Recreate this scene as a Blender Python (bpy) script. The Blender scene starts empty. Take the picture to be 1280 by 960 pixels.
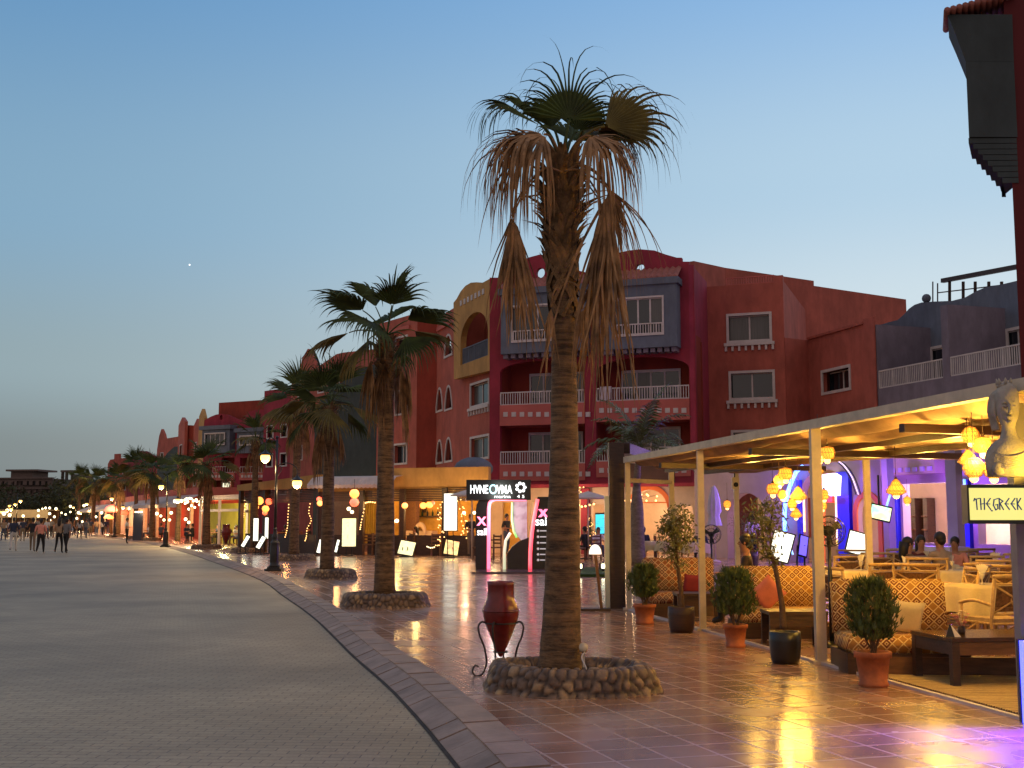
import bpy, bmesh, math, random
from mathutils import Vector, Matrix
from mathutils.geometry import tessellate_polygon
V = Vector
PI = math.pi
rng = random.Random(7)
sc = bpy.context.scene
COL = sc.collection

# ---------------------------------------------------------------- camera maths
F = 1500.0
PIT = math.atan(170 / F)
CZ = 1.6
TZ = 0.10            # height of the tiled promenade above the road
cP, sP = math.cos(PIT), math.sin(PIT)
CAM = V((0, 0, CZ))

def ray(px, py):
    xr, yu = (px - 640) / F, (480 - py) / F
    return V((xr, cP - yu * sP, sP + yu * cP))

def W(px, py, Y):
    d = ray(px, py)
    return CAM + d * (Y / d.y)

def G(px, py, z=TZ):
    d = ray(px, py)
    return CAM + d * ((z - CZ) / d.z)

def XY(px, d):
    p = W(px, 600, d)
    return V((p.x, p.y))

# ---------------------------------------------------------------- materials
def srgb(r, g, b):
    f = lambda c: c / 12.92 if c <= .04045 else ((c + .055) / 1.055) ** 2.4
    return (f(r / 255), f(g / 255), f(b / 255))

MC = {}
def new_mat(name):
    m = bpy.data.materials.new(name)
    m.use_nodes = True
    nt = m.node_tree
    return m, nt, nt.nodes['Principled BSDF']

def mat(name, col, rough=.7, var=.18, scale=3.0, bump=.15, metal=0.0, stretch=(1, 1, 1), fine=0.0, spec=.5, coord='Object', streak=False):
    if name in MC:
        return MC[name]
    m, nt, b = new_mat(name)
    N, L = nt.nodes, nt.links
    tc = N.new('ShaderNodeTexCoord'); mp = N.new('ShaderNodeMapping')
    mp.inputs['Scale'].default_value = stretch
    L.new(tc.outputs[coord], mp.inputs[0])
    n = N.new('ShaderNodeTexNoise'); n.inputs['Scale'].default_value = scale
    n.inputs['Detail'].default_value = 6; n.inputs['Roughness'].default_value = .62
    L.new(mp.outputs[0], n.inputs['Vector'])
    r = N.new('ShaderNodeValToRGB')
    r.color_ramp.elements[0].position = .3; r.color_ramp.elements[1].position = .7
    r.color_ramp.elements[0].color = [max(0, c * (1 - var * 1.6)) for c in col] + [1]
    r.color_ramp.elements[1].color = [min(1, c * (1 + var)) for c in col] + [1]
    L.new(n.outputs['Fac'], r.inputs[0]); out_c = r.outputs[0]
    if streak:      # rain streaks and faded patches of old render
        m3 = N.new('ShaderNodeMapping'); m3.inputs['Scale'].default_value = (1.1, 1.1, .42); L.new(tc.outputs[coord], m3.inputs[0])
        n5 = N.new('ShaderNodeTexNoise'); n5.inputs['Scale'].default_value = 1.7; n5.inputs['Detail'].default_value = 8; n5.inputs['Roughness'].default_value = .7; L.new(m3.outputs[0], n5.inputs['Vector'])
        q = N.new('ShaderNodeMapRange'); q.inputs[1].default_value = .35; q.inputs[2].default_value = .68; q.inputs[3].default_value = .80; q.inputs[4].default_value = 1.12; L.new(n5.outputs['Fac'], q.inputs[0])
        vs_ = N.new('ShaderNodeVectorMath'); vs_.operation = 'SCALE'; L.new(out_c, vs_.inputs[0]); L.new(q.outputs[0], vs_.inputs['Scale']); out_c = vs_.outputs[0]
    L.new(out_c, b.inputs['Base Color'])
    b.inputs['Roughness'].default_value = rough
    b.inputs['Metallic'].default_value = metal
    b.inputs['Specular IOR Level'].default_value = spec
    if bump:
        n2 = N.new('ShaderNodeTexNoise'); n2.inputs['Scale'].default_value = scale * 9
        n2.inputs['Detail'].default_value = 4
        L.new(mp.outputs[0], n2.inputs['Vector'])
        bp = N.new('ShaderNodeBump'); bp.inputs['Strength'].default_value = bump
        bp.inputs['Distance'].default_value = .02
        L.new(n2.outputs['Fac'], bp.inputs['Height']); L.new(bp.outputs[0], b.inputs['Normal'])
    MC[name] = m
    return m

def emis(name, col, s, sample=True, base=(.8, .8, .8)):
    if name in MC:
        return MC[name]
    m, nt, b = new_mat(name)
    b.inputs['Base Color'].default_value = (*base, 1)
    b.inputs['Emission Color'].default_value = (*col, 1)
    b.inputs['Emission Strength'].default_value = s
    if not sample:
        m.cycles.emission_sampling = 'NONE'
    MC[name] = m
    return m

def emis_tex(name, c1, c2, s, kind='lines', scale=20.0, sample=True):
    """a lit printed sheet or shade: two tones of emission from a procedural pattern"""
    if name in MC:
        return MC[name]
    m, nt, b = new_mat(name)
    N, L = nt.nodes, nt.links
    tc = N.new('ShaderNodeTexCoord')
    b.inputs['Base Color'].default_value = (*c1, 1)
    r = N.new('ShaderNodeValToRGB'); r.color_ramp.elements[0].color = (*c1, 1); r.color_ramp.elements[1].color = (*c2, 1)
    if kind == 'lines':
        mp = N.new('ShaderNodeMapping'); mp.inputs['Rotation'].default_value = (PI / 2, 0, 0)
        L.new(tc.outputs['Object'], mp.inputs[0])
        t = N.new('ShaderNodeTexNoise'); t.inputs['Scale'].default_value = scale; mp.inputs['Scale'].default_value = (.5, 1, 2.6)
        mp.inputs['Rotation'].default_value = (0, 0, 0)
        L.new(mp.outputs[0], t.inputs['Vector']); L.new(t.outputs['Fac'], r.inputs[0])
        r.color_ramp.elements[0].position = .52; r.color_ramp.elements[1].position = .6
    elif kind == 'weave':
        t = N.new('ShaderNodeTexWave'); t.inputs['Scale'].default_value = scale; t.bands_direction = 'DIAGONAL'
        t.inputs['Distortion'].default_value = 3
        L.new(tc.outputs['Object'], t.inputs['Vector']); L.new(t.outputs['Fac'], r.inputs[0])
    else:
        t = N.new('ShaderNodeTexNoise'); t.inputs['Scale'].default_value = scale
        L.new(tc.outputs['Object'], t.inputs['Vector']); L.new(t.outputs['Fac'], r.inputs[0])
        r.color_ramp.elements[0].position = .42; r.color_ramp.elements[1].position = .58
    L.new(r.outputs[0], b.inputs['Emission Color'])
    b.inputs['Emission Strength'].default_value = s
    if not sample:
        m.cycles.emission_sampling = 'NONE'
    MC[name] = m
    return m

def math_node(nt, op, a, b=None, c=None):
    n = nt.nodes.new('ShaderNodeMath'); n.operation = op
    for i, v in enumerate((a, b, c)):
        if v is None: continue
        if isinstance(v, (int, float)): n.inputs[i].default_value = v
        else: nt.links.new(v, n.inputs[i])
    return n.outputs[0]

def mix_col(nt, fac, a, b):
    n = nt.nodes.new('ShaderNodeMix'); n.data_type = 'RGBA'
    for s, v in ((n.inputs[0], fac), (n.inputs[6], a), (n.inputs[7], b)):
        if isinstance(v, (int, float)): s.default_value = v
        elif isinstance(v, tuple): s.default_value = (*v, 1) if len(v) == 3 else v
        else: nt.links.new(v, s)
    return n.outputs[2]

def kilim(name, c_bg, c_in, c_line, size=.11):
    """diamond lattice upholstery with little rings and dots"""
    if name in MC: return MC[name]
    m, nt, b = new_mat(name)
    N, L = nt.nodes, nt.links
    tc = N.new('ShaderNodeTexCoord'); s = N.new('ShaderNodeSeparateXYZ'); L.new(tc.outputs['Object'], s.inputs[0])
    y = math_node(nt, 'MULTIPLY', s.outputs[1], .9)
    zz = math_node(nt, 'ADD', s.outputs[2], y)
    u = math_node(nt, 'DIVIDE', math_node(nt, 'ADD', s.outputs[0], zz), size)
    v = math_node(nt, 'DIVIDE', math_node(nt, 'SUBTRACT', s.outputs[0], zz), size)
    fu = math_node(nt, 'ABSOLUTE', math_node(nt, 'SUBTRACT', math_node(nt, 'FRACT', u), .5))
    fv = math_node(nt, 'ABSOLUTE', math_node(nt, 'SUBTRACT', math_node(nt, 'FRACT', v), .5))
    mx = math_node(nt, 'MAXIMUM', fu, fv)
    line = math_node(nt, 'GREATER_THAN', mx, .43)
    ring = math_node(nt, 'MULTIPLY', math_node(nt, 'LESS_THAN', mx, .2), math_node(nt, 'GREATER_THAN', mx, .11))
    cell = N.new('ShaderNodeTexWhiteNoise')
    cb = N.new('ShaderNodeCombineXYZ'); L.new(math_node(nt, 'FLOOR', u), cb.inputs[0]); L.new(math_node(nt, 'FLOOR', v), cb.inputs[1])
    L.new(cb.outputs[0], cell.inputs['Vector'])
    alt = math_node(nt, 'GREATER_THAN', cell.outputs['Value'], .5)
    c = mix_col(nt, alt, c_bg, c_in)
    ringon = math_node(nt, 'MULTIPLY', ring, math_node(nt, 'GREATER_THAN', cell.outputs['Value'], .45))
    c = mix_col(nt, ringon, c, c_line)
    c = mix_col(nt, line, c, c_line)
    L.new(c, b.inputs['Base Color']); b.inputs['Roughness'].default_value = .9
    MC[name] = m
    return m

# palette --------------------------------------------------------------------
M = {}
M['crimson'] = mat('crimson_paint', (.30, .026, .050), .85, .14, .6, .25, streak=True)
M['crimson2'] = mat('magenta_red_paint', (.34, .034, .075), .85, .14, .6, .25, streak=True)
M['salmon'] = mat('salmon_plaster', (.42, .105, .075), .88, .15, .5, .25, streak=True)
M['salmon2'] = mat('balcony_pink_plaster', (.50, .13, .11), .88, .12, .5, .25)
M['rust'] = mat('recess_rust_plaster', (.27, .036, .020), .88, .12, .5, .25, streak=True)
M['ochre'] = mat('ochre_plaster', (.48, .27, .085), .88, .15, .5, .25, streak=True)
M['bluegrey'] = mat('blue_grey_plaster', (.13, .155, .21), .85, .1, .8, .2, streak=True)
M['lilac'] = mat('lilac_grey_plaster', (.20, .17, .22), .85, .1, .8, .2, streak=True)
M['slate'] = mat('dark_teal_plaster', (.045, .062, .070), .9, .15, .5, .2, streak=True)
M['white'] = mat('white_trim_paint', (.56, .51, .51), .6, .08, 3, .1)
M['cream'] = mat('cream_painted_steel', (.62, .52, .38), .5, .12, 5, .1)
M['beige'] = mat('beige_render', (.42, .31, .24), .9, .15, .4, .2)
M['tile_roof'] = mat('clay_roof_tile', (.33, .12, .10), .8, .2, 5, .3)
M['glass'] = mat('dark_window_glass', (.012, .017, .024), .07, .2, 1, 0, spec=.8)
M['curtain'] = mat('drawn_curtain_behind_glass', (.10, .10, .098), .2, .25, 3, 0, stretch=(14, 14, .2))
M['black'] = mat('black_painted_metal', (.012, .012, .013), .35, .2, 6, .05)
M['iron'] = mat('dark_wrought_iron', (.03, .018, .015), .5, .2, 9, .2)
M['darkwood'] = mat('dark_stained_wood', (.050, .022, .012), .42, .35, 4, .25, stretch=(1, 1, 9))
M['brownwood'] = mat('brown_wood', (.16, .072, .028), .5, .3, 3, .25, stretch=(1, 7, 7))
M['bamboo'] = mat('pale_bamboo_cane', (.52, .33, .13), .42, .2, 14, .15)
M['terracotta'] = mat('terracotta_pot_clay', (.42, .125, .045), .75, .3, 5, .2)
M['soil'] = mat('dark_planter_soil', (.045, .03, .02), .95, .4, 12, .8)
M['redglaze'] = mat('oxblood_glazed_clay', (.17, .014, .012), .22, .25, 6, .12)
M['cloth'] = mat('cream_tablecloth', (.62, .50, .30), .85, .08, 6, .2)
M['napkin'] = mat('white_napkin_cloth', (.75, .70, .62), .85, .05, 6, .1)
M['pink_cloth'] = mat('coral_pink_cushion_cloth', (.66, .20, .14), .85, .1, 8, .25)
M['burgundy'] = mat('burgundy_cushion_cloth', (.16, .012, .03), .85, .1, 8, .25)
M['awning'] = mat('pale_canvas_awning', (.60, .50, .46), .8, .1, 2, .2)
M['stone'] = None
M['mortar'] = mat('sandy_mortar', (.25, .16, .11), .95, .25, 9, .7)
M['greenleaf'] = mat('palm_leaf_green', (.050, .078, .013), .75, .45, 3, .1)
M['oliveleaf'] = mat('palm_leaf_olive_yellow', (.13, .10, .018), .75, .35, 4, .1)
M['deadleaf'] = mat('dead_palm_leaf_brown', (.31, .17, .075), .8, .45, 5, .2)
M['bush'] = mat('conifer_bush_green', (.075, .115, .022), .65, .4, 9, .1)
M['shrub'] = mat('thin_shrub_leaf', (.16, .15, .04), .6, .4, 5, .1)
M['bark'] = mat('shrub_bark', (.13, .075, .038), .9, .3, 12, .5)
M['skin'] = mat('skin', (.36, .17, .10), .55, .08, 8, 0)
M['hair'] = mat('dark_hair', (.014, .009, .007), .5, .2, 20, .2)
M['kilim'] = kilim('diamond_pattern_upholstery', (.42, .20, .045), (.22, .07, .025), (.78, .56, .22))
M['kilim_bg'] = kilim('diamond_pattern_upholstery_red', (.26, .09, .035), (.10, .03, .02), (.62, .42, .22))
M['lampglobe'] = emis('amber_street_globe', (1, .50, .09), 5, False)
M['warmbulb'] = emis('warm_fairy_bulb', (1, .50, .14), 3.5, False)
M['whitebulb'] = emis('white_fairy_bulb', (1, .80, .42), 4, False)
M['redlamp'] = emis('red_orange_lantern', (1, .07, .02), 2.5, False)
M['orangelamp'] = emis('orange_lantern', (1, .26, .03), 2.8, False)
M['sheet'] = emis_tex('lit_menu_sheet', (1, .95, .55), (.62, .6, .22), 1.15)
M['sheet_w'] = emis('lit_white_panel', (1, 1, .80), 1.5)
M['pinkneon'] = emis('pink_neon_tube', (1, .12, .24), 2.2)
M['redneon'] = emis('red_neon_tube', (1, .025, .05), 1.8)
M['blueneon'] = emis('blue_neon_tube', (.03, .05, 1), 4.0)
M['bluewall'] = mat('cobalt_blue_paint', (.012, .012, .62), .5, .1, 1, .1)
M['orangewall'] = mat('orange_painted_niche', (.72, .16, .03), .7, .1, 1, .1)
M['sandwall'] = mat('sand_plaster', (.55, .42, .30), .85, .12, 1, .2)
M['yellowwall'] = mat('yellow_ochre_inner_wall', (.60, .34, .06), .85, .25, 1.2, .2)
M['grass'] = mat('lawn_grass', (.04, .09, .012), .9, .4, 20, .9)

# ---------------------------------------------------------------- mesh builder
class MB:
    def __init__(s):
        s.v = []; s.f = []; s.m = []; s.s = []; s.mi = 0; s.sm = False
    def add(s, vs, fs):
        o = len(s.v); s.v += [V(p) for p in vs]
        for f in fs:
            s.f.append([i + o for i in f]); s.m.append(s.mi); s.s.append(s.sm)
    def box(s, c, size, rz=0.0, mtx=None):
        hx, hy, hz = size[0] / 2, size[1] / 2, size[2] / 2
        R_ = Matrix.Rotation(rz, 3, 'Z') if mtx is None else mtx
        vs = [V(c) + R_ @ V((x * hx, y * hy, z * hz)) for z in (-1, 1) for y in (-1, 1) for x in (-1, 1)]
        s.add(vs, [(0, 2, 3, 1), (4, 5, 7, 6), (0, 1, 5, 4), (2, 6, 7, 3), (0, 4, 6, 2), (1, 3, 7, 5)])
    def bar(s, a, b, w, h=None, up=(0, 0, 1)):
        a, b = V(a), V(b); d = (b - a); L = d.length
        if L < 1e-6: return
        d.normalize(); up = V(up)
        if abs(d.dot(up)) > .98: up = V((0, 1, 0))
        x = d.cross(up).normalized(); y = x.cross(d).normalized()
        h = h or w
        vs = [p + x * (i * w / 2) + y * (j * h / 2) for p in (a, b) for j in (-1, 1) for i in (-1, 1)]
        s.add(vs, [(0, 1, 3, 2), (4, 6, 7, 5), (0, 4, 5, 1), (2, 3, 7, 6), (0, 2, 6, 4), (1, 5, 7, 3)])
    def tube(s, pts, r, n=8, cap=True):
        pts = [V(p) for p in pts]
        rs = r if isinstance(r, (list, tuple)) else [r] * len(pts)
        rings = []; prev = None
        for i, p in enumerate(pts):
            d = (pts[min(i + 1, len(pts) - 1)] - pts[max(i - 1, 0)])
            if d.length < 1e-9: d = V((0, 0, 1))
            d.normalize()
            ref = prev if prev is not None else (V((1, 0, 0)) if abs(d.x) < .9 else V((0, 1, 0)))
            x = (ref - d * ref.dot(d)).normalized(); y = d.cross(x); prev = x
            rings.append([p + (x * math.cos(2 * PI * k / n) + y * math.sin(2 * PI * k / n)) * rs[i] for k in range(n)])
        vs = [q for rg in rings for q in rg]; fs = []
        for i in range(len(pts) - 1):
            for k in range(n):
                a, b = i * n + k, i * n + (k + 1) % n
                fs.append((a, b, b + n, a + n))
        if cap:
            fs.append(tuple(range(n - 1, -1, -1))); fs.append(tuple((len(pts) - 1) * n + k for k in range(n)))
        sm = s.sm; s.sm = True; s.add(vs, fs); s.sm = sm
    def lathe(s, prof, c=(0, 0, 0), n=20, jit=0, smooth=True):
        vs = []; fs = []; c = V(c)
        for (r, z) in prof:
            for k in range(n):
                a = 2 * PI * k / n; rr = r * (1 + jit * (rng.random() - .5))
                vs.append(c + V((rr * math.cos(a), rr * math.sin(a), z)))
        for i in range(len(prof) - 1):
            for k in range(n):
                a, b = i * n + k, i * n + (k + 1) % n
                fs.append((a, b, b + n, a + n))
        fs.append(tuple(range(n - 1, -1, -1))); fs.append(tuple((len(prof) - 1) * n + k for k in range(n)))
        sm = s.sm; s.sm = smooth; s.add(vs, fs); s.sm = sm
    def ball(s, c, r, n=10, sq=(1, 1, 1), jit=0, mtx=None):
        vs = []; fs = []; c = V(c); m = max(4, n // 2)
        for i in range(m + 1):
            t = PI * i / m
            for k in range(n):
                a = 2 * PI * k / n; q = 1 + jit * (rng.random() - .5)
                p = V((math.sin(t) * math.cos(a) * sq[0], math.sin(t) * math.sin(a) * sq[1], math.cos(t) * sq[2])) * r * q
                vs.append(c + (mtx @ p if mtx else p))
        for i in range(m):
            for k in range(n):
                a, b = i * n + k, i * n + (k + 1) % n
                fs.append((a, a + n, b + n, b))
        sm = s.sm; s.sm = True; s.add(vs, fs); s.sm = sm
    def prism(s, poly, z0, z1):
        n = len(poly)
        vs = [V((p[0], p[1], z0)) for p in poly] + [V((p[0], p[1], z1)) for p in poly]
        tri = tessellate_polygon([[V((p[0], p[1], 0)) for p in poly]])
        fs = [(i, (i + 1) % n, (i + 1) % n + n, i + n) for i in range(n)]
        fs += [tuple(t) for t in tri] + [tuple(i + n for i in t) for t in tri]
        s.add(vs, fs)
    def panel(s, wall, outline, holes=(), o0=0.0, o1=-.25):
        """solid plate with openings; outline and holes in wall coordinates (u, z); o0 front, o1 back"""
        loops = [[V((u, z, 0)) for u, z in outline]] + [[V((u, z, 0)) for u, z in h] for h in holes]
        flat = [p for l in loops for p in l]
        tri = tessellate_polygon(loops)
        N_ = len(flat)
        vs = [wall.pt(p.x, p.y, o0) for p in flat] + [wall.pt(p.x, p.y, o1) for p in flat]
        fs = [tuple(t) for t in tri] + [tuple(i + N_ for i in reversed(t)) for t in tri]
        o = 0
        for l in loops:
            n = len(l)
            fs += [(o + i, o + (i + 1) % n, o + (i + 1) % n + N_, o + i + N_) for i in range(n)]
            o += n
        s.add(vs, fs)
    def wbox(s, wall, u0, u1, z0, z1, o0, o1):
        vs = [wall.pt(u, z, o) for o in (o0, o1) for z in (z0, z1) for u in (u0, u1)]
        s.add(vs, [(0, 1, 3, 2), (4, 6, 7, 5), (0, 4, 5, 1), (2, 3, 7, 6), (0, 2, 6, 4), (1, 5, 7, 3)])
    def build(s, name, mats, parent=None, local=False, org=None):
        me = bpy.data.meshes.new(name)
        if not isinstance(mats, (list, tuple)): mats = [mats]
        loc = V((0, 0, 0))
        if parent is None:
            if org is None:
                xs = [p.x for p in s.v]; ys = [p.y for p in s.v]; zs = [p.z for p in s.v]
                loc = V(((min(xs) + max(xs)) / 2, (min(ys) + max(ys)) / 2, min(zs)))
            else: loc = V(org)
            off = loc
        else:
            t = parent
            while t.parent: t = t.parent
            off = V((0, 0, 0)) if local else t.location
        me.from_pydata([tuple(p - off) for p in s.v], [], s.f)
        for mm in mats: me.materials.append(mm)
        me.polygons.foreach_set('material_index', s.m)
        me.polygons.foreach_set('use_smooth', s.s)
        bm = bmesh.new(); bm.from_mesh(me); bmesh.ops.recalc_face_normals(bm, faces=bm.faces); bm.to_mesh(me); bm.free()
        me.update()
        o = bpy.data.objects.new(name, me); COL.objects.link(o)
        o.location = loc
        if parent: o.parent = parent
        return o

def tag(o, label=None, cat=None, group=None, kind=None):
    if label: o['label'] = label
    if cat: o['category'] = cat
    if group: o['group'] = group
    if kind: o['kind'] = kind
    return o

def thing(name, label, cat, loc=(0, 0, 0), rz=0.0, group=None):
    o = bpy.data.objects.new(name, None); COL.objects.link(o)
    o.location = loc; o.rotation_euler = (0, 0, rz); o.empty_display_size = .2
    return tag(o, label, cat, group)

CH = {}
def kids(o):
    return [c for c in bpy.data.objects if c.parent == o]

def dup(o, loc=None, rz=None, label=None, group=None, scale=None):
    c = o.copy(); COL.objects.link(c)
    if loc is not None: c.location = loc
    if rz is not None: c.rotation_euler = (0, 0, rz)
    if scale is not None: c.scale = (scale,) * 3 if isinstance(scale, (int, float)) else scale
    if label: c['label'] = label
    if group: c['group'] = group
    for k in kids(o):
        d = k.copy(); COL.objects.link(d); d.parent = c
        for g in kids(k):
            e = g.copy(); COL.objects.link(e); e.parent = d
    return c

def text(name, s, size, m, parent, loc, rz=0.0, rx=PI / 2, extr=.004, sx=1.0, align='CENTER', bold=0.0, local=True):
    cu = bpy.data.curves.new('t', 'FONT'); cu.body = s; cu.size = size; cu.extrude = extr
    cu.align_x = align; cu.align_y = 'CENTER'; cu.offset = bold
    to = bpy.data.objects.new('t', cu); COL.objects.link(to)
    dg = bpy.context.evaluated_depsgraph_get()
    me = bpy.data.meshes.new_from_object(to.evaluated_get(dg)); me.name = name
    bpy.data.objects.remove(to)
    T = Matrix.Translation(V(loc)) @ Matrix.Rotation(rz, 4, 'Z') @ Matrix.Rotation(rx, 4, 'X') @ Matrix.Diagonal((sx, 1, 1, 1))
    me.transform(T); me.materials.clear(); me.materials.append(m)
    o = bpy.data.objects.new(name, me); COL.objects.link(o); o.parent = parent
    return o

class Wall:
    """vertical plane through ground points A and B; +off is towards the camera"""
    def __init__(s, A, B):
        s.A = V((A[0], A[1], 0)); d = V((B[0] - A[0], B[1] - A[1], 0)); s.L = d.length
        s.u = d.normalized(); n = V((s.u.y, -s.u.x, 0))
        if n.dot(s.A - V((CAM.x, CAM.y, 0))) > 0: n = -n
        s.n = n
    def pt(s, u, z, off=0.0):
        return s.A + s.u * u + s.n * off + V((0, 0, z))
    def uv(s, px, py, off=0.0):
        d = ray(px, py); o = s.A + s.n * off
        t = (o - CAM).dot(s.n) / d.dot(s.n)
        p = CAM + d * t
        return ((p - s.A).dot(s.u), p.z)
    def poly(s, pts, off=0.0):
        return [s.uv(x, y, off) if y is not None else (s.uv(x, 600, off)[0], 0.0) for x, y in pts]
    def rz(s):
        return math.atan2(s.u.y, s.u.x)

def lamp(name, loc, col, power, r=.08, label=None, typ='POINT'):
    l = bpy.data.lights.new(name, typ); l.color = col; l.energy = power
    l.shadow_soft_size = r
    o = bpy.data.objects.new(name, l); COL.objects.link(o); o.location = loc
    return o
# ---------------------------------------------------------------- world: clear dusk sky
def build_world():
    w = bpy.data.worlds.new('World'); sc.world = w; w.use_nodes = True
    nt = w.node_tree; N, L = nt.nodes, nt.links
    bg = N['Background']
    tc = N.new('ShaderNodeTexCoord'); sp = N.new('ShaderNodeSeparateXYZ'); L.new(tc.outputs['Generated'], sp.inputs[0])
    def ramp(stops):
        r = N.new('ShaderNodeValToRGB'); e = r.color_ramp.elements
        while len(e) < len(stops): e.new(.5)
        for i, (p, c) in enumerate(stops): e[i].position = p; e[i].color = (*srgb(*c), 1)
        r.color_ramp.interpolation = 'EASE'
        L.new(sp.outputs[2], r.inputs[0]); return r.outputs[0]
    left = ramp([(0, (106, 117, 120)), (.05, (117, 130, 134)), (.12, (135, 156, 165)), (.24, (122, 158, 184)), (.45, (90, 138, 182)), (1, (96, 128, 165))])
    right = ramp([(0, (212, 212, 204)), (.08, (206, 214, 213)), (.16, (192, 209, 219)), (.27, (168, 196, 217)), (.45, (126, 170, 215)), (1, (96, 128, 165))])
    mr = N.new('ShaderNodeMapRange'); mr.interpolation_type = 'SMOOTHSTEP'
    mr.inputs['From Min'].default_value = -.46; mr.inputs['From Max'].default_value = .36
    L.new(sp.outputs[0], mr.inputs[0])
    c = mix_col(nt, mr.outputs[0], left, right)
    # sky behind the camera is brightened and warmed to add ambient light
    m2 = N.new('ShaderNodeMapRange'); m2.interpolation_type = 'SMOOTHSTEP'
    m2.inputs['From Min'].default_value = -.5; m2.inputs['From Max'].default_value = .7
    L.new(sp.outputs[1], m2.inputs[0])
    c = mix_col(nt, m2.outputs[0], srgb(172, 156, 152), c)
    nis = N.new('ShaderNodeTexSky'); nis.sky_type = 'NISHITA'; nis.sun_disc = False
    nis.sun_elevation = math.radians(0.0); nis.sun_rotation = math.radians(50)
    sc_ = N.new('ShaderNodeVectorMath'); sc_.operation = 'SCALE'; L.new(nis.outputs[0], sc_.inputs[0]); sc_.inputs['Scale'].default_value = .03
    ad = N.new('ShaderNodeVectorMath'); ad.operation = 'ADD'; L.new(c, ad.inputs[0]); L.new(sc_.outputs[0], ad.inputs[1])
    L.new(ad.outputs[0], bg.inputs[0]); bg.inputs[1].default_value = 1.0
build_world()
# last glow of the sun that has set behind the buildings
sl = bpy.data.lights.new('sun', 'SUN'); sl.energy = .12; sl.angle = math.radians(25); sl.color = (1, .72, .5)
so = bpy.data.objects.new('sun', sl); COL.objects.link(so)
so.rotation_euler = V((-.75, -.63, -.10)).to_track_quat('-Z', 'Y').to_euler()

# ---------------------------------------------------------------- camera
cam = bpy.data.cameras.new('camera'); co = bpy.data.objects.new('camera', cam); COL.objects.link(co)
cam.sensor_width = 36; cam.lens = F / 1280 * 36; cam.clip_end = 3000; cam.clip_start = .05
co.location = CAM; co.rotation_euler = (PI / 2 + PIT, 0, 0); sc.camera = co

# ---------------------------------------------------------------- ground, road, kerb, promenade
def road_mat():
    m, nt, b = new_mat('block_paving'); N, L = nt.nodes, nt.links
    tc = N.new('ShaderNodeTexCoord'); mp = N.new('ShaderNodeMapping'); mp.inputs['Rotation'].default_value = (0, 0, math.radians(3))
    L.new(tc.outputs['Object'], mp.inputs[0])
    br = N.new('ShaderNodeTexBrick'); br.inputs['Scale'].default_value = 1
    br.inputs['Brick Width'].default_value = .21; br.inputs['Row Height'].default_value = .105
    br.inputs['Mortar Size'].default_value = .006; br.inputs['Mortar Smooth'].default_value = .6; br.inputs['Bias'].default_value = 0
    br.inputs['Color1'].default_value = (.385, .305, .185, 1); br.inputs['Color2'].default_value = (.33, .26, .157, 1)
    br.inputs['Mortar'].default_value = (.15, .11, .08, 1)
    L.new(mp.outputs[0], br.inputs['Vector'])
    n = N.new('ShaderNodeTexNoise'); n.inputs['Scale'].default_value = .35; n.inputs['Detail'].default_value = 5
    L.new(tc.outputs['Object'], n.inputs['Vector'])
    mr = N.new('ShaderNodeMapRange'); mr.inputs[1].default_value = .3; mr.inputs[2].default_value = .7; mr.inputs[3].default_value = .66; mr.inputs[4].default_value = 1.22
    L.new(n.outputs['Fac'], mr.inputs[0])
    n3 = N.new('ShaderNodeTexNoise'); n3.inputs['Scale'].default_value = 40; L.new(tc.outputs['Object'], n3.inputs['Vector'])
    mr3 = N.new('ShaderNodeMapRange'); mr3.inputs[1].default_value = .3; mr3.inputs[2].default_value = .7; mr3.inputs[3].default_value = .86; mr3.inputs[4].default_value = 1.14
    L.new(n3.outputs['Fac'], mr3.inputs[0])
    vm = N.new('ShaderNodeVectorMath'); vm.operation = 'SCALE'; L.new(br.outputs['Color'], vm.inputs[0])
    L.new(math_node(nt, 'MULTIPLY', mr.outputs[0], mr3.outputs[0]), vm.inputs['Scale'])
    L.new(vm.outputs[0], b.inputs['Base Color']); b.inputs['Roughness'].default_value = .62
    bp = N.new('ShaderNodeBump'); bp.inputs['Strength'].default_value = .55; bp.inputs['Distance'].default_value = .008
    h = math_node(nt, 'ADD', math_node(nt, 'SUBTRACT', 1, br.outputs['Fac']), math_node(nt, 'MULTIPLY', n3.outputs['Fac'], .4))
    L.new(h, bp.inputs['Height']); L.new(bp.outputs[0], b.inputs['Normal'])
    return m

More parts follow.
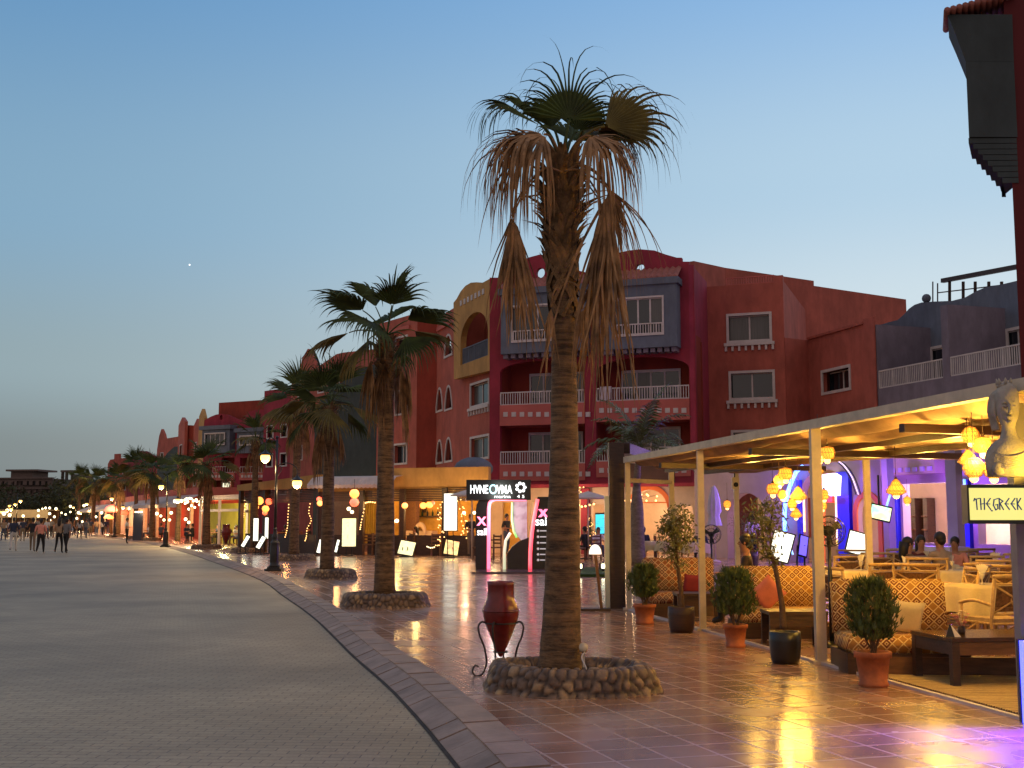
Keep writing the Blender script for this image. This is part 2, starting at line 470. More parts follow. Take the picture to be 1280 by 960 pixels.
def tile_mat():
    m, nt, b = new_mat('glazed_promenade_tiles'); N, L = nt.nodes, nt.links
    tc = N.new('ShaderNodeTexCoord'); mp = N.new('ShaderNodeMapping'); mp.inputs['Rotation'].default_value = (0, 0, math.radians(-17))
    L.new(tc.outputs['Object'], mp.inputs[0])
    br = N.new('ShaderNodeTexBrick'); br.offset = 0; br.inputs['Scale'].default_value = 1
    br.inputs['Brick Width'].default_value = .36; br.inputs['Row Height'].default_value = .36
    br.inputs['Mortar Size'].default_value = .010; br.inputs['Mortar Smooth'].default_value = .3; br.inputs['Bias'].default_value = 0
    br.inputs['Color1'].default_value = (.40, .22, .14, 1); br.inputs['Color2'].default_value = (.32, .165, .10, 1)
    br.inputs['Mortar'].default_value = (.47, .32, .24, 1)
    L.new(mp.outputs[0], br.inputs['Vector'])
    n = N.new('ShaderNodeTexNoise'); n.inputs['Scale'].default_value = .9; n.inputs['Detail'].default_value = 4; n.inputs['Roughness'].default_value = .5
    L.new(tc.outputs['Object'], n.inputs['Vector'])
    mr = N.new('ShaderNodeMapRange'); mr.inputs[1].default_value = .3; mr.inputs[2].default_value = .7; mr.inputs[3].default_value = .78; mr.inputs[4].default_value = 1.18
    L.new(n.outputs['Fac'], mr.inputs[0])
    vm = N.new('ShaderNodeVectorMath'); vm.operation = 'SCALE'; L.new(br.outputs['Color'], vm.inputs[0]); L.new(mr.outputs[0], vm.inputs['Scale'])
    L.new(vm.outputs[0], b.inputs['Base Color'])
    r2 = N.new('ShaderNodeMapRange'); r2.inputs[1].default_value = .2; r2.inputs[2].default_value = .85; r2.inputs[3].default_value = .15; r2.inputs[4].default_value = .36
    L.new(n.outputs['Fac'], r2.inputs[0])
    L.new(math_node(nt, 'ADD', r2.outputs[0], math_node(nt, 'MULTIPLY', br.outputs['Fac'], .4)), b.inputs['Roughness'])
    # each tile is laid slightly out of level
    sx = N.new('ShaderNodeSeparateXYZ'); L.new(mp.outputs[0], sx.inputs[0])
    cb = N.new('ShaderNodeCombineXYZ')
    for i in (0, 1): L.new(math_node(nt, 'FLOOR', math_node(nt, 'DIVIDE', sx.outputs[i], .36)), cb.inputs[i])
    wn = N.new('ShaderNodeTexWhiteNoise'); L.new(cb.outputs[0], wn.inputs['Vector'])
    s1 = N.new('ShaderNodeVectorMath'); s1.operation = 'SUBTRACT'; L.new(wn.outputs['Color'], s1.inputs[0]); s1.inputs[1].default_value = (.5, .5, .5)
    s2 = N.new('ShaderNodeVectorMath'); s2.operation = 'MULTIPLY'; L.new(s1.outputs[0], s2.inputs[0]); s2.inputs[1].default_value = (.013, .013, 0)
    ge = N.new('ShaderNodeNewGeometry'); s3 = N.new('ShaderNodeVectorMath'); s3.operation = 'ADD'; L.new(ge.outputs['Normal'], s3.inputs[0]); L.new(s2.outputs[0], s3.inputs[1])
    nz = N.new('ShaderNodeVectorMath'); nz.operation = 'NORMALIZE'; L.new(s3.outputs[0], nz.inputs[0])
    bp = N.new('ShaderNodeBump'); bp.inputs['Strength'].default_value = .16; bp.inputs['Distance'].default_value = .006
    n4 = N.new('ShaderNodeTexNoise'); n4.inputs['Scale'].default_value = 7; n4.inputs['Detail'].default_value = 3; L.new(tc.outputs['Object'], n4.inputs['Vector'])
    L.new(math_node(nt, 'SUBTRACT', n4.outputs['Fac'], br.outputs['Fac']), bp.inputs['Height']); L.new(nz.outputs[0], bp.inputs['Normal'])
    L.new(bp.outputs[0], b.inputs['Normal'])
    b.inputs['Specular IOR Level'].default_value = .75
    b.inputs['Coat Weight'].default_value = .25; b.inputs['Coat Roughness'].default_value = .12
    return m

def crom(pts, step):
    P = [V((p[0], p[1])) for p in pts]; P = [P[0] * 2 - P[1]] + P + [P[-1] * 2 - P[-2]]
    out = []
    for i in range(1, len(P) - 2):
        n = max(1, int((P[i + 1] - P[i]).length / step))
        for k in range(n):
            t = k / n; a, b, c, d = P[i - 1:i + 3]
            out.append(.5 * ((2 * b) + (c - a) * t + (2 * a - 5 * b + 4 * c - d) * t * t + (-a + 3 * b - 3 * c + d) * t ** 3))
    out.append(P[-2]); return out

edge = [(1.9, -6), (1.05, 0), (.25, 4.8)] + [tuple(G(px, py, 0).xy) for px, py in
       ((572, 957), (494, 866), (444, 822), (416, 794), (387.5, 768), (353, 744), (331, 728), (300, 714.5), (262, 701), (237, 692.5), (200, 682.5), (150, 674))] + [(-50, 138), (-78, 190), (-120, 240)]
EDGE = crom(edge, .9)
def offs(line, d):
    out = []
    for i, p in enumerate(line):
        t = (line[min(i + 1, len(line) - 1)] - line[max(0, i - 1)]).normalized()
        out.append(p + V((t.y, -t.x)) * d)
    return out
E1, E2 = offs(EDGE, .20), offs(EDGE, .46)

mb = MB(); mb.add([(-900, -300, -.03), (900, -300, -.03), (900, 1500, -.03), (-900, 1500, -.03)], [(0, 1, 2, 3)])
tag(mb.build('ground', mat('sandy_ground', (.20, .15, .105), .95, .2, .1, .3)), kind='structure')
mb = MB(); poly = [(-260, -6)] + [tuple(p) for p in EDGE] + [(-260, 240)]
tri = tessellate_polygon([[V((x, y, 0)) for x, y in poly]])
mb.add([(x, y, 0) for x, y in poly], [tuple(t) for t in tri]); tag(mb.build('road', road_mat(), org=(0, 0, 0)), kind='structure')
mb = MB(); poly = [tuple(p) for p in E2] + [(160, 240), (160, -6)]
tri = tessellate_polygon([[V((x, y, 0)) for x, y in poly]])
mb.add([(x, y, TZ) for x, y in poly], [tuple(t) for t in tri]); tag(mb.build('promenade_paving', tile_mat(), org=(0, 0, 0)), kind='structure')
# kerb of single slabs: dark sloping face and paler flat top
mb = MB()
def resample(line, step):
    out = [line[0]]; acc = 0
    for a, b in zip(line, line[1:]):
        L_ = (b - a).length; t = step - acc
        while t <= L_:
            out.append(a + (b - a) * (t / L_)); t += step
        acc = (acc + L_) % step
    return out
C = resample(EDGE, .42); N0 = offs(C, 0); 
for mi, (d0, d1, za, zb, g) in enumerate(((0.0, .205, -.02, .085, .012), (.205, .475, .10, .108, .010))):
    a_, b_ = offs(C, d0), offs(C, d1)
    for i in range(len(C) - 1):
        if C[i].y > 150: break
        sh = .17 if mi else 0
        q = [a_[i], a_[i + 1], b_[i + 1], b_[i]]
        cc = (q[0] + q[1] + q[2] + q[3]) / 4; tt = (q[1] - q[0]).normalized()
        q = [p + (tt if (p - cc).dot(tt) < 0 else -tt) * g + tt * sh for p in q]
        j = rng.uniform(-.004, .006)
        zs = ([.015, .015, .095, .095] if mi == 0 else [.104, .104, .112, .112])
        vs = [V((p.x, p.y, z + j)) for p, z in zip(q, zs)] + [V((p.x, p.y, -.05)) for p in q]
        mb.mi = mi if rng.random() > .04 else 1 - mi
        mb.add(vs, [(0, 1, 2, 3), (0, 4, 5, 1), (1, 5, 6, 2), (2, 6, 7, 3), (3, 7, 4, 0)])
o = mb.build('kerb', [mat('dark_kerb_slab', (.33, .235, .19), .75, .22, 2.5, .35), mat('pale_kerb_slab', (.33, .225, .165), .6, .2, 2.5, .35)], org=(0, 0, 0)); tag(o, kind='structure')
mb = MB()   # mortar bed under the kerb slabs
a_, b_ = offs(C, -.03), offs(C, .50)
for i in range(len(C) - 1):
    mb.add([(*a_[i], .004), (*a_[i + 1], .004), (*b_[i + 1], .093), (*b_[i], .093)], [(0, 1, 2, 3)])
tag(mb.build('kerb_bed', mat('kerb_joint', (.05, .04, .035), .95, .3, 5, .4), org=(0, 0, 0)), kind='structure')

# ---------------------------------------------------------------- facade tools
def rect(u0, u1, z0, z1): return [(u0, z0), (u1, z0), (u1, z1), (u0, z1)]
def arch(u0, u1, z0, z1, rise, n=10, pointed=False):
    c = (u0 + u1) / 2; h = (u1 - u0) / 2; out = [(u0, z0), (u1, z0)]
    for k in range(n + 1):
        a = PI * k / n
        x = math.cos(a); y = math.sin(a)
        if pointed: y = 1 - abs(x) ** 2.3
        out.append((c + h * x, z1 - rise + rise * y))
    return out
def wrect(w, x0, y0, x1, y1, off=0.0):
    u0, u1 = w.uv(x0, (y0 + y1) / 2, off)[0], w.uv(x1, (y0 + y1) / 2, off)[0]
    xm = (x0 + x1) / 2
    z0, z1 = w.uv(xm, y1, off)[1], w.uv(xm, y0, off)[1]
    return min(u0, u1), max(u0, u1), z0, z1

def window(w, r, parent, kind='rect', off=0.0, panes=2, frame='white', curtain=(1,), dep=.16, fw=.13, sill=False, lit=None):
    u0, u1, z0, z1 = r
    mb = MB()
    if kind == 'rect':
        for a in ((u0, u1, z1 - fw, z1), (u0, u1, z0, z0 + fw), (u0, u0 + fw, z0 + fw, z1 - fw), (u1 - fw, u1, z0 + fw, z1 - fw)):
            mb.wbox(w, *a, off + .05, off - .02)
        mb.wbox(w, u0 + fw, u1 - fw, z1 - fw - .05, z1 - fw, off - dep + .05, off - dep - .02)
        for k in range(1, panes):
            u = u0 + fw + (u1 - u0 - 2 * fw) * k / panes
            mb.wbox(w, u - .04, u + .04, z0 + fw, z1 - fw, off - dep + .04, off - dep - .02)
    else:
        out = arch(u0, u1, z0, z1, (u1 - u0) * .75, 10, kind == 'point'); inn = arch(u0 + fw, u1 - fw, z0 + fw, z1 - fw, (u1 - u0) * .7, 10, kind == 'point')
        mb.panel(w, out, [inn], off + .05, off - .02)
    wo = mb.build('window', M[frame], parent)
    n = panes if kind == 'rect' else 1
    for k in range(n):
        g = MB(); a = u0 + (u1 - u0) * k / n; b = u0 + (u1 - u0) * (k + 1) / n
        g.wbox(w, a, b, z0, z1 - (0 if kind == 'rect' else (u1 - u0) * .35), off - dep, off - dep - .02)
        g.build('pane', lit or (M['curtain'] if k in curtain else M['glass']), wo)
    if sill:
        s = MB(); s.wbox(w, u0 - .12, u1 + .12, z0 - .16, z0 - .005, off + .16, off)
        nb = 8
        for k in range(nb):
            u = u0 - .03 + (u1 - u0 + .06) * k / (nb - 1)
            s.wbox(w, u - .055, u + .055, z0 - .42, z0 - .162, off + .12, off)
        s.build('sill', M['white'], wo)
    return wo

def railing(w, u0, u1, z0, z1, off, parent, m=None, gap=.13):
    mb = MB()
    mb.wbox(w, u0, u1, z1 - .06, z1, off + .03, off - .03); mb.wbox(w, u0, u1, z0, z0 + .05, off + .025, off - .025)
    n = max(2, int((u1 - u0) / gap))
    for k in range(n + 1):
        u = u0 + .02 + (u1 - u0 - .04) * k / n; t = .018 if k % 8 else .03
        mb.wbox(w, u - t, u + t, z0 + .05, z1 - .06, off + t, off - t)
    return mb.build('railing', m or M['white'], parent)

def dots(w, xs, py, mb, off=.03, s=.17):
    mb.mi = 1
    for x in xs:
        u, z = w.uv(x, py, off); mb.wbox(w, u - s, u + s, z - s, z + s, off + .03, off - .025)
    mb.mi = 0

def block(front, back, h, m, parent, z0=0.0, name='core'):
    mb = MB(); mb.prism([tuple(p) for p in front] + [tuple(p) for p in back], z0, h); return mb.build(name, m, parent)

def grow(w, poly, mb_): pass
# ---------------------------------------------------------------- central red apartment building
def central():
    T = thing('apartment_building', 'crimson four storey apartment building with twin arched gables, blue-grey bay windows and white balcony railings', 'building', (3, 64, 0))
    a, b = XY(612, 62.2), XY(870, 58.5)
    f = Wall(a, b); u = (b - a).normalized(); side = V((-u.y, u.x))     # points away from the camera
    # front wall with tall balcony recesses
    top = [(612, 347), (624, 347), (626, 341), (640, 338), (648, 330), (660, 322), (675, 318), (692, 321), (708, 330), (722, 338), (735, 341),
           (742, 334), (752, 325), (768, 317), (786, 313), (800, 311.5), (818, 313), (832, 318), (846, 322), (852, 322), (852.3, 327), (861, 327), (861.3, 331), (870, 331)]
    tp = f.poly(top); u1 = f.uv(870, 500)[0]
    outline = [(0, 0), (u1, 0)] + [(min(p[0], u1), p[1]) for p in reversed(tp)]
    def hole_arch(x0, x1, yt, ys, yb):
        ua, ub = f.uv(x0, 500)[0], f.uv(x1, 500)[0]; xm = (x0 + x1) / 2
        zb, zs, zt = f.uv(xm, yb)[1], f.uv(xm, ys)[1], f.uv(xm, yt)[1]
        return arch(ua, ub, zb, zt, zt - zs, 12)
    hl = hole_arch(625, 731, 450, 463, 599); hr = hole_arch(745, 862, 446, 462, 592)
    gl = rect(*wrect(f, 625, 612, 731, 690)); gr = rect(*wrect(f, 745, 610, 862, 690))
    cu, cz = f.uv(675.5, 341); oc = [(cu + .24 * math.cos(k * PI / 8), cz + .27 * math.sin(k * PI / 8)) for k in range(16)]
    cu2, cz2 = f.uv(800, 336); oc2 = [(cu2 + .24 * math.cos(k * PI / 8), cz2 + .27 * math.sin(k * PI / 8)) for k in range(16)]
    mb = MB(); mb.panel(f, outline, [hl, hr, gl, gr, oc, oc2], 0, -.3)
    mb.build('front_wall', M['crimson'], T)
    # balconies: deep recess, salmon slabs, rails, sliding doors
    mb = MB()
    for (x0, x1) in ((625, 731), (745, 862)):
        ua, ub = f.uv(x0, 500)[0], f.uv(x1, 500)[0]; z1 = f.uv(x0, 440)[1]
        mb.wbox(f, ua - .3, ub + .3, 2.8, z1 + .5, -1.75, -1.9)
        mb.wbox(f, ua - .25, ua - .01, 2.8, z1 + .5, -.302, -1.75); mb.wbox(f, ub + .01, ub + .25, 2.8, z1 + .5, -.302, -1.75)
        mb.wbox(f, ua - .25, ub + .25, z1 + .5, z1 + .7, -.302, -1.9)
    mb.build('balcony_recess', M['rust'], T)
    for (x0, x1, slabs, doors) in ((625, 731, ((505, 531), (580, 601)), ((662, 466, 729, 505), (661, 540, 729, 580))),
                                   (745, 862, ((500, 526), (576, 596)), ((777, 462, 851, 500), (777, 534, 851, 576)))):
        ua, ub = f.uv(x0, 500)[0], f.uv(x1, 500)[0]; xm = (x0 + x1) / 2
        for yt, yb in slabs:
            zt, zb = f.uv(xm, yt)[1], f.uv(xm, yb)[1]
            mb = MB(); mb.wbox(f, ua + .002, ub - .002, zb, zt, .06, -1.74)
            dots(f, [x0 + 7 + k * 10.3 for k in range(11)], (yt + yb) / 2 + (2 if yt > 550 else 0), mb, off=.062, s=.12); mb.build('balcony_slab', [M['salmon2'], M['white']], T)
            railing(f, ua + .02, ub - .02, zt, zt + .68, -.02, T)
        for d in doors:
            ud0, ud1, zd0, zd1 = wrect(f, *d, off=-1.7)
            window(f, (ud0, ud1, zd0, zd1), T, off=-1.72, panes=4, curtain=(1,), fw=.09, dep=.02)
    q = f.pt(f.uv(757, 490)[0], f.uv(757, 499)[1], .09); mb = MB(); vs = []
    for i in range(9):
        for j, (dz, dy) in enumerate(((.0, .03), (.35, .02), (.68, 0), (.70, -.12), (.4, -.15))): vs.append(q + V((f.u.x, f.u.y, 0)) * (-.28 + .07 * i + .01 * j) + f.n * (dy + .02 * math.sin(i * 1.9)) + V((0, 0, dz - .05 + .03 * math.sin(i * 1.1) * (j == 0))))
    mb.sm = True; mb.add(vs, [(i * 5 + j, i * 5 + j + 1, i * 5 + j + 6, i * 5 + j + 5) for i in range(8) for j in range(4)]); tag(mb.build('towel', mat('pale_lilac_towel', (.5, .44, .5), .9, .1, 6, .2)), 'pale towel hung over the left end of the right-hand upper balcony rail', 'towel')
    # blue-grey bays
    for (x0, x1, yt, yb, wx) in ((626, 690 + 42, 366, 440, (639, 380, 705, 427)), (749, 846, 357, 435, (765, 371, 830, 420))):
        OFF = .85
        r = wrect(f, x0, yt, x1, yb, OFF); wr = wrect(f, *wx, off=OFF)
        mb = MB(); mb.panel(f, rect(*r), [rect(*wr)], OFF, OFF - .12)
        mb.wbox(f, r[0], r[0] + .12, r[2], r[3], OFF - .121, .001); mb.wbox(f, r[1] - .12, r[1], r[2], r[3], OFF - .121, .001)
        mb.wbox(f, r[0] + .121, r[1] - .121, r[2], r[2] + .15, OFF - .121, .001); mb.wbox(f, r[0] + .121, r[1] - .121, r[3] - .15, r[3], OFF - .121, .001)
        # cornice
        mb.wbox(f, r[0] - .12, r[1] + .12, r[3] + .002, r[3] + .32, OFF + .14, .001)
        bay = mb.build('bay', M['bluegrey'], T)
        window(f, wr, bay.parent, off=OFF, panes=4, curtain=(0, 3), fw=.09, dep=.1)
        railing(f, wr[0] + .1, wr[1] - .1, wr[2] + .08, wr[2] + .62, OFF + .02, T)
        t = MB(); z = r[3] + .322      # tiled lean-to roof
        for k in range(14):
            ua = r[0] - .1 + (r[1] - r[0] + .2) * k / 14; ub = r[0] - .1 + (r[1] - r[0] + .2) * (k + 1) / 14
            p = [f.pt(ua, z, OFF + .12), f.pt(ub, z, OFF + .12), f.pt(ub, z + .62, .01), f.pt(ua, z + .62, .01)]
            q = [f.pt((ua + ub) / 2, z + .10, OFF + .12), f.pt((ua + ub) / 2, z + .72, .01)]
            t.add([p[0], p[1], p[2], p[3], q[0], q[1]], [(0, 4, 5, 3), (4, 1, 2, 5), (0, 1, 4), (3, 5, 2), (0, 3, 2, 1)])
        t.build('bay_roof', M['tile_roof'], T)
        c = MB(); nb = 11
        for k in range(nb):
            uu = r[0] + .2 + (r[1] - r[0] - .4) * k / (nb - 1)
            c.wbox(f, uu - .12, uu + .12, r[2] - .22, r[2] - .003, .7, .001)
        c.build('bay_corbel', M['lilac'], T)
    # right side wall and the salmon wing
    c3, c4 = XY(888, 62.07), XY(985, 60.7)
    s = Wall(b, c3); mb = MB(); zt = f.uv(870, 331)[1]
    mb.panel(s, [(0, 0), (s.L, 0), (s.L, zt - .15), (0, zt)], (), 0, -.2); mb.build('side_wall', M['crimson2'], T)
    g = Wall(c3, c4); zt = g.uv(936, 355)[1]
    wins = [wrect(g, 908, 391, 965, 428), wrect(g, 911, 463, 969, 500), wrect(g, 914, 537, 972, 573)]
    ins = [(w_[0] + .1, w_[1] - .1, w_[2] + .1, w_[3] - .1) for w_ in wins]
    mb = MB(); mb.panel(g, rect(.01, g.L, 0, zt), [rect(*r) for r in ins], -.001, -.25)
    mb.wbox(g, g.L - .45, g.L, zt + .002, zt + .35, 0, -.4)
    mb.build('front_wall', M['salmon'], T)
    for i, r in enumerate(wins): window(g, r, T, sill=True, curtain=(0, 1) if i == 0 else (), dep=.2)
    railing(g, 1.0, g.L - .46, zt + .002, zt + .42, -.12, T, M['salmon2'])
    # setback upper wall
    h0, h1 = XY(912, 66.2), XY(1141, 74.2); k = Wall(h0, h1); zt2 = k.uv(912, 335.5)[1]; us = k.uv(1021.5, 500)[0]
    mb = MB(); mb.panel(k, [(0, 0), (k.L, 0), (k.L, zt2 - .32), (us, zt2 - .3), (us, zt2), (0, zt2)], (), 0, -.3)
    kk = Wall(XY(872, 63.5), h0); mb.panel(kk, [(0, 0), (kk.L - .01, 0), (kk.L - .01, zt2), (0, zt2 - .2)], (), 0, -.3)
    mb.build('upper_wall', M['salmon'], T)
    # flank back from the wing, then the lower wing
    c5 = XY(1013, 69.6); q = Wall(c4, c5); zf = g.uv(984, 350)[1]
    mb = MB(); mb.panel(q, [(.01, 0), (q.L, 0), (q.L, zf), (.01, zf)], (), 0, -.2); mb.build('side_wall', M['salmon'], T)
    l0, l1 = XY(1015, 61.6), XY(1094.6, 56); lw = Wall(l0, l1); za, zb = lw.uv(1016, 421)[1], lw.uv(1094, 406)[1]
    r = wrect(lw, 1027, 459, 1064, 491)
    mb = MB(); mb.panel(lw, [(0, 0), (lw.L, 0), (lw.L, za - .1), (0, za - .1)], [rect(r[0] + .1, r[1] - .1, r[2] + .1, r[3] - .1)], 0, -.25)
    up = lw.uv(1082, 450)[0]; mb.wbox(lw, up, up + .9, .2, za + .12, .06, .001)
    mb.wbox(lw, .05, up - .01, za - .098, za + .02, .1, -.2)
    mb.build('front_wall', M['salmon'], T)
    window(lw, r, T, panes=2, curtain=(), dep=.45, fw=.14)
    qq = Wall(c4 + (l0 - c4) * .02, l0); mb = MB(); mb.panel(qq, rect(0, qq.L, 0, za - .11), (), 0, -.2); mb.build('side_wall', M['salmon'], T)
    # ochre corner unit
    o0, o1 = XY(576, 69), XY(613, 64.4); w = Wall(o0, o1)
    tpo = w.poly([(576, 379), (580, 374), (585, 365), (591, 358), (598, 354), (605, 353.5), (613, 354)])
    ub = w.uv(612.9, 500)[0]
    ho = wrect(w, 585, 393, 612.6, 452); hh = arch(ho[0], ho[1] + .9, ho[2], ho[3], 1.35, 12)
    wr2 = wrect(w, 588, 476, 612, 508); wr3 = wrect(w, 588, 544, 612, 575)
    mb = MB(); zb = w.uv(590, 470)[1]
    W2 = w.L + 1.4
    mb.panel(w, [(0, zb), (W2, zb - .2)] + [(W2, tpo[-1][1])] + [p for p in reversed(tpo)], [[(x, min(z, 99)) for x, z in hh]], .45, .1)
    mb.mi = 1
    for i in range(7): mb.wbox(w, ho[0] + i * .62, ho[0] + i * .62 + .28, ho[3] + .75, ho[3] + 1.05, .5, .451)
    mb.build('ochre_gable', [M['ochre'], M['white']], T)
    mb = MB(); mb.panel(w, rect(0, W2, 0, zb + .3), [rect(r_[0] + .1, r_[1] - .1, r_[2] + .1, r_[3] - .1) for r_ in (wr2, wr3)], 0, -.25)
    mb.wbox(w, 0, W2, zb + .301, tpo[2][1], -1.3, -1.5); mb.wbox(w, 0, .3, zb + .301, tpo[1][1] - .2, .098, -1.3)
    mb.build('corner_wall', M['salmon'], T)
    railing(w, ho[0], ho[1] + .8, ho[2] + .02, ho[2] + .95, .3, T, M['bluegrey'])
    window(w, (ho[0] + 1.3, ho[0] + 3.2, ho[2], ho[2] + 2.1), T, off=-1.28, panes=2, frame='bluegrey', dep=.01, curtain=())
    for r_ in (wr2, wr3): window(w, r_, T, sill=(r_ is wr2), curtain=(0,), dep=.2)
    # left stepped wings
    segs = [(XY(576, 69), XY(545, 74.3), [(570, 377), (549, 391)], [(555.5, 417, 566, 446, 'arch'), (545.5, 484, 554, 515, 'point'), (556, 481, 566, 513, 'point'), (545.5, 549, 554, 580, 'point'), (556, 546, 566, 578, 'point')], 'salmon'),
            (XY(545, 74.3), XY(520, 74.6), [(545, 391.5), (520, 390)], [], 'rust'),
            (XY(520, 74.6), XY(470, 79), [(519, 386), (474, 404)], [(494, 420, 510, 447, 'rect'), (494, 487, 510, 519, 'rect'), (492, 554, 509.5, 581, 'rect')], 'salmon')]
    for p0, p1, ty, wn, mm in segs:
        w = Wall(p1, p0); ztop = w.uv(*ty[0])[1]; ztop2 = w.uv(*ty[1])[1]
        rs = [(wrect(w, *x[:4]), x[4]) for x in wn]
        mb = MB(); mb.panel(w, [(0, 0), (w.L, 0), (w.L, ztop), (w.L - .8, ztop), (w.L - .8, ztop - .3), (0, min(ztop - .3, ztop2))],
                            [rect(r[0] + .1, r[1] - .1, r[2] + .1, r[3] - .1) if k == 'rect' else arch(r[0] + .08, r[1] - .08, r[2] + .08, r[3] - .08, (r[1] - r[0]) * .7, 8, k == 'point') for r, k in rs], 0, -.25)
        mb.build('stepped_wall', M[mm], T)
        for r, k in rs: window(w, r, T, kind=k, curtain=(), dep=.25, fw=.12)
        if wn:
            mb = MB(); mb.wbox(w, .3, w.L - .9, ztop - 1.2, ztop - .95, .12, .001); mb.build('cornice', M['salmon2'], T)
    # solid body behind the walls
    bk = side * 16
    block([a + side * 2.0 + u * .3, b + side * 2.0 - u * .3], [b + bk, a + bk], 12.9, M['salmon'], T)
    block([XY(880, 67), XY(975, 67)], [XY(975, 80), XY(880, 80)], 12.6, M['salmon'], T)
    block([XY(1019, 62.5), XY(1093, 57)], [XY(1115, 68), XY(1030, 70)], za - .5, M['salmon'], T)
    block([XY(474, 80), XY(520, 76), XY(543, 75.6), XY(574, 71), XY(608, 67.2)], [XY(608, 85), XY(474, 95)], 11.0, M['salmon'], T)
    # entrance dome at the left foot
    dm = MB(); c = W(592, 586, 55); dm.ball((c.x, c.y, c.z), .9, 18, (1, 1, .6)); dm.build('small_dome', M['bluegrey'], T)
    return T
central()

def grey_terraces():
    a, b = XY(1095, 56), XY(1290, 46.5); w = Wall(a, b)
    T = thing('apartment_building', 'lilac grey terraced house with scalloped parapet and two white railed balconies beside the red wing', 'building', (*((a + b) / 2), 0))
    zf = w.uv(1140, 479)[1]
    mb = MB(); mb.panel(w, rect(0, w.L, 0, zf), (), 0, -.25)
    up, uq = w.uv(1178, 450)[0], w.uv(1187, 450)[0]; zt = w.uv(1182, 381)[1]
    mb.wbox(w, up, uq, zf + .001, zt, 0, -3.0)
    mb.wbox(w, 0, .45, zf + .001, w.uv(1098, 405)[1], 0, -3.0)
    mb.build('front_wall', M['lilac'], T)
    # open terraces: back wall with a scalloped top
    pts = [(1095, 407), (1104, 405), (1110, 403), (1122, 400), (1130, 393), (1136, 386), (1143, 381), (1152, 378), (1165, 377), (1190, 376), (1206, 372), (1220, 364), (1232, 359), (1250, 356), (1275, 350), (1300, 346)]
    OFF = -3.0
    pp = w.poly(pts, OFF); mb = MB()
    d0 = w.uv(1163, 430, OFF)[0]; d1 = w.uv(1258, 420, OFF)[0]
    mb.panel(w, [(pp[0][0], 0), (pp[-1][0], 0)] + list(reversed(pp)), [rect(d0, d0 + 1.1, zf + .1, zf + 2.1), rect(d1, d1 + 1.3, zf + .1, zf + 2.2)], OFF, OFF - .25)
    mb.build('terrace_wall', M['bluegrey'], T)
    mb = MB(); mb.wbox(w, 0, w.L, zf - .3, zf - .001, -.26, -2.99); mb.build('terrace_floor', M['lilac'], T)
    window(w, (d0, d0 + 1.1, zf + .1, zf + 2.1), T, off=OFF, panes=1, curtain=(), dep=.1); window(w, (d1, d1 + 1.3, zf + .1, zf + 2.2), T, off=OFF, panes=2, curtain=(), dep=.1)
    railing(w, .46, up - .02, zf + .01, zf + .85, -.05, T); railing(w, uq + .02, w.L, zf + .01, zf + .85, -.05, T)
    for (x, y) in ((1136, 438), (1206, 421)):
        u, z = w.uv(x, y, OFF); mb = MB(); mb.wbox(w, u - .14, u + .14, z - .12, z + .12, OFF + .12, OFF + .001); mb.build('vent', M['black'], T)
    # dark roof pergola with a ladder frame
    mb = MB(); P = lambda x, y, o=-3.6: w.pt(*w.uv(x, y, o), o)
    for x in (1187, 1204, 1219, 1236, 1252): mb.bar(P(x, 352), P(x, 385), .11)
    mb.bar(P(1178, 351), P(1285, 331), .2); mb.bar(P(1166, 352), P(1166, 378), .05); mb.bar(P(1172, 354), P(1172, 378), .05)
    mb.bar(P(1172, 366), P(1256, 356), .05)
    for k in range(38):
        x = 1180 + k * 2.8; y = 350.5 - k * .52
        mb.bar(P(x, y), P(x, y, -6.5) + V((0, 0, .02)), .10, .16)
    mb.bar(P(1178, 350, -6.5), P(1285, 331, -6.5), .13)
    mb.build('roof_pergola', M['darkwood'], T)
    mb = MB(); p = P(1158, 373, -3.1); mb.ball(p, .22, 12); mb.bar(p, p + V((0, 0, -.4)), .08); mb.build('finial', M['bluegrey'], T)
    n2 = V((w.n.x, w.n.y)); u2 = V((w.u.x, w.u.y))
    block([a - n2 * 3.4 + u2 * .4, b - n2 * 3.4], [b - n2 * 12, a - n2 * 12 + u2 * 2], zt - .8, M['bluegrey'], T)
grey_terraces()

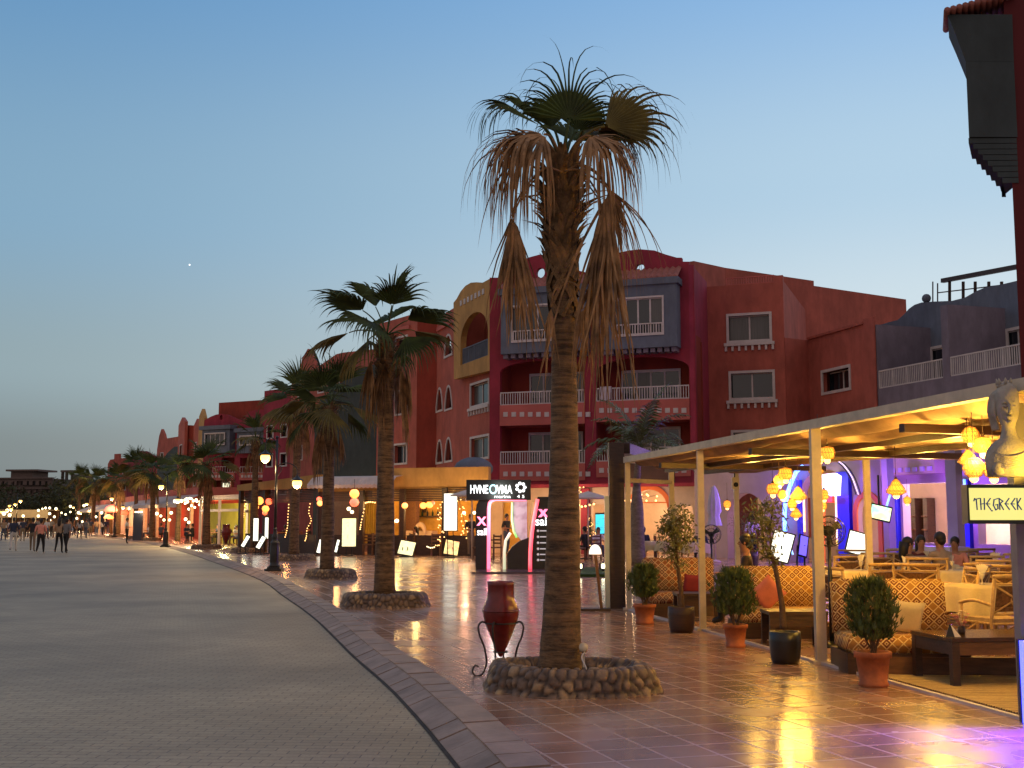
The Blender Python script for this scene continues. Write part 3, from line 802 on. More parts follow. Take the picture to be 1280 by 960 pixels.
def near_right_building():
    T = thing('apartment_building', 'dark red building at the right edge with overhanging grey oriel under a tiled eave', 'building', (12, 21, 0))
    Y = 21.0
    a = W(1250, 0, Y); b = W(1274, 470, Y)
    x0 = (a.x + b.x) / 2 + .05
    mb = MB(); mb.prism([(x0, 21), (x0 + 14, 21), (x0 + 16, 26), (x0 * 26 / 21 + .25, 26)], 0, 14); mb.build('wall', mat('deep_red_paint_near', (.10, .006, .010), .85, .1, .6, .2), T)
    # oriel on the left flank
    zc = lambda y: W(1220, y, Y).z
    mb = MB(); xl = W(1207, 100, Y).x; xr = x0 + .02
    y0, y1 = Y - .04, Y + 1.0; kb = y1 / y0
    mb.prism([(xl, y0), (x0 + .12, y0), (x0 + .2, y1), (xl * kb + .02, y1)], zc(172), zc(78))
    xe = W(1183, 25, Y).x
    vs = []
    for z, x in ((zc(78) + .003, xl), (zc(42), xe + .12), (zc(20), xe)):
        vs += [(x, y0 - .1 * (xl - x), z), (x0 + .12, y0 - .1 * (xl - x), z), (x0 + .2, y1, z), (x * kb + .02, y1, z)]
    fs = []
    for i in (0, 4): fs += [(i + k, i + (k + 1) % 4, i + 4 + (k + 1) % 4, i + 4 + k) for k in range(4)]
    mb.add(vs, fs + [(0, 3, 2, 1), (8, 9, 10, 11)])
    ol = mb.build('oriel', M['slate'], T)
    mb = MB(); z = zc(172)
    for k in range(8):
        t = k / 8; xa = xl + (xr - xl) * t * .85; mb.prism([(xa, y0 + .03), (x0 + .11, y0 + .02), (x0 + .2, y1 - .05), (xa * kb + .02, y1 - .05)], z - .105 * (k + 1), z - .105 * k - .012)
    mb.build('stepped_corbel', M['slate'], T)
    mb = MB(); z = zc(20)
    for k in range(12):
        xx = xe - .05 + k * .11
        mb.tube([(xx, y0 - .15, z + .03 + k * .03), ((xx + .02) * kb, y1, z + .16 + k * .03)], .06, 8)
    mb.build('eave_roof', M['tile_roof'], T)
near_right_building()

# ---------------------------------------------------------------- second complex and others further along the street
def second_complex():
    d = 150
    a, b = XY(253, 152), XY(345, 146); f = Wall(a, b)
    T = thing('apartment_building', 'red apartment building with an arched gable above the broad-crowned palm, one window lit', 'building', (*((a + b) / 2), 0))
    top = [(253, 527), (256, 525), (263, 521), (270, 518.2), (276, 517.4), (283, 518.2), (290, 521), (296, 524), (304, 526), (306, 522), (312, 514), (322, 512), (330, 512), (345, 512)]
    tp = f.poly(top); oc_u, oc_z = f.uv(276.5, 522); oc = [(oc_u + .28 * math.cos(k * PI / 6), oc_z + .35 * math.sin(k * PI / 6)) for k in range(12)]
    holes = [rect(*wrect(f, 277, 572, 293, 591)), rect(*wrect(f, 300, 572, 333, 591)), rect(*wrect(f, 264, 600, 293, 617)), rect(*wrect(f, 300, 600, 333, 617))]
    mb = MB(); mb.panel(f, [(0, 0), (f.L, 0)] + [(min(max(p[0], 0), f.L), p[1]) for p in reversed(tp)], holes + [oc], 0, -.4)
    mb.build('front_wall', M['crimson'], T)
    for r in ((252.5, 537, 287, 566), (296, 540, 330, 566)):
        rr = wrect(f, *r, off=1); mb = MB(); mb.wbox(f, *rr, 1, 0.001); mb.wbox(f, rr[0] - .3, rr[1] + .3, rr[3] + .01, rr[3] + .5, 1.3, .001); mb.build('bay', M['bluegrey'], T)
        window(f, (rr[0] + .6, rr[1] - .6, rr[2] + .9, rr[3] - .4), T, off=1.2, panes=4, curtain=(1, 3), dep=.12)
    for r in ((262, 591, 293, 600), (299, 591, 333, 600)):
        rr = wrect(f, *r, off=.1); mb = MB(); mb.wbox(f, *rr, .1, -1.2); dots(f, [r[0] + 4 + k * 4 for k in range(7)], 595.3, mb, off=.15, s=.16); mb.build('balcony_slab', [M['salmon2'], M['white']], T)
        railing(f, rr[0], rr[1], rr[3] + .01, rr[3] + .8, 0, T, gap=.4)
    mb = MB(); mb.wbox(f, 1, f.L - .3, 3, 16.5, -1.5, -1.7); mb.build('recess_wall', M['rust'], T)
    r = wrect(f, 277.5, 602, 287, 615, off=-1.3); window(f, r, T, off=-1.3, panes=3, lit=emis('lit_room_window', (1, .95, .62), 1.3), dep=.05)
    s1 = [(XY(253, 152), XY(246.5, 156), 524, 522.5, 'ochre'), (XY(247, 156), XY(240, 160), 531, 534, 'salmon'), (XY(240, 160), XY(228, 161), 532, 532, 'rust'), (XY(229, 160), XY(221, 166), 529, 534, 'salmon')]
    for p0, p1, y0, y1, mm in s1:
        w = Wall(p1, p0); z0, z1 = w.uv(w_px(p1), y1)[1], w.uv(w_px(p0), y0)[1]
        mb = MB(); hs = []
        if mm == 'salmon':
            for zz in (6, 10): hs.append(rect(w.L * .3, w.L * .7, zz, zz + 1.8))
        mb.panel(w, [(0, 0), (w.L, 0), (w.L, z1), (w.L * .55, max(z0, z1) + (.8 if mm != 'rust' else 0)), (0, z0)], hs, 0, -.4)
        mb.build('stepped_wall', M[mm], T)
        for h in hs: window(w, (h[0][0], h[1][0], h[0][1], h[2][1]), T, curtain=(), dep=.3, panes=2)
    block([XY(224, 168), XY(254, 158), XY(340, 150)], [XY(340, 175), XY(224, 195)], 13, M['salmon'], T)

def w_px(p): return 640 + p.x / (p.y * cP) * F * 1.0   # image column of a ground point near the horizon

def plain_block(px0, d0, px1, d1, pytop, m, label, depth=14, wins=0, gable=None, curve=None):
    a, b = XY(px0, d0), XY(px1, d1); w = Wall(a, b)
    T = thing('apartment_building', label, 'building', (*((a + b) / 2), 0))
    zt = w.uv((px0 + px1) / 2, pytop)[1]
    top = [(w.L, zt), (0, zt)]
    if curve: top = [(w.L * x, zt + z) for x, z in curve]
    hs = []
    if wins:
        rows = int((zt - 4) / 3.1)
        for r in range(rows):
            for c in range(wins):
                u = w.L * (c + .5) / wins; z = 4.2 + r * 3.1
                hs.append((u - .7, u + .7, z, z + 1.5))
    mb = MB(); mb.panel(w, [(0, 0), (w.L, 0)] + top, [rect(*h) for h in hs], 0, -.4); mb.build('front_wall', m, T)
    for h in hs: window(w, h, T, curtain=(), dep=.3, panes=2)
    n2 = V((w.n.x, w.n.y)); e = lambda p: p * (1 + depth / p.length); block([a - n2 * .5, b - n2 * .5], [e(b), e(a)], zt - 1.4, m, T)
    return T, w, zt
second_complex()
plain_block(392, 84, 492, 80, 470, M['slate'], 'windowless dark teal wall of the block behind the second palm, its top stepping down left', 12,
            curve=[(1, 1.0), (.8, 1.0), (.72, .6), (.55, .5), (.4, -.2), (.2, -.8), (0, -2.6)])
plain_block(362, 118, 470, 104, 449, M['salmon'], 'salmon apartment block rising behind the crowns of the second and third palm', 14, 4, curve=[(1, 0), (.62, .4), (.55, .4), (.3, -.5), (.27, .8), (.2, 1.6), (.13, .8), (.1, -.6), (0, -1.2)])
plain_block(328, 132, 400, 124, 484, M['crimson'], 'dark crimson block half hidden behind the dense palm crowns beside the street lamp', 14, 4)
plain_block(195, 186, 222, 178, 548, M['salmon'], 'pinkish block with a pointed left corner far down the promenade', 14, 2, curve=[(1, 0), (.35, 0), (.3, .7), (.18, 1.6), (.08, .6), (0, -1.5)])
plain_block(196, 176, 226, 168, 567, M['slate'], 'low dark teal building far down the promenade with a humped roofline', 10, 0, curve=[(1, .6), (.7, .9), (.4, .1), (0, -2.5)])
plain_block(159, 226, 194, 214, 571, M['crimson'], 'distant crimson building with a low arched gable', 12, 3, curve=[(1, -.3), (.82, .2), (.65, .9), (.45, 1.1), (.3, .8), (.1, -.1), (0, -.3)])
plain_block(134, 236, 160, 232, 573, M['salmon'], 'farthest salmon building ending the red row, small turret on its roof', 12, 3, curve=[(1, 0), (.55, 0), (.55, .9), (.3, .9), (.3, -.1), (.1, -.2), (0, -1)])
plain_block(100, 262, 136, 250, 600, M['slate'], 'grey slab between the beige block and the red row at the end of the street', 12, 0)

def far_beige():
    d = 330; a, b = XY(-60, 335), XY(66, 330); w = Wall(a, b)
    T = thing('apartment_building', 'unfinished beige concrete block with dark window openings at the far left horizon', 'building', (*((a + b) / 2), 0))
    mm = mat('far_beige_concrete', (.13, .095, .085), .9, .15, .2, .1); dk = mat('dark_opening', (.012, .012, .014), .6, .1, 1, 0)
    zt = w.uv(20, 597)[1]; hs = []
    for r, y in enumerate((604, 614.5, 625)):
        for k in range(15):
            x = -50 + k * 7.7 + (1.3 if r % 2 else 0)
            hs.append(wrect(w, x - (2 if (k + r) % 4 == 0 else 1.4), y - 2.6, x + (2 if (k + r) % 4 == 0 else 1.4), y + 2.2))
    hs = [h for h in hs if h[1] < w.L - .5 and h[0] > .5]
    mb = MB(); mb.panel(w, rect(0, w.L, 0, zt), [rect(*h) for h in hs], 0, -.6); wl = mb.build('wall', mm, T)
    for h in hs:
        g = MB(); g.wbox(w, h[0], h[1], h[2], h[3], -.5, -.59); g.build('window', dk, T)
    mb = MB()
    for y in (597.4, 610, 620.4): 
        z = w.uv(20, y)[1]; mb.wbox(w, 0, w.L, z - .25, z + .1, .5, .001)
    mb.build('floor_band', mm, T)
    mb = MB(); r = wrect(w, 11, 589, 38, 597); mb.wbox(w, r[0], r[1], zt + .01, r[3], -1, -9); mb.wbox(w, r[0] - 1, r[1] + 2.2, r[3] + .01, r[3] + .5, 0, -10)
    mb.build('penthouse', mm, T)
    n2 = V((w.n.x, w.n.y)); block([a - n2 * .7, b - n2 * .7], [b - n2 * 14, a - n2 * 14], zt - .3, mm, T)
    a, b = XY(66.5, 322), XY(118, 318); w = Wall(a, b)
    T2 = thing('office_building', 'dark glass-fronted block with cluttered roof beside the beige concrete block', 'building', (*((a + b) / 2), 0))
    zt = w.uv(90, 600)[1]; r1 = wrect(w, 68, 602, 92, 611)
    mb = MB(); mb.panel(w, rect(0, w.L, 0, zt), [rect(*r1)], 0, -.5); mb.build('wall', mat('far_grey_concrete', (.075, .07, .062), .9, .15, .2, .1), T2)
    g = MB(); g.wbox(w, r1[0], r1[1], r1[2], r1[3], -.4, -.49); g.build('window', M['glass'], T2)
    mb = MB(); mb.wbox(w, w.uv(72, 600)[0], w.uv(86, 600)[0], zt + 2.2, zt + 2.7, -1, -6); mb.wbox(w, w.uv(88, 600)[0], w.uv(99, 600)[0], zt + .01, zt + 1.6, -1, -6)
    for x in (73, 78, 85): mb.wbox(w, w.uv(x, 600)[0], w.uv(x + 1, 600)[0], zt + .01, zt + 2.2, -1, -2)
    mb.build('roof_plant', mm, T2)
    n2 = V((w.n.x, w.n.y)); block([a - n2 * .6, b - n2 * .6], [b - n2 * 14, a - n2 * 14], zt - .3, mm, T2)
far_beige()
# ---------------------------------------------------------------- palms
def fan_blade(mb, B, axis, nrm, Rr, spread, nseg, solid=.45, droop=.22, jit=.12, width=1.0, steps=7, pleat=.02, rg=None, chaos=0.0):
    """palmate leaf: segments joined for the inner part, then free strips that bend down under their own weight"""
    rg = rg or rng
    axis = V(axis).normalized(); nrm = (V(nrm) - axis * V(nrm).dot(axis)).normalized(); sd = nrm.cross(axis)
    dphi = 2 * spread / nseg; down = V((0, 0, -1))
    edges = []
    for i in range(nseg + 1):
        ph = -spread + dphi * i
        edges.append(axis * math.cos(ph) + sd * math.sin(ph))
    for i in range(nseg):
        ph = -spread + dphi * (i + .5)
        d = axis * math.cos(ph) + sd * math.sin(ph) + V((rg.gauss(0, 1), rg.gauss(0, 1), rg.gauss(0, 1))) * chaos
        L_ = Rr * (.78 + .22 * math.cos(ph)) * (1 + jit * rg.uniform(-1, 1)); 
        Ls = Rr * solid * (.85 + .15 * math.cos(ph))
        p1, p2 = B + edges[i] * .03 * Rr, B + edges[i + 1] * .03 * Rr
        q1 = B + edges[i] * Ls + nrm * (pleat if i % 2 else -pleat); q2 = B + edges[i + 1] * Ls + nrm * (-pleat if i % 2 else pleat)
        sag = down * droop * Ls * .25
        if chaos: cc_ = d.normalized() * Ls; hw = (edges[i + 1] - edges[i]).normalized() * .0095 * width; q1 = B + cc_ - hw; q2 = B + cc_ + hw
        q1 += sag; q2 += sag
        vs = [p1, p2, q2, q1]; fs = [(0, 1, 2, 3)]
        c = (q1 + q2) / 2; wv = (q2 - q1) / 2 * (1 if chaos else width); dr = d.copy(); n = steps; ds = (L_ - Ls) / n
        k_ = droop * (1 + .5 * rg.uniform(-1, 1)); tw = rg.uniform(-.25, .25)
        prev = [3, 2]
        for k in range(1, n + 1):
            t = k / n
            dr = (dr + down * k_ * (.35 + 1.1 * t) + V((rg.uniform(-1, 1), rg.uniform(-1, 1), 0)) * (.04 + chaos * .7)).normalized()
            c = c + dr * ds
            w_ = (1 - t) ** .8 * .95 + .02
            wd = (wv + nrm * wv.length * tw * t) * w_
            vs += [c - wd, c + wd]; m = len(vs)
            fs.append((prev[0], prev[1], m - 1, m - 2)); prev = [m - 2, m - 1]
        mb.add(vs, fs)

def curve_pts(p, d, L_, sag, n=8):
    """path that starts along d and bends down by sag"""
    out = [V(p)]; d = V(d).normalized(); ds = L_ / n
    for k in range(n):
        d = (d + V((0, 0, -1)) * sag / n * (.4 + 1.2 * k / n)).normalized(); out.append(out[-1] + d * ds)
    return out, d

def frond(T, C, d0, plen, sag, Rr, spread, nseg, droop, m, facing='up', name='frond', solid=.45, pr=.012, width=1.0, steps=7, mb=None, rg=None, twist=0.0):
    own = mb is None
    mb = mb or MB()
    pts, de = curve_pts(C, d0, plen, sag)
    mb.tube(pts, [pr * (1.5 - .7 * k / (len(pts) - 1)) for k in range(len(pts))], 6)
    if facing == 'up': n = V((0, 0, 1)) if abs(de.z) < .95 else V((d0[0], d0[1], .1))
    elif facing == 'in': n = V((-de.x, -de.y, .6))
    else: n = V(facing)
    n = (n - de * n.dot(de)).normalized()
    if twist: n = Matrix.Rotation(twist, 3, de) @ n
    fan_blade(mb, pts[-1], de, n, Rr, spread, nseg, solid, droop, width=width, steps=steps, rg=rg)
    if own: return mb.build(name, m, T)

def trunk_mat(name, c1, c2, ring=24.0):
    m, nt, b = new_mat(name); N, L = nt.nodes, nt.links
    tc = N.new('ShaderNodeTexCoord')
    def nz(scale, st, det=6):
        mp = N.new('ShaderNodeMapping'); mp.inputs['Scale'].default_value = st; L.new(tc.outputs['Object'], mp.inputs[0])
        n = N.new('ShaderNodeTexNoise'); n.inputs['Scale'].default_value = scale; n.inputs['Detail'].default_value = det; n.inputs['Roughness'].default_value = .65
        L.new(mp.outputs[0], n.inputs['Vector']); return n.outputs['Fac']
    f = math_node(nt, 'ADD', math_node(nt, 'MULTIPLY', nz(3.2, (1, 1, ring)), .65), math_node(nt, 'MULTIPLY', nz(11, (1, 1, 1.6), 8), .45))
    r = N.new('ShaderNodeValToRGB'); r.color_ramp.elements[0].position = .42; r.color_ramp.elements[1].position = .68
    r.color_ramp.elements[0].color = (*c1, 1); r.color_ramp.elements[1].color = (*c2, 1)
    L.new(f, r.inputs[0]); L.new(r.outputs[0], b.inputs['Base Color']); b.inputs['Roughness'].default_value = .8
    bp = N.new('ShaderNodeBump'); bp.inputs['Strength'].default_value = 1.0; bp.inputs['Distance'].default_value = .03
    L.new(f, bp.inputs['Height']); L.new(bp.outputs[0], b.inputs['Normal'])
    return m
M['trunk'] = trunk_mat('palm_trunk_fibre', (.045, .024, .011), (.24, .135, .062), 9)
M['boots'] = mat('palm_leaf_stubs', (.24, .14, .065), .85, .5, 6, .5)
M['greytrunk'] = trunk_mat('grey_ringed_palm_trunk', (.13, .10, .075), (.27, .21, .16), 4)

def stone_mat():
    m, nt, b = new_mat('rubble_stone'); N, L = nt.nodes, nt.links
    tc = N.new('ShaderNodeTexCoord'); at_ = N.new('ShaderNodeAttribute'); at_.attribute_name = 'stone'; gp = N.new('ShaderNodeAttribute'); gp.attribute_name = 'joint'
    r = N.new('ShaderNodeValToRGB'); e = r.color_ramp.elements
    e[0].position = 0; e[0].color = (.10, .058, .038, 1); e[1].position = 1; e[1].color = (.50, .32, .14, 1)
    x = e.new(.5); x.color = (.21, .135, .085, 1)
    n = N.new('ShaderNodeTexNoise'); n.inputs['Scale'].default_value = 26; n.inputs['Detail'].default_value = 6; L.new(tc.outputs['Object'], n.inputs['Vector'])
    f = math_node(nt, 'ADD', math_node(nt, 'MULTIPLY', at_.outputs['Fac'], .8), math_node(nt, 'MULTIPLY', math_node(nt, 'SUBTRACT', n.outputs['Fac'], .4), .7))
    L.new(f, r.inputs[0]); c = mix_col(nt, gp.outputs['Fac'], r.outputs[0], (.045, .028, .02)); L.new(c, b.inputs['Base Color']); b.inputs['Roughness'].default_value = .6
    bp = N.new('ShaderNodeBump'); bp.inputs['Strength'].default_value = .5; bp.inputs['Distance'].default_value = .012
    L.new(n.outputs['Fac'], bp.inputs['Height']); L.new(bp.outputs[0], b.inputs['Normal'])
    return m
M['stone'] = stone_mat()

def make_planter(loc, label, seed=1, poly=None, h=.30, group='rubble stone planters round the palm trunks', res=.018):
    """ring wall of rubble: a profile swept round the outline, pushed out into irregular cobbles with sunk joints"""
    rg = random.Random(seed)
    T = thing('tree_planter', label, 'planter', loc, 0, group)
    poly = poly or [(.80 * math.cos(a), .66 * math.sin(a)) for a in [PI * 2 * k / 7 + .3 for k in range(7)]]
    P = [V((x, y)) for x, y in poly]; out = []; n = len(P)
    for i in range(n):
        a, b, c = P[i - 1], P[i], P[(i + 1) % n]
        p0, p2 = b + (a - b) * .2, b + (c - b) * .2
        for t in (0, .25, .5, .75, 1): out.append(p0 * (1 - t) ** 2 + b * 2 * t * (1 - t) + p2 * t * t)
    per = resample(out + [out[0]], res); per = per[:-1] if (per[-1] - per[0]).length < res * .6 else per
    m = len(per); Lp = m * res
    prof = crom([(.03, 0), (.0, .06), (-.015, h * .55), (-.05, h * .93), (-.11, h), (-.17, h * .97), (-.20, h * .7), (-.21, .08)], res * 1.02)
    k_ = len(prof); cell = .085; cx = int(Lp / cell); cy = int(k_ * res / cell) + 2
    pts = {}
    for i in range(cx):
        for j in range(-1, cy + 1): pts[i, j] = ((i + .5 * (j % 2) + rg.uniform(-.38, .38)) * Lp / cx, (j + rg.uniform(-.36, .36)) * cell, rg.random(), rg.uniform(.7, 1.2))
    vs = []; st = []; jt = []
    for r, (po, z) in enumerate(prof):
        t = r * res
        for i, p in enumerate(per):
            q = (per[(i + 1) % m] - per[i - 1]).normalized(); nn = V((q.y, -q.x)); s_ = i * res; ci, cj = int(s_ / (Lp / cx)), int(t / cell); ds = []
            for di in (-2, -1, 0, 1, 2):
                for dj in (-1, 0, 1, 2):
                    c = pts.get(((ci + di) % cx, cj + dj))
                    if not c: continue
                    dx = abs(c[0] - s_); dx = min(dx, Lp - dx); ds.append((math.hypot(dx * .85, (c[1] - t)) * c[3], c[2]))
            ds.sort(); e = (ds[1][0] - ds[0][0]); b_ = min(1, e / .028); hh = .036 * (1 - (1 - b_) ** 2) - .014 + .008 * ds[0][1]
            up = max(0, min(1, (z / h - .8) * 5)) if po < -.02 and po > -.19 else 0
            if nn.dot(p) < 0: nn = -nn
            sgn = -1 if po <= -.19 else 1
            v = p + nn * (po + hh * (1 - up) * sgn); vs.append(V((v.x, v.y, z + hh * up))); st.append(ds[0][1]); jt.append((1 - min(1, e / .024)) ** .7)
    fs = [(r * m + i, r * m + (i + 1) % m, (r + 1) * m + (i + 1) % m, (r + 1) * m + i) for r in range(k_ - 1) for i in range(m)]
    mb = MB(); mb.sm = True; mb.add(vs, fs); o = mb.build('stones', M['stone'], T, local=True)
    for nm, dat in (('stone', st), ('joint', jt)):
        at_ = o.data.attributes.new(nm, 'FLOAT', 'POINT'); at_.data.foreach_set('value', dat)
    mb = MB(); mb.prism([tuple(p * .84) for p in out], .02, h * .72); mb.build('soil', M['soil'], T, local=True)
    mb = MB(); mb.prism([tuple(p * 1.07) for p in out], .002, .012); mb.build('mortar_skirt', M['mortar'], T, local=True)
    return T

def boots(mb, cx, cy, z0, z1, r0, r1, n, L_, out, rg, lean=(0, 0)):
    """dead leaf bases: crossing wedges that point up and out"""
    for i in range(n):
        t = (i + rg.random()) / n; z = z0 + (z1 - z0) * t; r = r0 + (r1 - r0) * t; a = i * 2.399 + rg.uniform(-.2, .2)
        ln = L_ * rg.uniform(.6, 1.3); o = out * rg.uniform(.3, 1.2)
        rd = V((math.cos(a), math.sin(a), 0)); tn = V((-rd.y, rd.x, 0)); base = V((cx + lean[0] * t, cy + lean[1] * t, z)) + rd * r * .82
        s = rg.uniform(-.5, .5); w0 = .052 * rg.uniform(.7, 1.2)
        c = [base, base + V((0, 0, ln * .45)) + rd * (.02 + o * .3) + tn * s * ln * .3, base + V((0, 0, ln * .8)) + rd * (.03 + o) + tn * s * ln * .6, base + V((0, 0, ln * .95)) + rd * (.03 + o * 1.7) + tn * s * ln * .8]
        ws = (w0, w0 * .95, w0 * .6, w0 * .15)
        vs = []
        for p, w_ in zip(c, ws): vs += [p - tn * w_ + rd * .0, p + rd * w_ * .45, p + tn * w_]
        fs = []
        for k in range(3):
            b = k * 3; fs += [(b, b + 1, b + 4, b + 3), (b + 1, b + 2, b + 5, b + 4)]
        mb.add(vs, fs)

def main_palm():
    Y = 10.95; base = W(700, 833, Y); base.z = .2
    T = thing('palm_tree', 'nearest and tallest fan palm, ragged brown fronds hanging below a sparse green crown', 'palm tree', base)
    rg = random.Random(3)
    P = lambda px, py, dy=0: W(px, py, Y + dy)
    # trunk
    cl = [(700, 835, 26.5), (701, 800, 25), (703, 740, 22.5), (704, 660, 20.5), (705, 600, 18.5), (705.5, 540, 17.3), (705, 480, 16.3), (705, 430, 15.2), (704, 395, 15.2), (704, 370, 16), (703, 330, 18), (702, 290, 19), (703, 250, 16), (704, 212, 10)]
    mb = MB(); pts = []; rr = []
    for (x, y, r), (x2, y2, r2) in zip(cl, cl[1:]):
        for k in range(4):
            t = k / 4; pts.append(P(x + (x2 - x) * t, y + (y2 - y) * t)); rr.append((r + (r2 - r) * t) * Y / F * (1 + .018 * rg.uniform(-1, 1)))
    pts[0].z = .15; rr[0] *= 1.06
    mb.tube(pts, rr, 26); mb.build('trunk', M['trunk'], T)
    mb = MB(); zt = P(704, 205).z; zb = P(704, 395).z; cx = P(703, 300)
    boots(mb, cx.x, cx.y, zb + .35, zt - .1, .125, .13, 170, .26, .07, rg)
    boots(mb, cx.x, cx.y, P(704, 300).z, zt - .25, .12, .12, 60, .24, .17, rg)
    # criss-cross flat bases lower on the stem
    for i in range(46):
        a = i * 2.399; z = P(704, 400).z + rg.uniform(0, .62); rd = V((math.cos(a), math.sin(a), 0)); tn = V((-rd.y, rd.x, 0)); s = 1 if i % 2 else -1
        r = .118 + (z - zb) * .03
        pth = []
        for k in range(5):
            t = k / 4; aa = a + s * t * 1.1; pth.append(V((cx.x + math.cos(aa) * (r + .012), cx.y + math.sin(aa) * (r + .012), z + t * .24)))
        for k in range(4):
            d = (pth[k + 1] - pth[k]).normalized(); nn = V((math.cos(a), math.sin(a), 0)); sdv = d.cross(nn).normalized() * .03 * (1 - k * .14)
            mb.add([pth[k] - sdv, pth[k] + sdv, pth[k + 1] + sdv * .85, pth[k + 1] - sdv * .85, pth[k] + nn * .02, pth[k + 1] + nn * .02], [(0, 4, 5, 3), (4, 1, 2, 5)])
    mb.build('leaf_bases', M['boots'], T)
    C = P(704, 212)
    def live(end, tip, n, Rr, spread, nseg, droop, m, dy=0, dyt=0, sag=.2, solid=.5, name='frond', c0=(704, 212), bend=.0, steps=8, width=1.0, pr=.011, chaos=0.0):
        e = P(*end, dy); t = P(*tip, dyt); c = P(*c0, dy * .1); ax = (t - e).normalized()
        mid = (c + e) / 2 + V((0, 0, sag))
        pp = []
        for k in range(9):
            q = k / 8; pp.append(c * (1 - q) ** 2 + mid * 2 * q * (1 - q) + e * q * q)
        mb = MB(); mb.tube(pp, [pr * (1.5 - .6 * k / 8) for k in range(9)], 6)
        fan_blade(mb, pp[-1], ax, n, Rr, spread, nseg, solid, droop, rg=rg, steps=steps, width=width, pleat=.012, chaos=chaos)
        return mb.build(name, m, T)
    px = Y / F
    g, ol, dd = M['greenleaf'], M['oliveleaf'], M['deadleaf']
    # live fan leaves
    live((712, 150), (714, 60), (.1, -1, .15), .98, 1.4, 34, .52, g, solid=.33, width=.8, pr=.014)
    live((722, 165), (752, 70), (-.2, -1, .1), .92, .95, 24, .6, g, dy=.25, dyt=.35, solid=.32, width=.75)
    live((756, 158), (826, 116), (-.25, -1, .35), .98, .95, 30, .62, ol, dy=-.15, dyt=-.2, solid=.42, width=.85)
    live((745, 170), (795, 140), (.1, -.5, .9), .85, 1.1, 30, .6, ol, dy=.3, dyt=.6, solid=.38)
    live((676, 158), (618, 112), (.75, -.35, .8), .92, .62, 24, .6, g, dy=-.1, dyt=-.2, solid=.42)
    live((668, 150), (636, 96), (.7, -.6, .3), .72, .55, 18, .6, g, dy=.3, dyt=.5, solid=.4)
    live((690, 160), (676, 120), (.5, -.8, .2), .55, .9, 22, .4, g, dy=.15, dyt=.2)
    live((664, 170), (600, 160), (.1, -.35, 1), 1.1, 1.25, 44, 1.0, dd, dy=-.3, dyt=-.4, solid=.15, width=1.5, chaos=.07, name='dry_frond')
    live((668, 176), (616, 176), (.2, .5, 1), 1.2, 1.1, 38, .95, dd, dy=.3, dyt=.45, solid=.14, width=1.5, chaos=.08, name='dry_frond')
    live((680, 168), (640, 180), (.2, -.9, .6), 1.0, 1.0, 34, .9, dd, dy=-.3, dyt=-.6, solid=.15, width=1.5, chaos=.07, name='dry_frond')
    live((738, 170), (776, 176), (-.1, -.6, .9), 1.05, 1.25, 40, .95, dd, dy=-.3, dyt=-.5, solid=.15, width=1.5, chaos=.07, name='dry_frond')
    live((748, 162), (806, 166), (-.1, .3, .9), .92, 1.05, 34, .8, dd, dy=.35, dyt=.55, solid=.16, width=1.4, chaos=.06, name='dry_frond')
    live((715, 176), (722, 130), (0, 1, .4), .62, 1.0, 26, .4, g, dy=.6, dyt=1.1)
    # dead folded fans hanging from long bent stalks
    def dead(way, tip, Rr, spread, nseg, n=(0, -1, .1), dy=0, droop=.12, m=dd, solid=.10, width=1.15):
        pp = [P(x, y, dy) for x, y in way]; ax = (P(*tip, dy) - pp[-1]).normalized()
        cc = crom3(pp, 5)
        mb = MB(); mb.tube(cc, .0095, 6); fan_blade(mb, cc[-1], ax, n, Rr, spread, nseg, solid, droop, jit=.45, rg=rg, steps=8, width=width, pleat=.03, chaos=.06)
        mb2 = mb; fan_blade(mb, cc[-1], (ax + V((.03, .05, 0))).normalized(), V(n) + V((.5, 0, .3)), Rr * .9, spread * .8, int(nseg * .7), solid, droop, jit=.5, rg=rg, steps=8, width=width * .8, pleat=.03, chaos=.11)
        return mb.build('dead_frond', m, T)
    dead([(703, 215), (682, 210), (662, 228), (646, 258), (641, 272)], (650, 400), 1.02, .26, 40, dy=-.25, width=1.9)
    dead([(703, 215), (680, 214), (658, 232), (644, 256), (640, 270)], (636, 380), .82, .26, 18, dy=.05, n=(.5, -.8, 0))
    dead([(706, 214), (726, 206), (744, 214), (756, 228), (761, 236)], (800, 330), .78, .60, 40, dy=-.2, width=.9, droop=.4)
    dead([(706, 214), (722, 212), (742, 222), (757, 232), (760, 240)], (738, 470), 1.62, .17, 44, dy=-.3, n=(-.4, -.9, 0), width=2.0)
    dead([(704, 214), (728, 216), (750, 250), (754, 300), (752, 330)], (736, 450), .95, .28, 30, dy=.15, width=1.5)
    dead([(700, 360), (694, 362), (690, 372), (689, 384)], (686, 470), .62, .13, 9, dy=-.2)
    dead([(706, 352), (720, 356), (728, 372), (728, 386)], (722, 480), .60, .22, 12, dy=-.15)
    # thin bare stalks
    mb = MB()
    for way in ([(708, 216), (724, 208), (744, 216), (760, 236)], [(708, 218), (724, 220), (742, 240), (752, 262), (755, 330)], [(700, 218), (680, 216), (664, 230), (652, 250)], [(700, 222), (684, 240), (670, 244), (655, 246)]):
        mb.tube(crom3([P(x, y, .1) for x, y in way], 5), .008, 5)
    mb.build('bare_stalks', dd, T)
    poly = [(-.74, .36), (-.70, -.20), (-.26, -.60), (.40, -.57), (.77, -.30), (.73, .24), (.45, .5), (-.36, .58)]
    pb = W(712, 840, 10.95)
    t = make_planter((pb.x, 10.98, TZ), 'largest rubble stone planter ring, round the nearest palm beside the red amphora', 1, poly, .21)
    # spotlight and cable inside the planter
    s = thing('garden_spotlight', 'small grey spotlight with a white cable inside the nearest planter right of the trunk', 'spotlight', W(729, 826, 10.8))
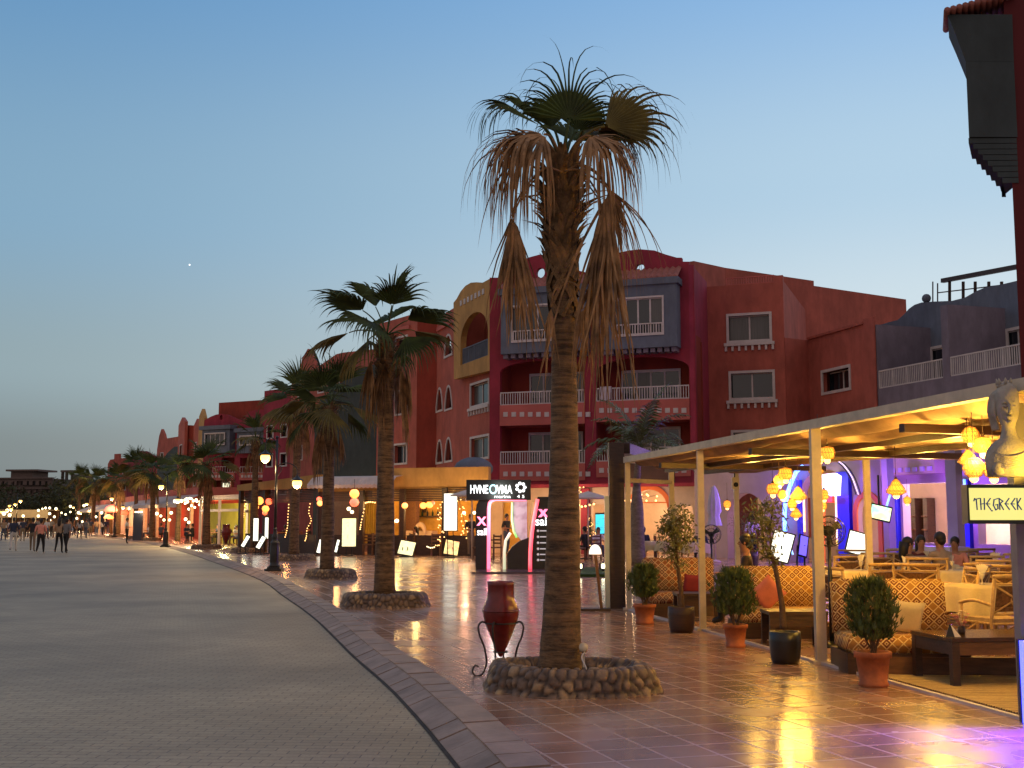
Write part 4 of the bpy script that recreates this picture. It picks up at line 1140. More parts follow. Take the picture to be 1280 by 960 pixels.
    mb = MB(); c = W(729, 812, 10.8); mb.tube([c, c + V((.0, -.05, .03))], [.035, .04], 14); mb.bar(W(730, 834, 10.8), c, .02); mb.build('head', M['cream'], s)
    mb = MB(); mb.tube(crom3([W(731, 815, 10.75), W(727, 822, 10.7), W(732, 833, 10.62), W(733, 838, 10.6)], 4), .006, 6); mb.build('cable', M['white'], s)

def crom3(P, n):
    P = [V(p) for p in P]; P = [P[0] * 2 - P[1]] + [V(p) for p in P] + [P[-1] * 2 - P[-2]]; out = []
    for i in range(1, len(P) - 2):
        a, b, c, d = P[i - 1:i + 3]
        for k in range(n):
            t = k / n; out.append(.5 * ((2 * b) + (c - a) * t + (2 * a - 5 * b + 4 * c - d) * t * t + (-a + 3 * b - 3 * c + d) * t ** 3))
    out.append(P[-2]); return out
main_palm()

def make_palm(seed, H, tr, Rr, nlive, ndead, plen=.6, nseg=26, steps=5, boots_h=.9):
    """fan palm at the origin; H = height of the crown's heart above the ground"""
    rg = random.Random(seed)
    T = thing('palm_tree', 'x', 'palm tree', (0, 0, 0), 0, 'fan palms in stone planters along the promenade')
    mb = MB(); pts = []; rr = []; n = 22; lx, ly = rg.uniform(-.12, .12), rg.uniform(-.1, .1)
    for k in range(n + 1):
        t = k / n; pts.append(V((lx * t * t, ly * t * t, .15 + (H - .15) * t)))
        r = tr * (1.22 - .5 * t ** .6) if t < .78 else tr * (.78 + .35 * math.sin((t - .78) / .22 * PI))
        rr.append(r * (1 + .03 * rg.uniform(-1, 1)))
    mb.tube(pts, rr, 16); mb.build('trunk', M['trunk'], T, local=True)
    mb = MB(); boots(mb, lx, ly, H - boots_h, H - .1, tr * .85, tr * .75, 110, .2, .1, rg); mb.build('leaf_bases', M['boots'], T, local=True)
    C = V((lx, ly, H)); live = MB()
    for k in range(nlive):
        t = k / nlive; az = k * 2.399 + rg.uniform(-.3, .3); el = math.radians(82 - 85 * t ** .9 + rg.uniform(-8, 8))
        d = V((math.cos(az) * math.cos(el), math.sin(az) * math.cos(el), math.sin(el)))
        live.mi = 1 if (t > .55 and rg.random() < .45) else 0
        frond(T, C, d, plen * rg.uniform(.8, 1.15), .35 + t * .7, Rr * rg.uniform(.85, 1.1), rg.uniform(.7, 1.25), nseg, rg.uniform(.14, .3) + t * .12, None, facing='in' if el > .9 else 'up', mb=live, rg=rg, steps=steps, solid=.5, twist=rg.uniform(-.6, .6))
    live.build('crown', [M['greenleaf'], M['oliveleaf']], T, local=True)
    dead = MB()
    for k in range(ndead):
        az = k * 2.399 + 1; el = math.radians(rg.uniform(-25, 15))
        d = V((math.cos(az) * math.cos(el), math.sin(az) * math.cos(el), math.sin(el)))
        frond(T, C - V((0, 0, rg.uniform(.05, .45))), d, plen * rg.uniform(.6, 1.0), 3.0, Rr * rg.uniform(.8, 1.25), rg.uniform(.22, .5), max(10, nseg // 2), .35, None, mb=dead, rg=rg, steps=steps, solid=.2, width=1.1)
    if ndead: dead.build('dead_fronds', M['deadleaf'], T, local=True)
    return T

pl0 = None
def put_palm(proto, base_px, d, label, rz=0, scale=1.0, fresh=True):
    p = W(base_px, 700, d); o = proto if fresh else dup(proto, rz=rz)
    o.location = (p.x, d, TZ); o.rotation_euler = (0, 0, rz); o.scale = (scale,) * 3; o['label'] = label
    return o
A_ = make_palm(11, 4.8, .165, .96, 13, 11, .62, 30, 7)
put_palm(A_, 481, 21.4, 'second palm from the camera, upright green fans over a skirt of brown leaves', .4)
B_ = make_palm(23, 4.5, .17, 1.05, 15, 9, .6, 26, 6)
put_palm(B_, 409, 31.6, 'third palm from the camera, between the second palm and the black street lamp', 1.0)
C_ = make_palm(31, 5.8, .17, 1.3, 16, 12, .6, 20, 5)
put_palm(C_, 367, 45, 'palm just right of the black street lamp, dense dark crown above brown drooping leaves', 2.2)
D_ = make_palm(47, 5.2, .17, 1.0, 12, 9, .55, 18, 5)
put_palm(D_, 317, 55.5, 'slim palm left of the black street lamp with its crown against the crimson gable', .2)
E_ = make_palm(53, 4.3, .19, 1.3, 18, 7, .7, 18, 5)
put_palm(E_, 257, 63, 'broad-crowned palm in front of the lit white restaurant pergola', 1.3)
put_palm(E_, 189, 88, 'palm just left of the second street lamp, wide dark crown', 2.6, 1.12, False)
put_palm(C_, 168, 97, 'palm behind the dark blue advertising column', .6, 1.0, False)
put_palm(E_, 146, 108, 'palm at the third street lamp, before the distant crimson gable', 4.0, 1.15, False)
put_palm(D_, 221, 78, 'warmly lit bushy palm beside the bright bulb cluster', 2.0, .9, False)
put_palm(E_, 114, 128, 'farthest palm of the row, before the grey slab at the street end', 5.0, 1.25, False)
put_palm(C_, 96, 150, 'dark palm behind the walkers at the end of the street', 1.6, 1.15, False)
put_palm(D_, 137, 118, 'small palm between the third street lamp and the far dark trees', 3.1, 1.0, False)

P0 = make_planter((0, 21.2, TZ), 'x', 4, None, .22)
def put_planter(o, px, d, label, rz=0, s=1.0):
    p = W(px, 700, d); o.location = (p.x, d, TZ); o.rotation_euler = (0, 0, rz); o.scale = (s, s, 1); o['label'] = label
put_planter(P0, 482, 21.3, 'rubble stone planter ring round the foot of the second palm')
for px, d, lb in ((414, 31.5, 'rubble stone planter ring round the foot of the third palm'), (370, 45, 'low stone planter of the palm right of the black street lamp'),
                  (309, 55.5, 'low dark stone planter left of the black street lamp'), (257, 63, 'dark planter ring below the broad-crowned palm'),
                  (189, 88, 'dark planter ring of the palm left of the second street lamp'), (168, 97, 'planter ring of the palm behind the blue advertising column'), (146, 108, 'farthest planter ring, by the third street lamp')):
    put_planter(dup(P0), px, d, lb, rng.random() * 3)

def feather_palm():
    p = W(797, 705, 40); T = thing('palm_tree', 'feather palm with smooth grey ringed trunk behind the dark portal of the pergola', 'palm tree', (p.x, 40, TZ))
    rg = random.Random(5); mb = MB()
    pts = [V((0, 0, 0)) + V((0, 0, k * .29)) for k in range(10)]; pts = [V((-.0 * k, 0, q.z)) for k, q in enumerate(pts)]
    mb.tube(pts, [.29, .27, .25, .24, .235, .23, .22, .20, .16, .13], 16); mb.build('trunk', M['greytrunk'], T, local=True)
    H = 2.7
    mb = MB(); mb.tube([(0, 0, 2.55), (.05, 0, 3.4), (.1, 0, 3.95)], [.13, .1, .05], 10); mb.build('crownshaft', M['greytrunk'], T, local=True)
    mb = MB(); H = 3.9
    for k in range(15):
        az = k * 2.399 + .2; el = math.radians(75 - 70 * (k / 15) + rg.uniform(-8, 8)); d = V((math.cos(az) * math.cos(el), math.sin(az) * math.cos(el), math.sin(el)))
        L_ = rg.uniform(2.0, 2.7); pp, de = curve_pts((.1, 0, H), d, L_, 1.5, 14); mb.tube(pp, [.022 * (1 - k2 / 18) for k2 in range(15)], 5)
        for i in range(2, 15):
            t = i / 14; p0 = pp[i]; dd_ = (pp[i] - pp[i - 1]).normalized(); sd = dd_.cross(V((0, 0, 1)))
            sd = sd.normalized() if sd.length > .05 else V((1, 0, 0))
            for s in (-1, 1):
                for j in range(2):
                    q0 = p0 - dd_ * (j * L_ / 28); ll = .62 * math.sin(PI * min(1, .25 + t * .7)) * rg.uniform(.8, 1.1)
                    dr = (sd * s * .85 + dd_ * .6 + V((0, 0, rg.uniform(-.1, .25)))).normalized(); w_ = dd_ * .026
                    m1 = q0 + dr * ll * .5; e1 = m1 + (dr + V((0, 0, -.7))).normalized() * ll * .55
                    mb.add([q0 - w_, q0 + w_, m1 + w_, m1 - w_, e1], [(0, 1, 2, 3), (3, 2, 4)])
    mb.build('crown', mat('feather_leaf_green', (.10, .13, .035), .5, .35, 3, .1), T, local=True)
feather_palm()

def far_trees():
    """round dark crowns at the end of the street"""
    rg = random.Random(9)
    tm = mat('far_tree_leaf', (.045, .055, .018), .8, .5, .8, .2)
    labs = ['dark round tree at the left edge of the photo under the beige block', 'dark bushy tree below the beige block, right of the left edge lamps', 'dark tree below the glass-fronted block',
            'wide dark tree right of the glass-fronted block', 'low dark tree in the middle of the far tree line', 'dark tree between the glass-fronted block and the red row']
    for (px, d, h, r), lb in zip(((8, 200, 7.4, 4.6), (34, 195, 5.8, 4.4), (66, 190, 6.6, 4.3), (88, 185, 8.0, 4.4), (50, 205, 5.6, 4.5), (104, 175, 7.8, 3.8)), labs):
        p = W(px, 660, d); T = thing('round_tree', lb, 'tree', (p.x, d, 0), 0, 'dark trees closing the far end of the street')
        mb = MB(); mb.tube([(0, 0, 0), (.1, 0, h * .5), (0, .1, h * .7)], [.22, .16, .08], 8)
        for k in range(5):
            a = k * 1.3; mb.tube([(0, 0, h * .4), (math.cos(a) * r * .5, math.sin(a) * r * .5, h * .72)], [.09, .03], 5)
        mb.build('trunk', M['bark'], T, local=True)
        mb = MB()
        for c in range(26):
            a = rg.uniform(0, 2 * PI); q = rg.random() ** .5; z = h * (.32 + .6 * rg.random()); w_ = math.sin(PI * min(.98, max(.12, (z / h - .18) / .95)))
            cc = V((math.cos(a) * r * q * w_, math.sin(a) * r * q * w_, z)); rad = r * .34
            for i in range(36):
                n_ = V((rg.gauss(0, 1), rg.gauss(0, 1), rg.gauss(0, 1))).normalized(); pp = cc + n_ * rad * rg.uniform(.5, 1.1)
                t1 = n_.orthogonal().normalized() * rg.uniform(.14, .3); t2 = n_.cross(t1) * rg.uniform(.5, .9); 
                mb.add([pp - t1, pp + t2, pp + t1, pp - t2 + n_ * .1], [(0, 1, 2, 3)])
        mb.build('crown', tm, T, local=True)
far_trees()
# ---------------------------------------------------------------- amphora on its iron stand
def amphora_stand():
    p = G(626, 822, TZ); Y = 11.95; x = W(626, 750, Y).x
    S = thing('plant_stand', 'wrought iron scroll stand holding the red amphora behind the nearest planter', 'stand', (x, Y, TZ))
    mb = MB(); r = .155; zr = .50
    ring = [(r * math.cos(a), r * math.sin(a), zr) for a in [2 * PI * k / 24 for k in range(25)]]
    mb.tube(ring, .009, 6, False); mb.tube([(q[0] * .45, q[1] * .45, .22) for q in ring], .007, 6, False)
    mb.build('ring', M['iron'], S, local=True)
    for a in (-2.75, -.35, 1.4, -1.9):
        c, s = math.cos(a), math.sin(a)
        pr = [(.155, zr), (.20, zr + .015), (.235, zr - .03), (.22, zr - .12), (.17, .26), (.15, .12), (.19, .02), (.26, .0), (.295, .05), (.27, .10), (.235, .085)]
        mb = MB(); mb.tube(crom3([(c * q, s * q, z) for q, z in pr], 4), .010, 6); mb.build('leg', M['iron'], S, local=True)
    A = thing('amphora', 'glossy oxblood red amphora with a cut rim and pointed base on an iron stand', 'amphora', (x, Y, TZ + .17))
    k = .735 / .74
    prof = [(.002, .0), (.02, .01), (.045, .06), (.095, .17), (.135, .27), (.165, .345), (.178, .40), (.182, .45), (.172, .50), (.150, .545), (.138, .58), (.132, .64), (.134, .70), (.140, .735), (.126, .735), (.118, .70), (.115, .60), (.02, .55)]
    mb = MB(); mb.lathe([(r_ * .98, z * k) for r_, z in prof], n=40, jit=.012); mb.build('vessel', M['redglaze'], A, local=True)
    mb = MB(); mb.lathe([(.183, .44), (.190, .448), (.183, .456)], n=36); mb.build('belly_band', M['redglaze'], A, local=True)
    o = dup(S, (W(282, 690, 66).x, 66, TZ), 1, 'iron stand under the distant dark amphora by the broad-crowned palm', 'iron amphora stands')
    S['group'] = 'iron amphora stands'; A['group'] = 'red clay amphoras'
    dup(A, (W(282, 690, 66).x, 66, TZ + .17), 1, 'distant dark red amphora standing between the two palms left of the street lamp', scale=1.5)
    o.scale = (1.3,) * 3
amphora_stand()

# ---------------------------------------------------------------- street lamps
def street_lamp_proto():
    T = thing('street_lamp', 'x', 'street lamp', (0, 0, 0), 0, 'black two-armed street lamps along the kerb')
    mb = MB(); mb.prism([(.36 * math.cos(a), .30 * math.sin(a)) for a in [PI / 4 + k * PI / 2 for k in range(4)]], 0, .07)
    mb.prism([(.26 * math.cos(a), .24 * math.sin(a)) for a in [PI / 4 + k * PI / 2 for k in range(4)]], .07, .13)
    mb.lathe([(.165, .13), (.165, .17), (.13, .2), (.14, .28), (.145, .7), (.12, .8), (.135, .83), (.10, .87), (.075, .92), (.085, .97), (.09, 1.02), (.06, 1.08), (.05, 1.2), (.06, 1.23), (.045, 1.27)], n=16)
    mb.build('pedestal', M['black'], T, local=True)
    mb = MB(); mb.tube([(0, 0, 1.25), (0, 0, 2.5), (0, 0, 3.9)], [.045, .038, .032], 10); mb.ball((0, 0, 3.95), .05, 10); mb.ball((0, 0, 2.4), .055, 10, (1, 1, .6)); mb.build('post', M['black'], T, local=True)
    for s, top, gx, gz in ((-1, 3.78, -.34, 3.36), (1, 3.02, .62, 2.60)):
        mb = MB(); pts = [(0, 0, top), (s * .12, 0, top + .14), (abs(gx) * s * .6, 0, top + .16), (gx * .96, 0, top + .02), (gx, 0, gz + .2)]
        mb.tube(crom3(pts, 5), .016, 7); mb.tube(crom3([(0, 0, top - .25), (s * .1, 0, top - .12), (s * .16, 0, top + .02), (s * .1, 0, top + .08)], 4), .010, 6)
        arm = mb.build('arm', M['black'], T, local=True)
        mb = MB(); mb.lathe([(.03, gz + .22), (.05, gz + .17), (.10, gz + .13), (.20, gz + .075), (.20, gz + .055), (.12, gz + .06)], (gx, 0, 0), 18); mb.build('lamp_cap', M['black'], arm, local=True)
        mb = MB(); mb.ball((gx, 0, gz - .02), .145, 16, (1, 1, 1.05)); mb.build('globe', M['lampglobe'], arm, local=True)
    return T
SL = street_lamp_proto()
lamps = [(344, 35.8, 'nearest black street lamp with two amber globes, at the kerb', 0), (207.5, 67.5, 'second black street lamp along the kerb, left globe brightest', 0),
         (143.5, 106, 'third street lamp along the kerb, in front of the crimson gable', .3), (111, 140, 'fourth street lamp along the kerb, in front of the dark trees', .1), (94, 170, 'faint street lamp just left of the fourth one', .5), (75, 205, 'farthest street lamp of the kerb row, above the walking couple', .2),
         (20, 112, 'brightest street lamp of the left-hand row, above the walker in white trousers', 2.9), (14, 136, 'second street lamp of the left-hand row', 3.0), (7, 150, 'third street lamp of the left-hand row, nearest the left edge of the photo', 3.1)]
for i, (px, d, lb, rz) in enumerate(lamps):
    p = W(px, 660, d); o = SL if i == 0 else dup(SL)
    o.location = (p.x, d, TZ if px > 100 else 0); o.rotation_euler = (0, 0, rz); o['label'] = lb
    for gx, gz in ((-.34, 3.36), (.62, 2.6)):
        if i < 8:
            v = Matrix.Rotation(rz, 3, 'Z') @ V((gx, 0, gz - .25))
            lamp('lamp_light', o.location + v, (1, .62, .26), 90 if i < 1 else 150, .12)

# ---------------------------------------------------------------- lit advertising kiosk
def kiosk():
    Y = 36; X_ = lambda px, dy=0: W(px, 660, Y + dy).x; Z_ = lambda py, dy=0: W(640, py, Y + dy).z
    c = X_(640)
    T = thing('advertising_kiosk', 'black promotional kiosk with pink neon arch, lit red x and tall header sign', 'kiosk', (c, Y, TZ))
    B = M['black']
    w = Wall((X_(560), Y), (X_(720), Y)); U = lambda px: w.uv(px, 660)[0]; Z = lambda py: w.uv(640, py)[1]
    # left pylon with a rounded shoulder
    def P(*q): return [(U(x), max(Z(y), TZ)) for x, y in q]
    mb = MB(); mb.panel(w, P((594.5, 713), (612, 713), (612, 627), (608, 622), (604, 622), (599, 625), (595.5, 631), (594.5, 640)), (), 0, -.5); mb.build('left_pylon', B, T)
    mb = MB(); mb.panel(w, P((659, 713), (692, 713), (692, 621), (672, 621), (668, 640), (663, 680)), (), .0, -.5); mb.build('right_pylon', B, T)
    mb = MB(); mb.wbox(w, U(583), U(663.5), Z(625), Z(600), .22, -.35); hb = mb.build('header', M['black'], T)
    # counter with a dark body and pale lit edge
    mb = MB(); mb.panel(w, P((634, 713), (661, 713), (661, 672), (650, 676), (640, 684), (634, 692)), (), -.05, -1.0); mb.build('counter', B, T)
    mb = MB(); mb.tube([w.pt(*q, .03) for q in P((630.5, 713), (630.5, 690), (632, 676), (638, 666))], .045, 8); mb.build('counter_edge', emis('pale_green_edge_light', (.75, .85, .5), .7), T)
    mb = MB(); r_, cy = 1, 1; mb.panel(w, P((641, 626), (659, 626), (659, 678), (651, 675), (645, 668), (641, 655)), (), -.1, -.25); mb.build('display_screen', emis_tex('lit_product_screen', (.42, .38, .42), (.12, .08, .12), .7, 'noise', 3.5), T)
    mb = MB(); mb.tube([w.pt(*q, -.03) for q in P((640, 628), (639.7, 650), (642, 664), (646, 672))], .03, 8); mb.build('green_tube', emis('green_edge_tube', (.2, 1, .15), .9), T)
    mb = MB(); pts = [w.pt(*q, .06) for q in P((611, 713), (611, 635), (612, 629), (615, 625.5), (620, 624), (658, 624))]; mb.tube(pts, .052, 8); mb.build('pink_tube', M['pinkneon'], T)
    mb = MB(); pts = [w.pt(*q, .06) for q in P((662.5, 713), (662.8, 690), (665, 665), (668, 645), (672, 624))]; mb.tube(crom3(pts, 3), .055, 8); mb.build('red_tube', M['redneon'], T)
    wt = emis('white_sign_letter', (.95, 1, 1), 1.6, False); cy_ = emis('cyan_sign_letter', (.0, .75, .9), 1.2, False); rd = emis('red_pink_letter', (1, .12, .3), 2.0, False); gl = emis('dim_panel_text', (.7, .8, .85), .28, False)
    def tx(name, s, px, py, size, m, sx=1.0, off=.04, al='CENTER', bold=.0):
        q = w.pt(U(px), Z(py), off) - T.location; return text(name, s, size, m, T, q, sx=sx, align=al, bold=bold)
    tx('sign_text', 'HVNE', 599, 612.5, .36, wt, .58, .25, bold=.006); tx('sign_text', 'O', 616.5, 612.5, .40, cy_, .75, .25, bold=.006); tx('sign_text', 'VMA', 630.5, 612.5, .36, wt, .62, .25, bold=.006)
    tx('small_sign_text', 'marina', 628, 621, .13, wt, 1.4, .25); tx('small_sign_text', '4 5', 651, 621, .13, wt, 1.4, .25)
    mb = MB()
    for k in range(7):
        a = 2 * PI * k / 7; q = w.pt(U(651) + .12 * math.cos(a), Z(609.5) + .12 * math.sin(a), .235); mb.ball(q, .05, 8, (1, .3, 1))
    mb.build('flower_emblem', wt, T)
    tx('red_x', 'X', 602, 652, .34, rd, 1, .03, bold=.015); tx('sail_text', 'sail', 602.5, 665, .30, wt, .8, .03, bold=.004)
    tx('red_x', 'x', 679, 640, .44, rd, 1, .03, bold=.02); tx('sail_text', 'sail', 678, 652, .36, wt, .95, .03, bold=.006)
    for k, (n_, y) in enumerate(zip(('PRIVATE', 'SPEED', 'DIVE', 'SAFARI', 'FISH', 'TOURS'), (663.5, 671, 678.5, 686, 693, 700))):
        mb = MB(); q = w.pt(U(672.5), Z(y), .01); mb.ball(q, .04, 8, (1, .2, 1)); mb.build('list_icon', gl, T)
        mb = MB(); q = w.pt(U(679), Z(y), .01); mb.box(q, (.20, .01, .035)); mb.build('list_line', gl, T)
    mb = MB(); mb.prism([(X_(592), Y - 1.9), (X_(682), Y - 1.9), (X_(692), Y - .1), (X_(600), Y - .1)], TZ + .004, TZ + .05); mb.build('base_plate', mat('glossy_dark_floor_plate', (.10, .07, .09), .2, .1, 2, 0), T)
    lamp('kiosk_light', (X_(625), Y - .5, 1.6), (1, .25, .4), 25, .3); lamp('kiosk_light', (X_(625), Y - .8, 2.4), (.9, 1, .9), 25, .3)
kiosk()

# ---------------------------------------------------------------- small kinds of thing
def menu_board(px, py0, py1, wpx, d, label, tilt=0.0, yaw=0.0, m=None, group='lit menu boards in front of the restaurants', stand=True, lean=0.0):
    p = W(px, py1, d); zt = W(px, py0, d).z; h = zt - p.z; wd = wpx * d / F
    T = thing('menu_board', label, 'menu board', (p.x, d, max(TZ, min(p.z, 9)) if not stand else TZ), yaw, group)
    b = max(p.z - T.location.z, .02)
    R_ = Matrix.Rotation(-tilt, 3, 'X') @ Matrix.Rotation(lean, 3, 'Y')
    def bx(c, s):
        mb_ = MB(); c = V(c); cc = R_ @ V((c.x, c.y, c.z)) + V((0, 0, b)); mb_.box(cc, s, mtx=R_); return mb_
    bx((0, .03, h / 2), (wd + .07, .05, h + .07)).build('frame', M['black'], T, local=True)
    bx((0, -.002, h / 2), (wd, .012, h)).build('page', m or M['sheet'], T, local=True)
    if stand:
        mb = MB(); mb.bar((-.12, .12, 0), (-.1, .06, b + h * .5), .035); mb.bar((.12, .12, 0), (.1, .06, b + h * .5), .035); mb.box((0, .08, .02), (.42, .36, .04)); mb.build('stand', M['black'], T, local=True)
    return T

def lantern_proto(kind):
    T = thing('pendant_lamp', 'x', 'pendant lamp', (0, 0, 0))
    mb = MB(); mb.tube([(0, 0, .12), (0, 0, .62)], .005, 5); mb.lathe([(.02, .10), (.025, .13), (.01, .15)], n=10); mb.build('cord', M['darkwood'], T, local=True)
    mb = MB()
    prof = {'round': [(.02, .11), (.07, .09), (.115, .03), (.12, -.03), (.09, -.09), (.05, -.115)],
            'cone': [(.02, .12), (.05, .09), (.09, .03), (.15, -.05), (.155, -.07), (.11, -.10), (.05, -.12)],
            'drum': [(.03, .10), (.10, .08), (.13, .0), (.10, -.09), (.06, -.10)]}[kind]
    n = 16
    for r, z in prof: mb.tube([(r * math.cos(2 * PI * k / n), r * math.sin(2 * PI * k / n), z) for k in range(n + 1)], .0038, 5, False)
    for k in range(n):
        a = 2 * PI * k / n; mb.tube([(r * math.cos(a + .25 * i), r * math.sin(a + .25 * i), z) for i, (r, z) in enumerate(prof)], .0035, 4, False)
    mb.build('woven_shade', mat('rattan_cane_lit', (.62, .36, .10), .6, .2, 20, .1), T, local=True)
    mb = MB(); mb.lathe([(r * .86, z) for r, z in reversed(prof)], n=16); mb.build('inner_shade', emis_tex('glowing_rattan', (1, .52, .07), (1, .26, .01), 1.35, 'weave', 14, False), T, local=True)
    mb = MB(); mb.ball((0, 0, -.125), .052, 10); mb.build('bulb', M['warmbulb'], T, local=True)
    return T
LAN = {k: lantern_proto(k) for k in ('round', 'cone', 'drum')}
LUSED = set()
def lantern(px, py, d, kind, label, group, s=1.0):
    p = W(px, py, d); o = LAN[kind] if kind not in LUSED else dup(LAN[kind]); LUSED.add(kind)
    o.location = p; o.scale = (s * .74,) * 3; o['label'] = label; o['group'] = group; o.rotation_euler = (0, 0, rng.uniform(0, 3)); return o

def string_lights(path, n, label, m='warmbulb', r=.028, sag=.0, group='strings of fairy lights', jit=0.0, cat='string lights'):
    pts = [V(p) for p in path]; base = pts[0].copy(); base = V((sum(p.x for p in pts) / len(pts), sum(p.y for p in pts) / len(pts), min(p.z for p in pts)))
    T = thing('string_lights', label, cat, base, 0, group)
    L_ = sum((b - a).length for a, b in zip(pts, pts[1:]))
    r *= .62; fine = crom3(pts, 8)
    mb = MB(); mb.tube(fine, .008, 4); mb.build('cable', M['black'], T)
    first = None; n = max(5, int(n * .62))
    for k in range(n):
        t = (k + .5) / n * (len(fine) - 1); i = int(t); p = fine[i].lerp(fine[min(i + 1, len(fine) - 1)], t - i) + V((rng.uniform(-jit, jit), rng.uniform(-jit, jit), rng.uniform(-jit, jit) - r))
        if first is None:
            mb = MB(); mb.ball((0, 0, 0), r, 8); first = mb.build('bulb', M[m], T, local=True); first.location = p - T.location
        else:
            c = first.copy(); COL.objects.link(c); c.location = p - T.location
    return T

def potted_bush(px, pybase, d, pot_w, bush_w, bush_h, label, seed, pot_h=.33, m='bush', potm='terracotta'):
    p = W(px, pybase, d); rg = random.Random(seed)
    T = thing('potted_plant', label, 'potted plant', (p.x, d, TZ), 0, 'potted bushes along the pergola edge')
    r = pot_w / 2; mb = MB()
    mb.lathe([(r * .80, 0), (r * .84, .015), (r * .83, .035), (r * .76, .04), (r * .94, pot_h * .82), (r * 1.04, pot_h * .83), (r * 1.07, pot_h * .97), (r * 1.04, pot_h), (r * .92, pot_h), (r * .88, pot_h * .85)], n=32)
    mb.build('pot', M[potm], T, local=True)
    mb = MB(); mb.lathe([(r * .9, pot_h * .84), (.02, pot_h * .9)], n=20); mb.build('soil', M['soil'], T, local=True)
    mb = MB()
    for k in range(9):
        a = rg.uniform(0, 6.3); mb.tube(crom3([(rg.uniform(-.03, .03), rg.uniform(-.03, .03), pot_h * .85), (.05 * math.cos(a), .05 * math.sin(a), pot_h + .08), (.12 * math.cos(a), .12 * math.sin(a), pot_h + .22)], 3), .009, 5)
    mb.build('stems', M['bark'], T, local=True)
    # upright feathery sprays: short forked flat twigs spread through an egg shaped crown
    mb = MB(); cz = pot_h + .10 + bush_h / 2; R_ = bush_w / 2
    for k in range(1150):
        a = rg.uniform(0, 2 * PI); h = rg.random(); w_ = math.sin(PI * (h * .74 + .16)) ** .6
        q = rg.random() ** .42; lump = 1 + .16 * math.sin(3 * a + 5 * h + seed) + .13 * math.sin(7 * a - 9 * h) + .08 * math.sin(13 * a + 20 * h) + (rg.uniform(0, .22) if rg.random() < .12 else 0)
        c = V((math.cos(a) * R_ * q * w_ * lump, math.sin(a) * R_ * q * w_ * lump, cz - bush_h / 2 + bush_h * h))
        out = V((math.cos(a), math.sin(a), 0)); up = (V((0, 0, 1)) + out * rg.uniform(-.05, .7) * q + V((rg.uniform(-.25, .25), rg.uniform(-.25, .25), 0))).normalized()
        sd = up.cross(V((rg.uniform(-1, 1), rg.uniform(-1, 1), .1))).normalized(); L_ = rg.uniform(.05, .10)
        mb.mi = 1 if rg.random() < .3 else 0
        for s_, f_ in ((-.45, .8), (0, 1.1), (.45, .85)):
            d_ = (up + sd * s_).normalized(); wv = sd * .0042
            mb.add([c - wv, c + wv, c + d_ * L_ * f_ * .6 + wv * 1.3, c + d_ * L_ * f_, c + d_ * L_ * f_ * .6 - wv * 1.3], [(0, 1, 2, 3, 4)])
    mb.build('foliage', [M[m], mat('conifer_bush_pale_green', (.10, .125, .03), .65, .3, 9, .1)], T, local=True)
    return T
potted_bush(1092, 853, 11.15, .32, .42, .52, 'bushy conifer in a terracotta pot in front of the nearest sofa', 1, .31)
potted_bush(919.5, 806, 14.5, .28, .48, .52, 'bushy conifer in a terracotta pot beside the dark pot with a thin tree', 2, .27)
potted_bush(806, 777, 17.75, .32, .40, .44, 'small conifer in a terracotta pot beside the dark wooden portal', 3, .28)

def thin_tree(px, pybase, d, pot_w, pot_h, way, crown, label, seed, potm):
    p = W(px, pybase, d); rg = random.Random(seed)
    T = thing('potted_tree', label, 'potted tree', (p.x, d, TZ)); o = T.location
    r = pot_w / 2; mb = MB(); mb.lathe([(r * .8, 0), (r * .95, pot_h * .2), (r * 1.02, pot_h * .7), (r * .98, pot_h), (r * .85, pot_h), (r * .8, pot_h * .8), (.01, pot_h * .8)], n=24, jit=.03); mb.build('pot', potm, T, local=True)
    pts = [W(x, y, d) for x, y in way]; mb = MB(); cc = crom3(pts, 4); mb.tube(cc, [.036 - .018 * k / len(cc) for k in range(len(cc))], 8)
    cl = []
    for (x, y, rr, n) in crown:
        c = W(x, y, d); cl.append((c, rr, n)); mb.tube(crom3([pts[-1] if c.z > pts[-1].z else pts[-2], (pts[-1] + c) / 2 + V((0, rg.uniform(-.1, .1), -.05)), c], 3), .009, 5)
        for q in range(5):
            v = V((rg.gauss(0, 1), rg.gauss(0, 1), rg.gauss(0, 1))).normalized() * rr * .8; mb.tube([c, c + v], .004, 4)
    mb.build('trunk', M['bark'], T)
    mb = MB()
    for c, rr, n in cl:
        for i in range(n):
            v = V((rg.gauss(0, 1), rg.gauss(0, 1), rg.gauss(0, 1))).normalized() * rr * rg.random() ** .45; q = c + v
            t1 = V((rg.gauss(0, 1), rg.gauss(0, 1), rg.gauss(0, 1) - .8)).normalized(); t2 = t1.orthogonal().normalized() * .013; L_ = rg.uniform(.045, .09)
            mb.add([q, q + t1 * L_ * .5 + t2, q + t1 * L_, q + t1 * L_ * .5 - t2], [(0, 1, 2, 3)])
    mb.build('foliage', M['shrub'], T)
thin_tree(852, 787, 16.4, .36, .34, [(853, 768), (851, 735), (846, 700), (845, 680)], [(842, 665, .25, 380), (850, 648, .22, 300), (835, 655, .16, 160), (855, 675, .2, 200), (840, 688, .14, 120), (848, 705, .1, 50)], 'tall thin leafy tree in a dark brown pot beside the first pergola post', 4, M['darkwood'])
thin_tree(982, 826, 12.9, .33, .33, [(979, 786), (978, 760), (974, 735), (968, 705), (963, 690)], [(962, 690, .10, 60), (970, 700, .09, 45), (950, 640, .19, 160), (960, 655, .2, 200), (952, 675, .14, 90), (966, 632, .12, 70)], 'thin crooked tree with a wrapped trunk in a ragged dark pot', 6, M['black'])
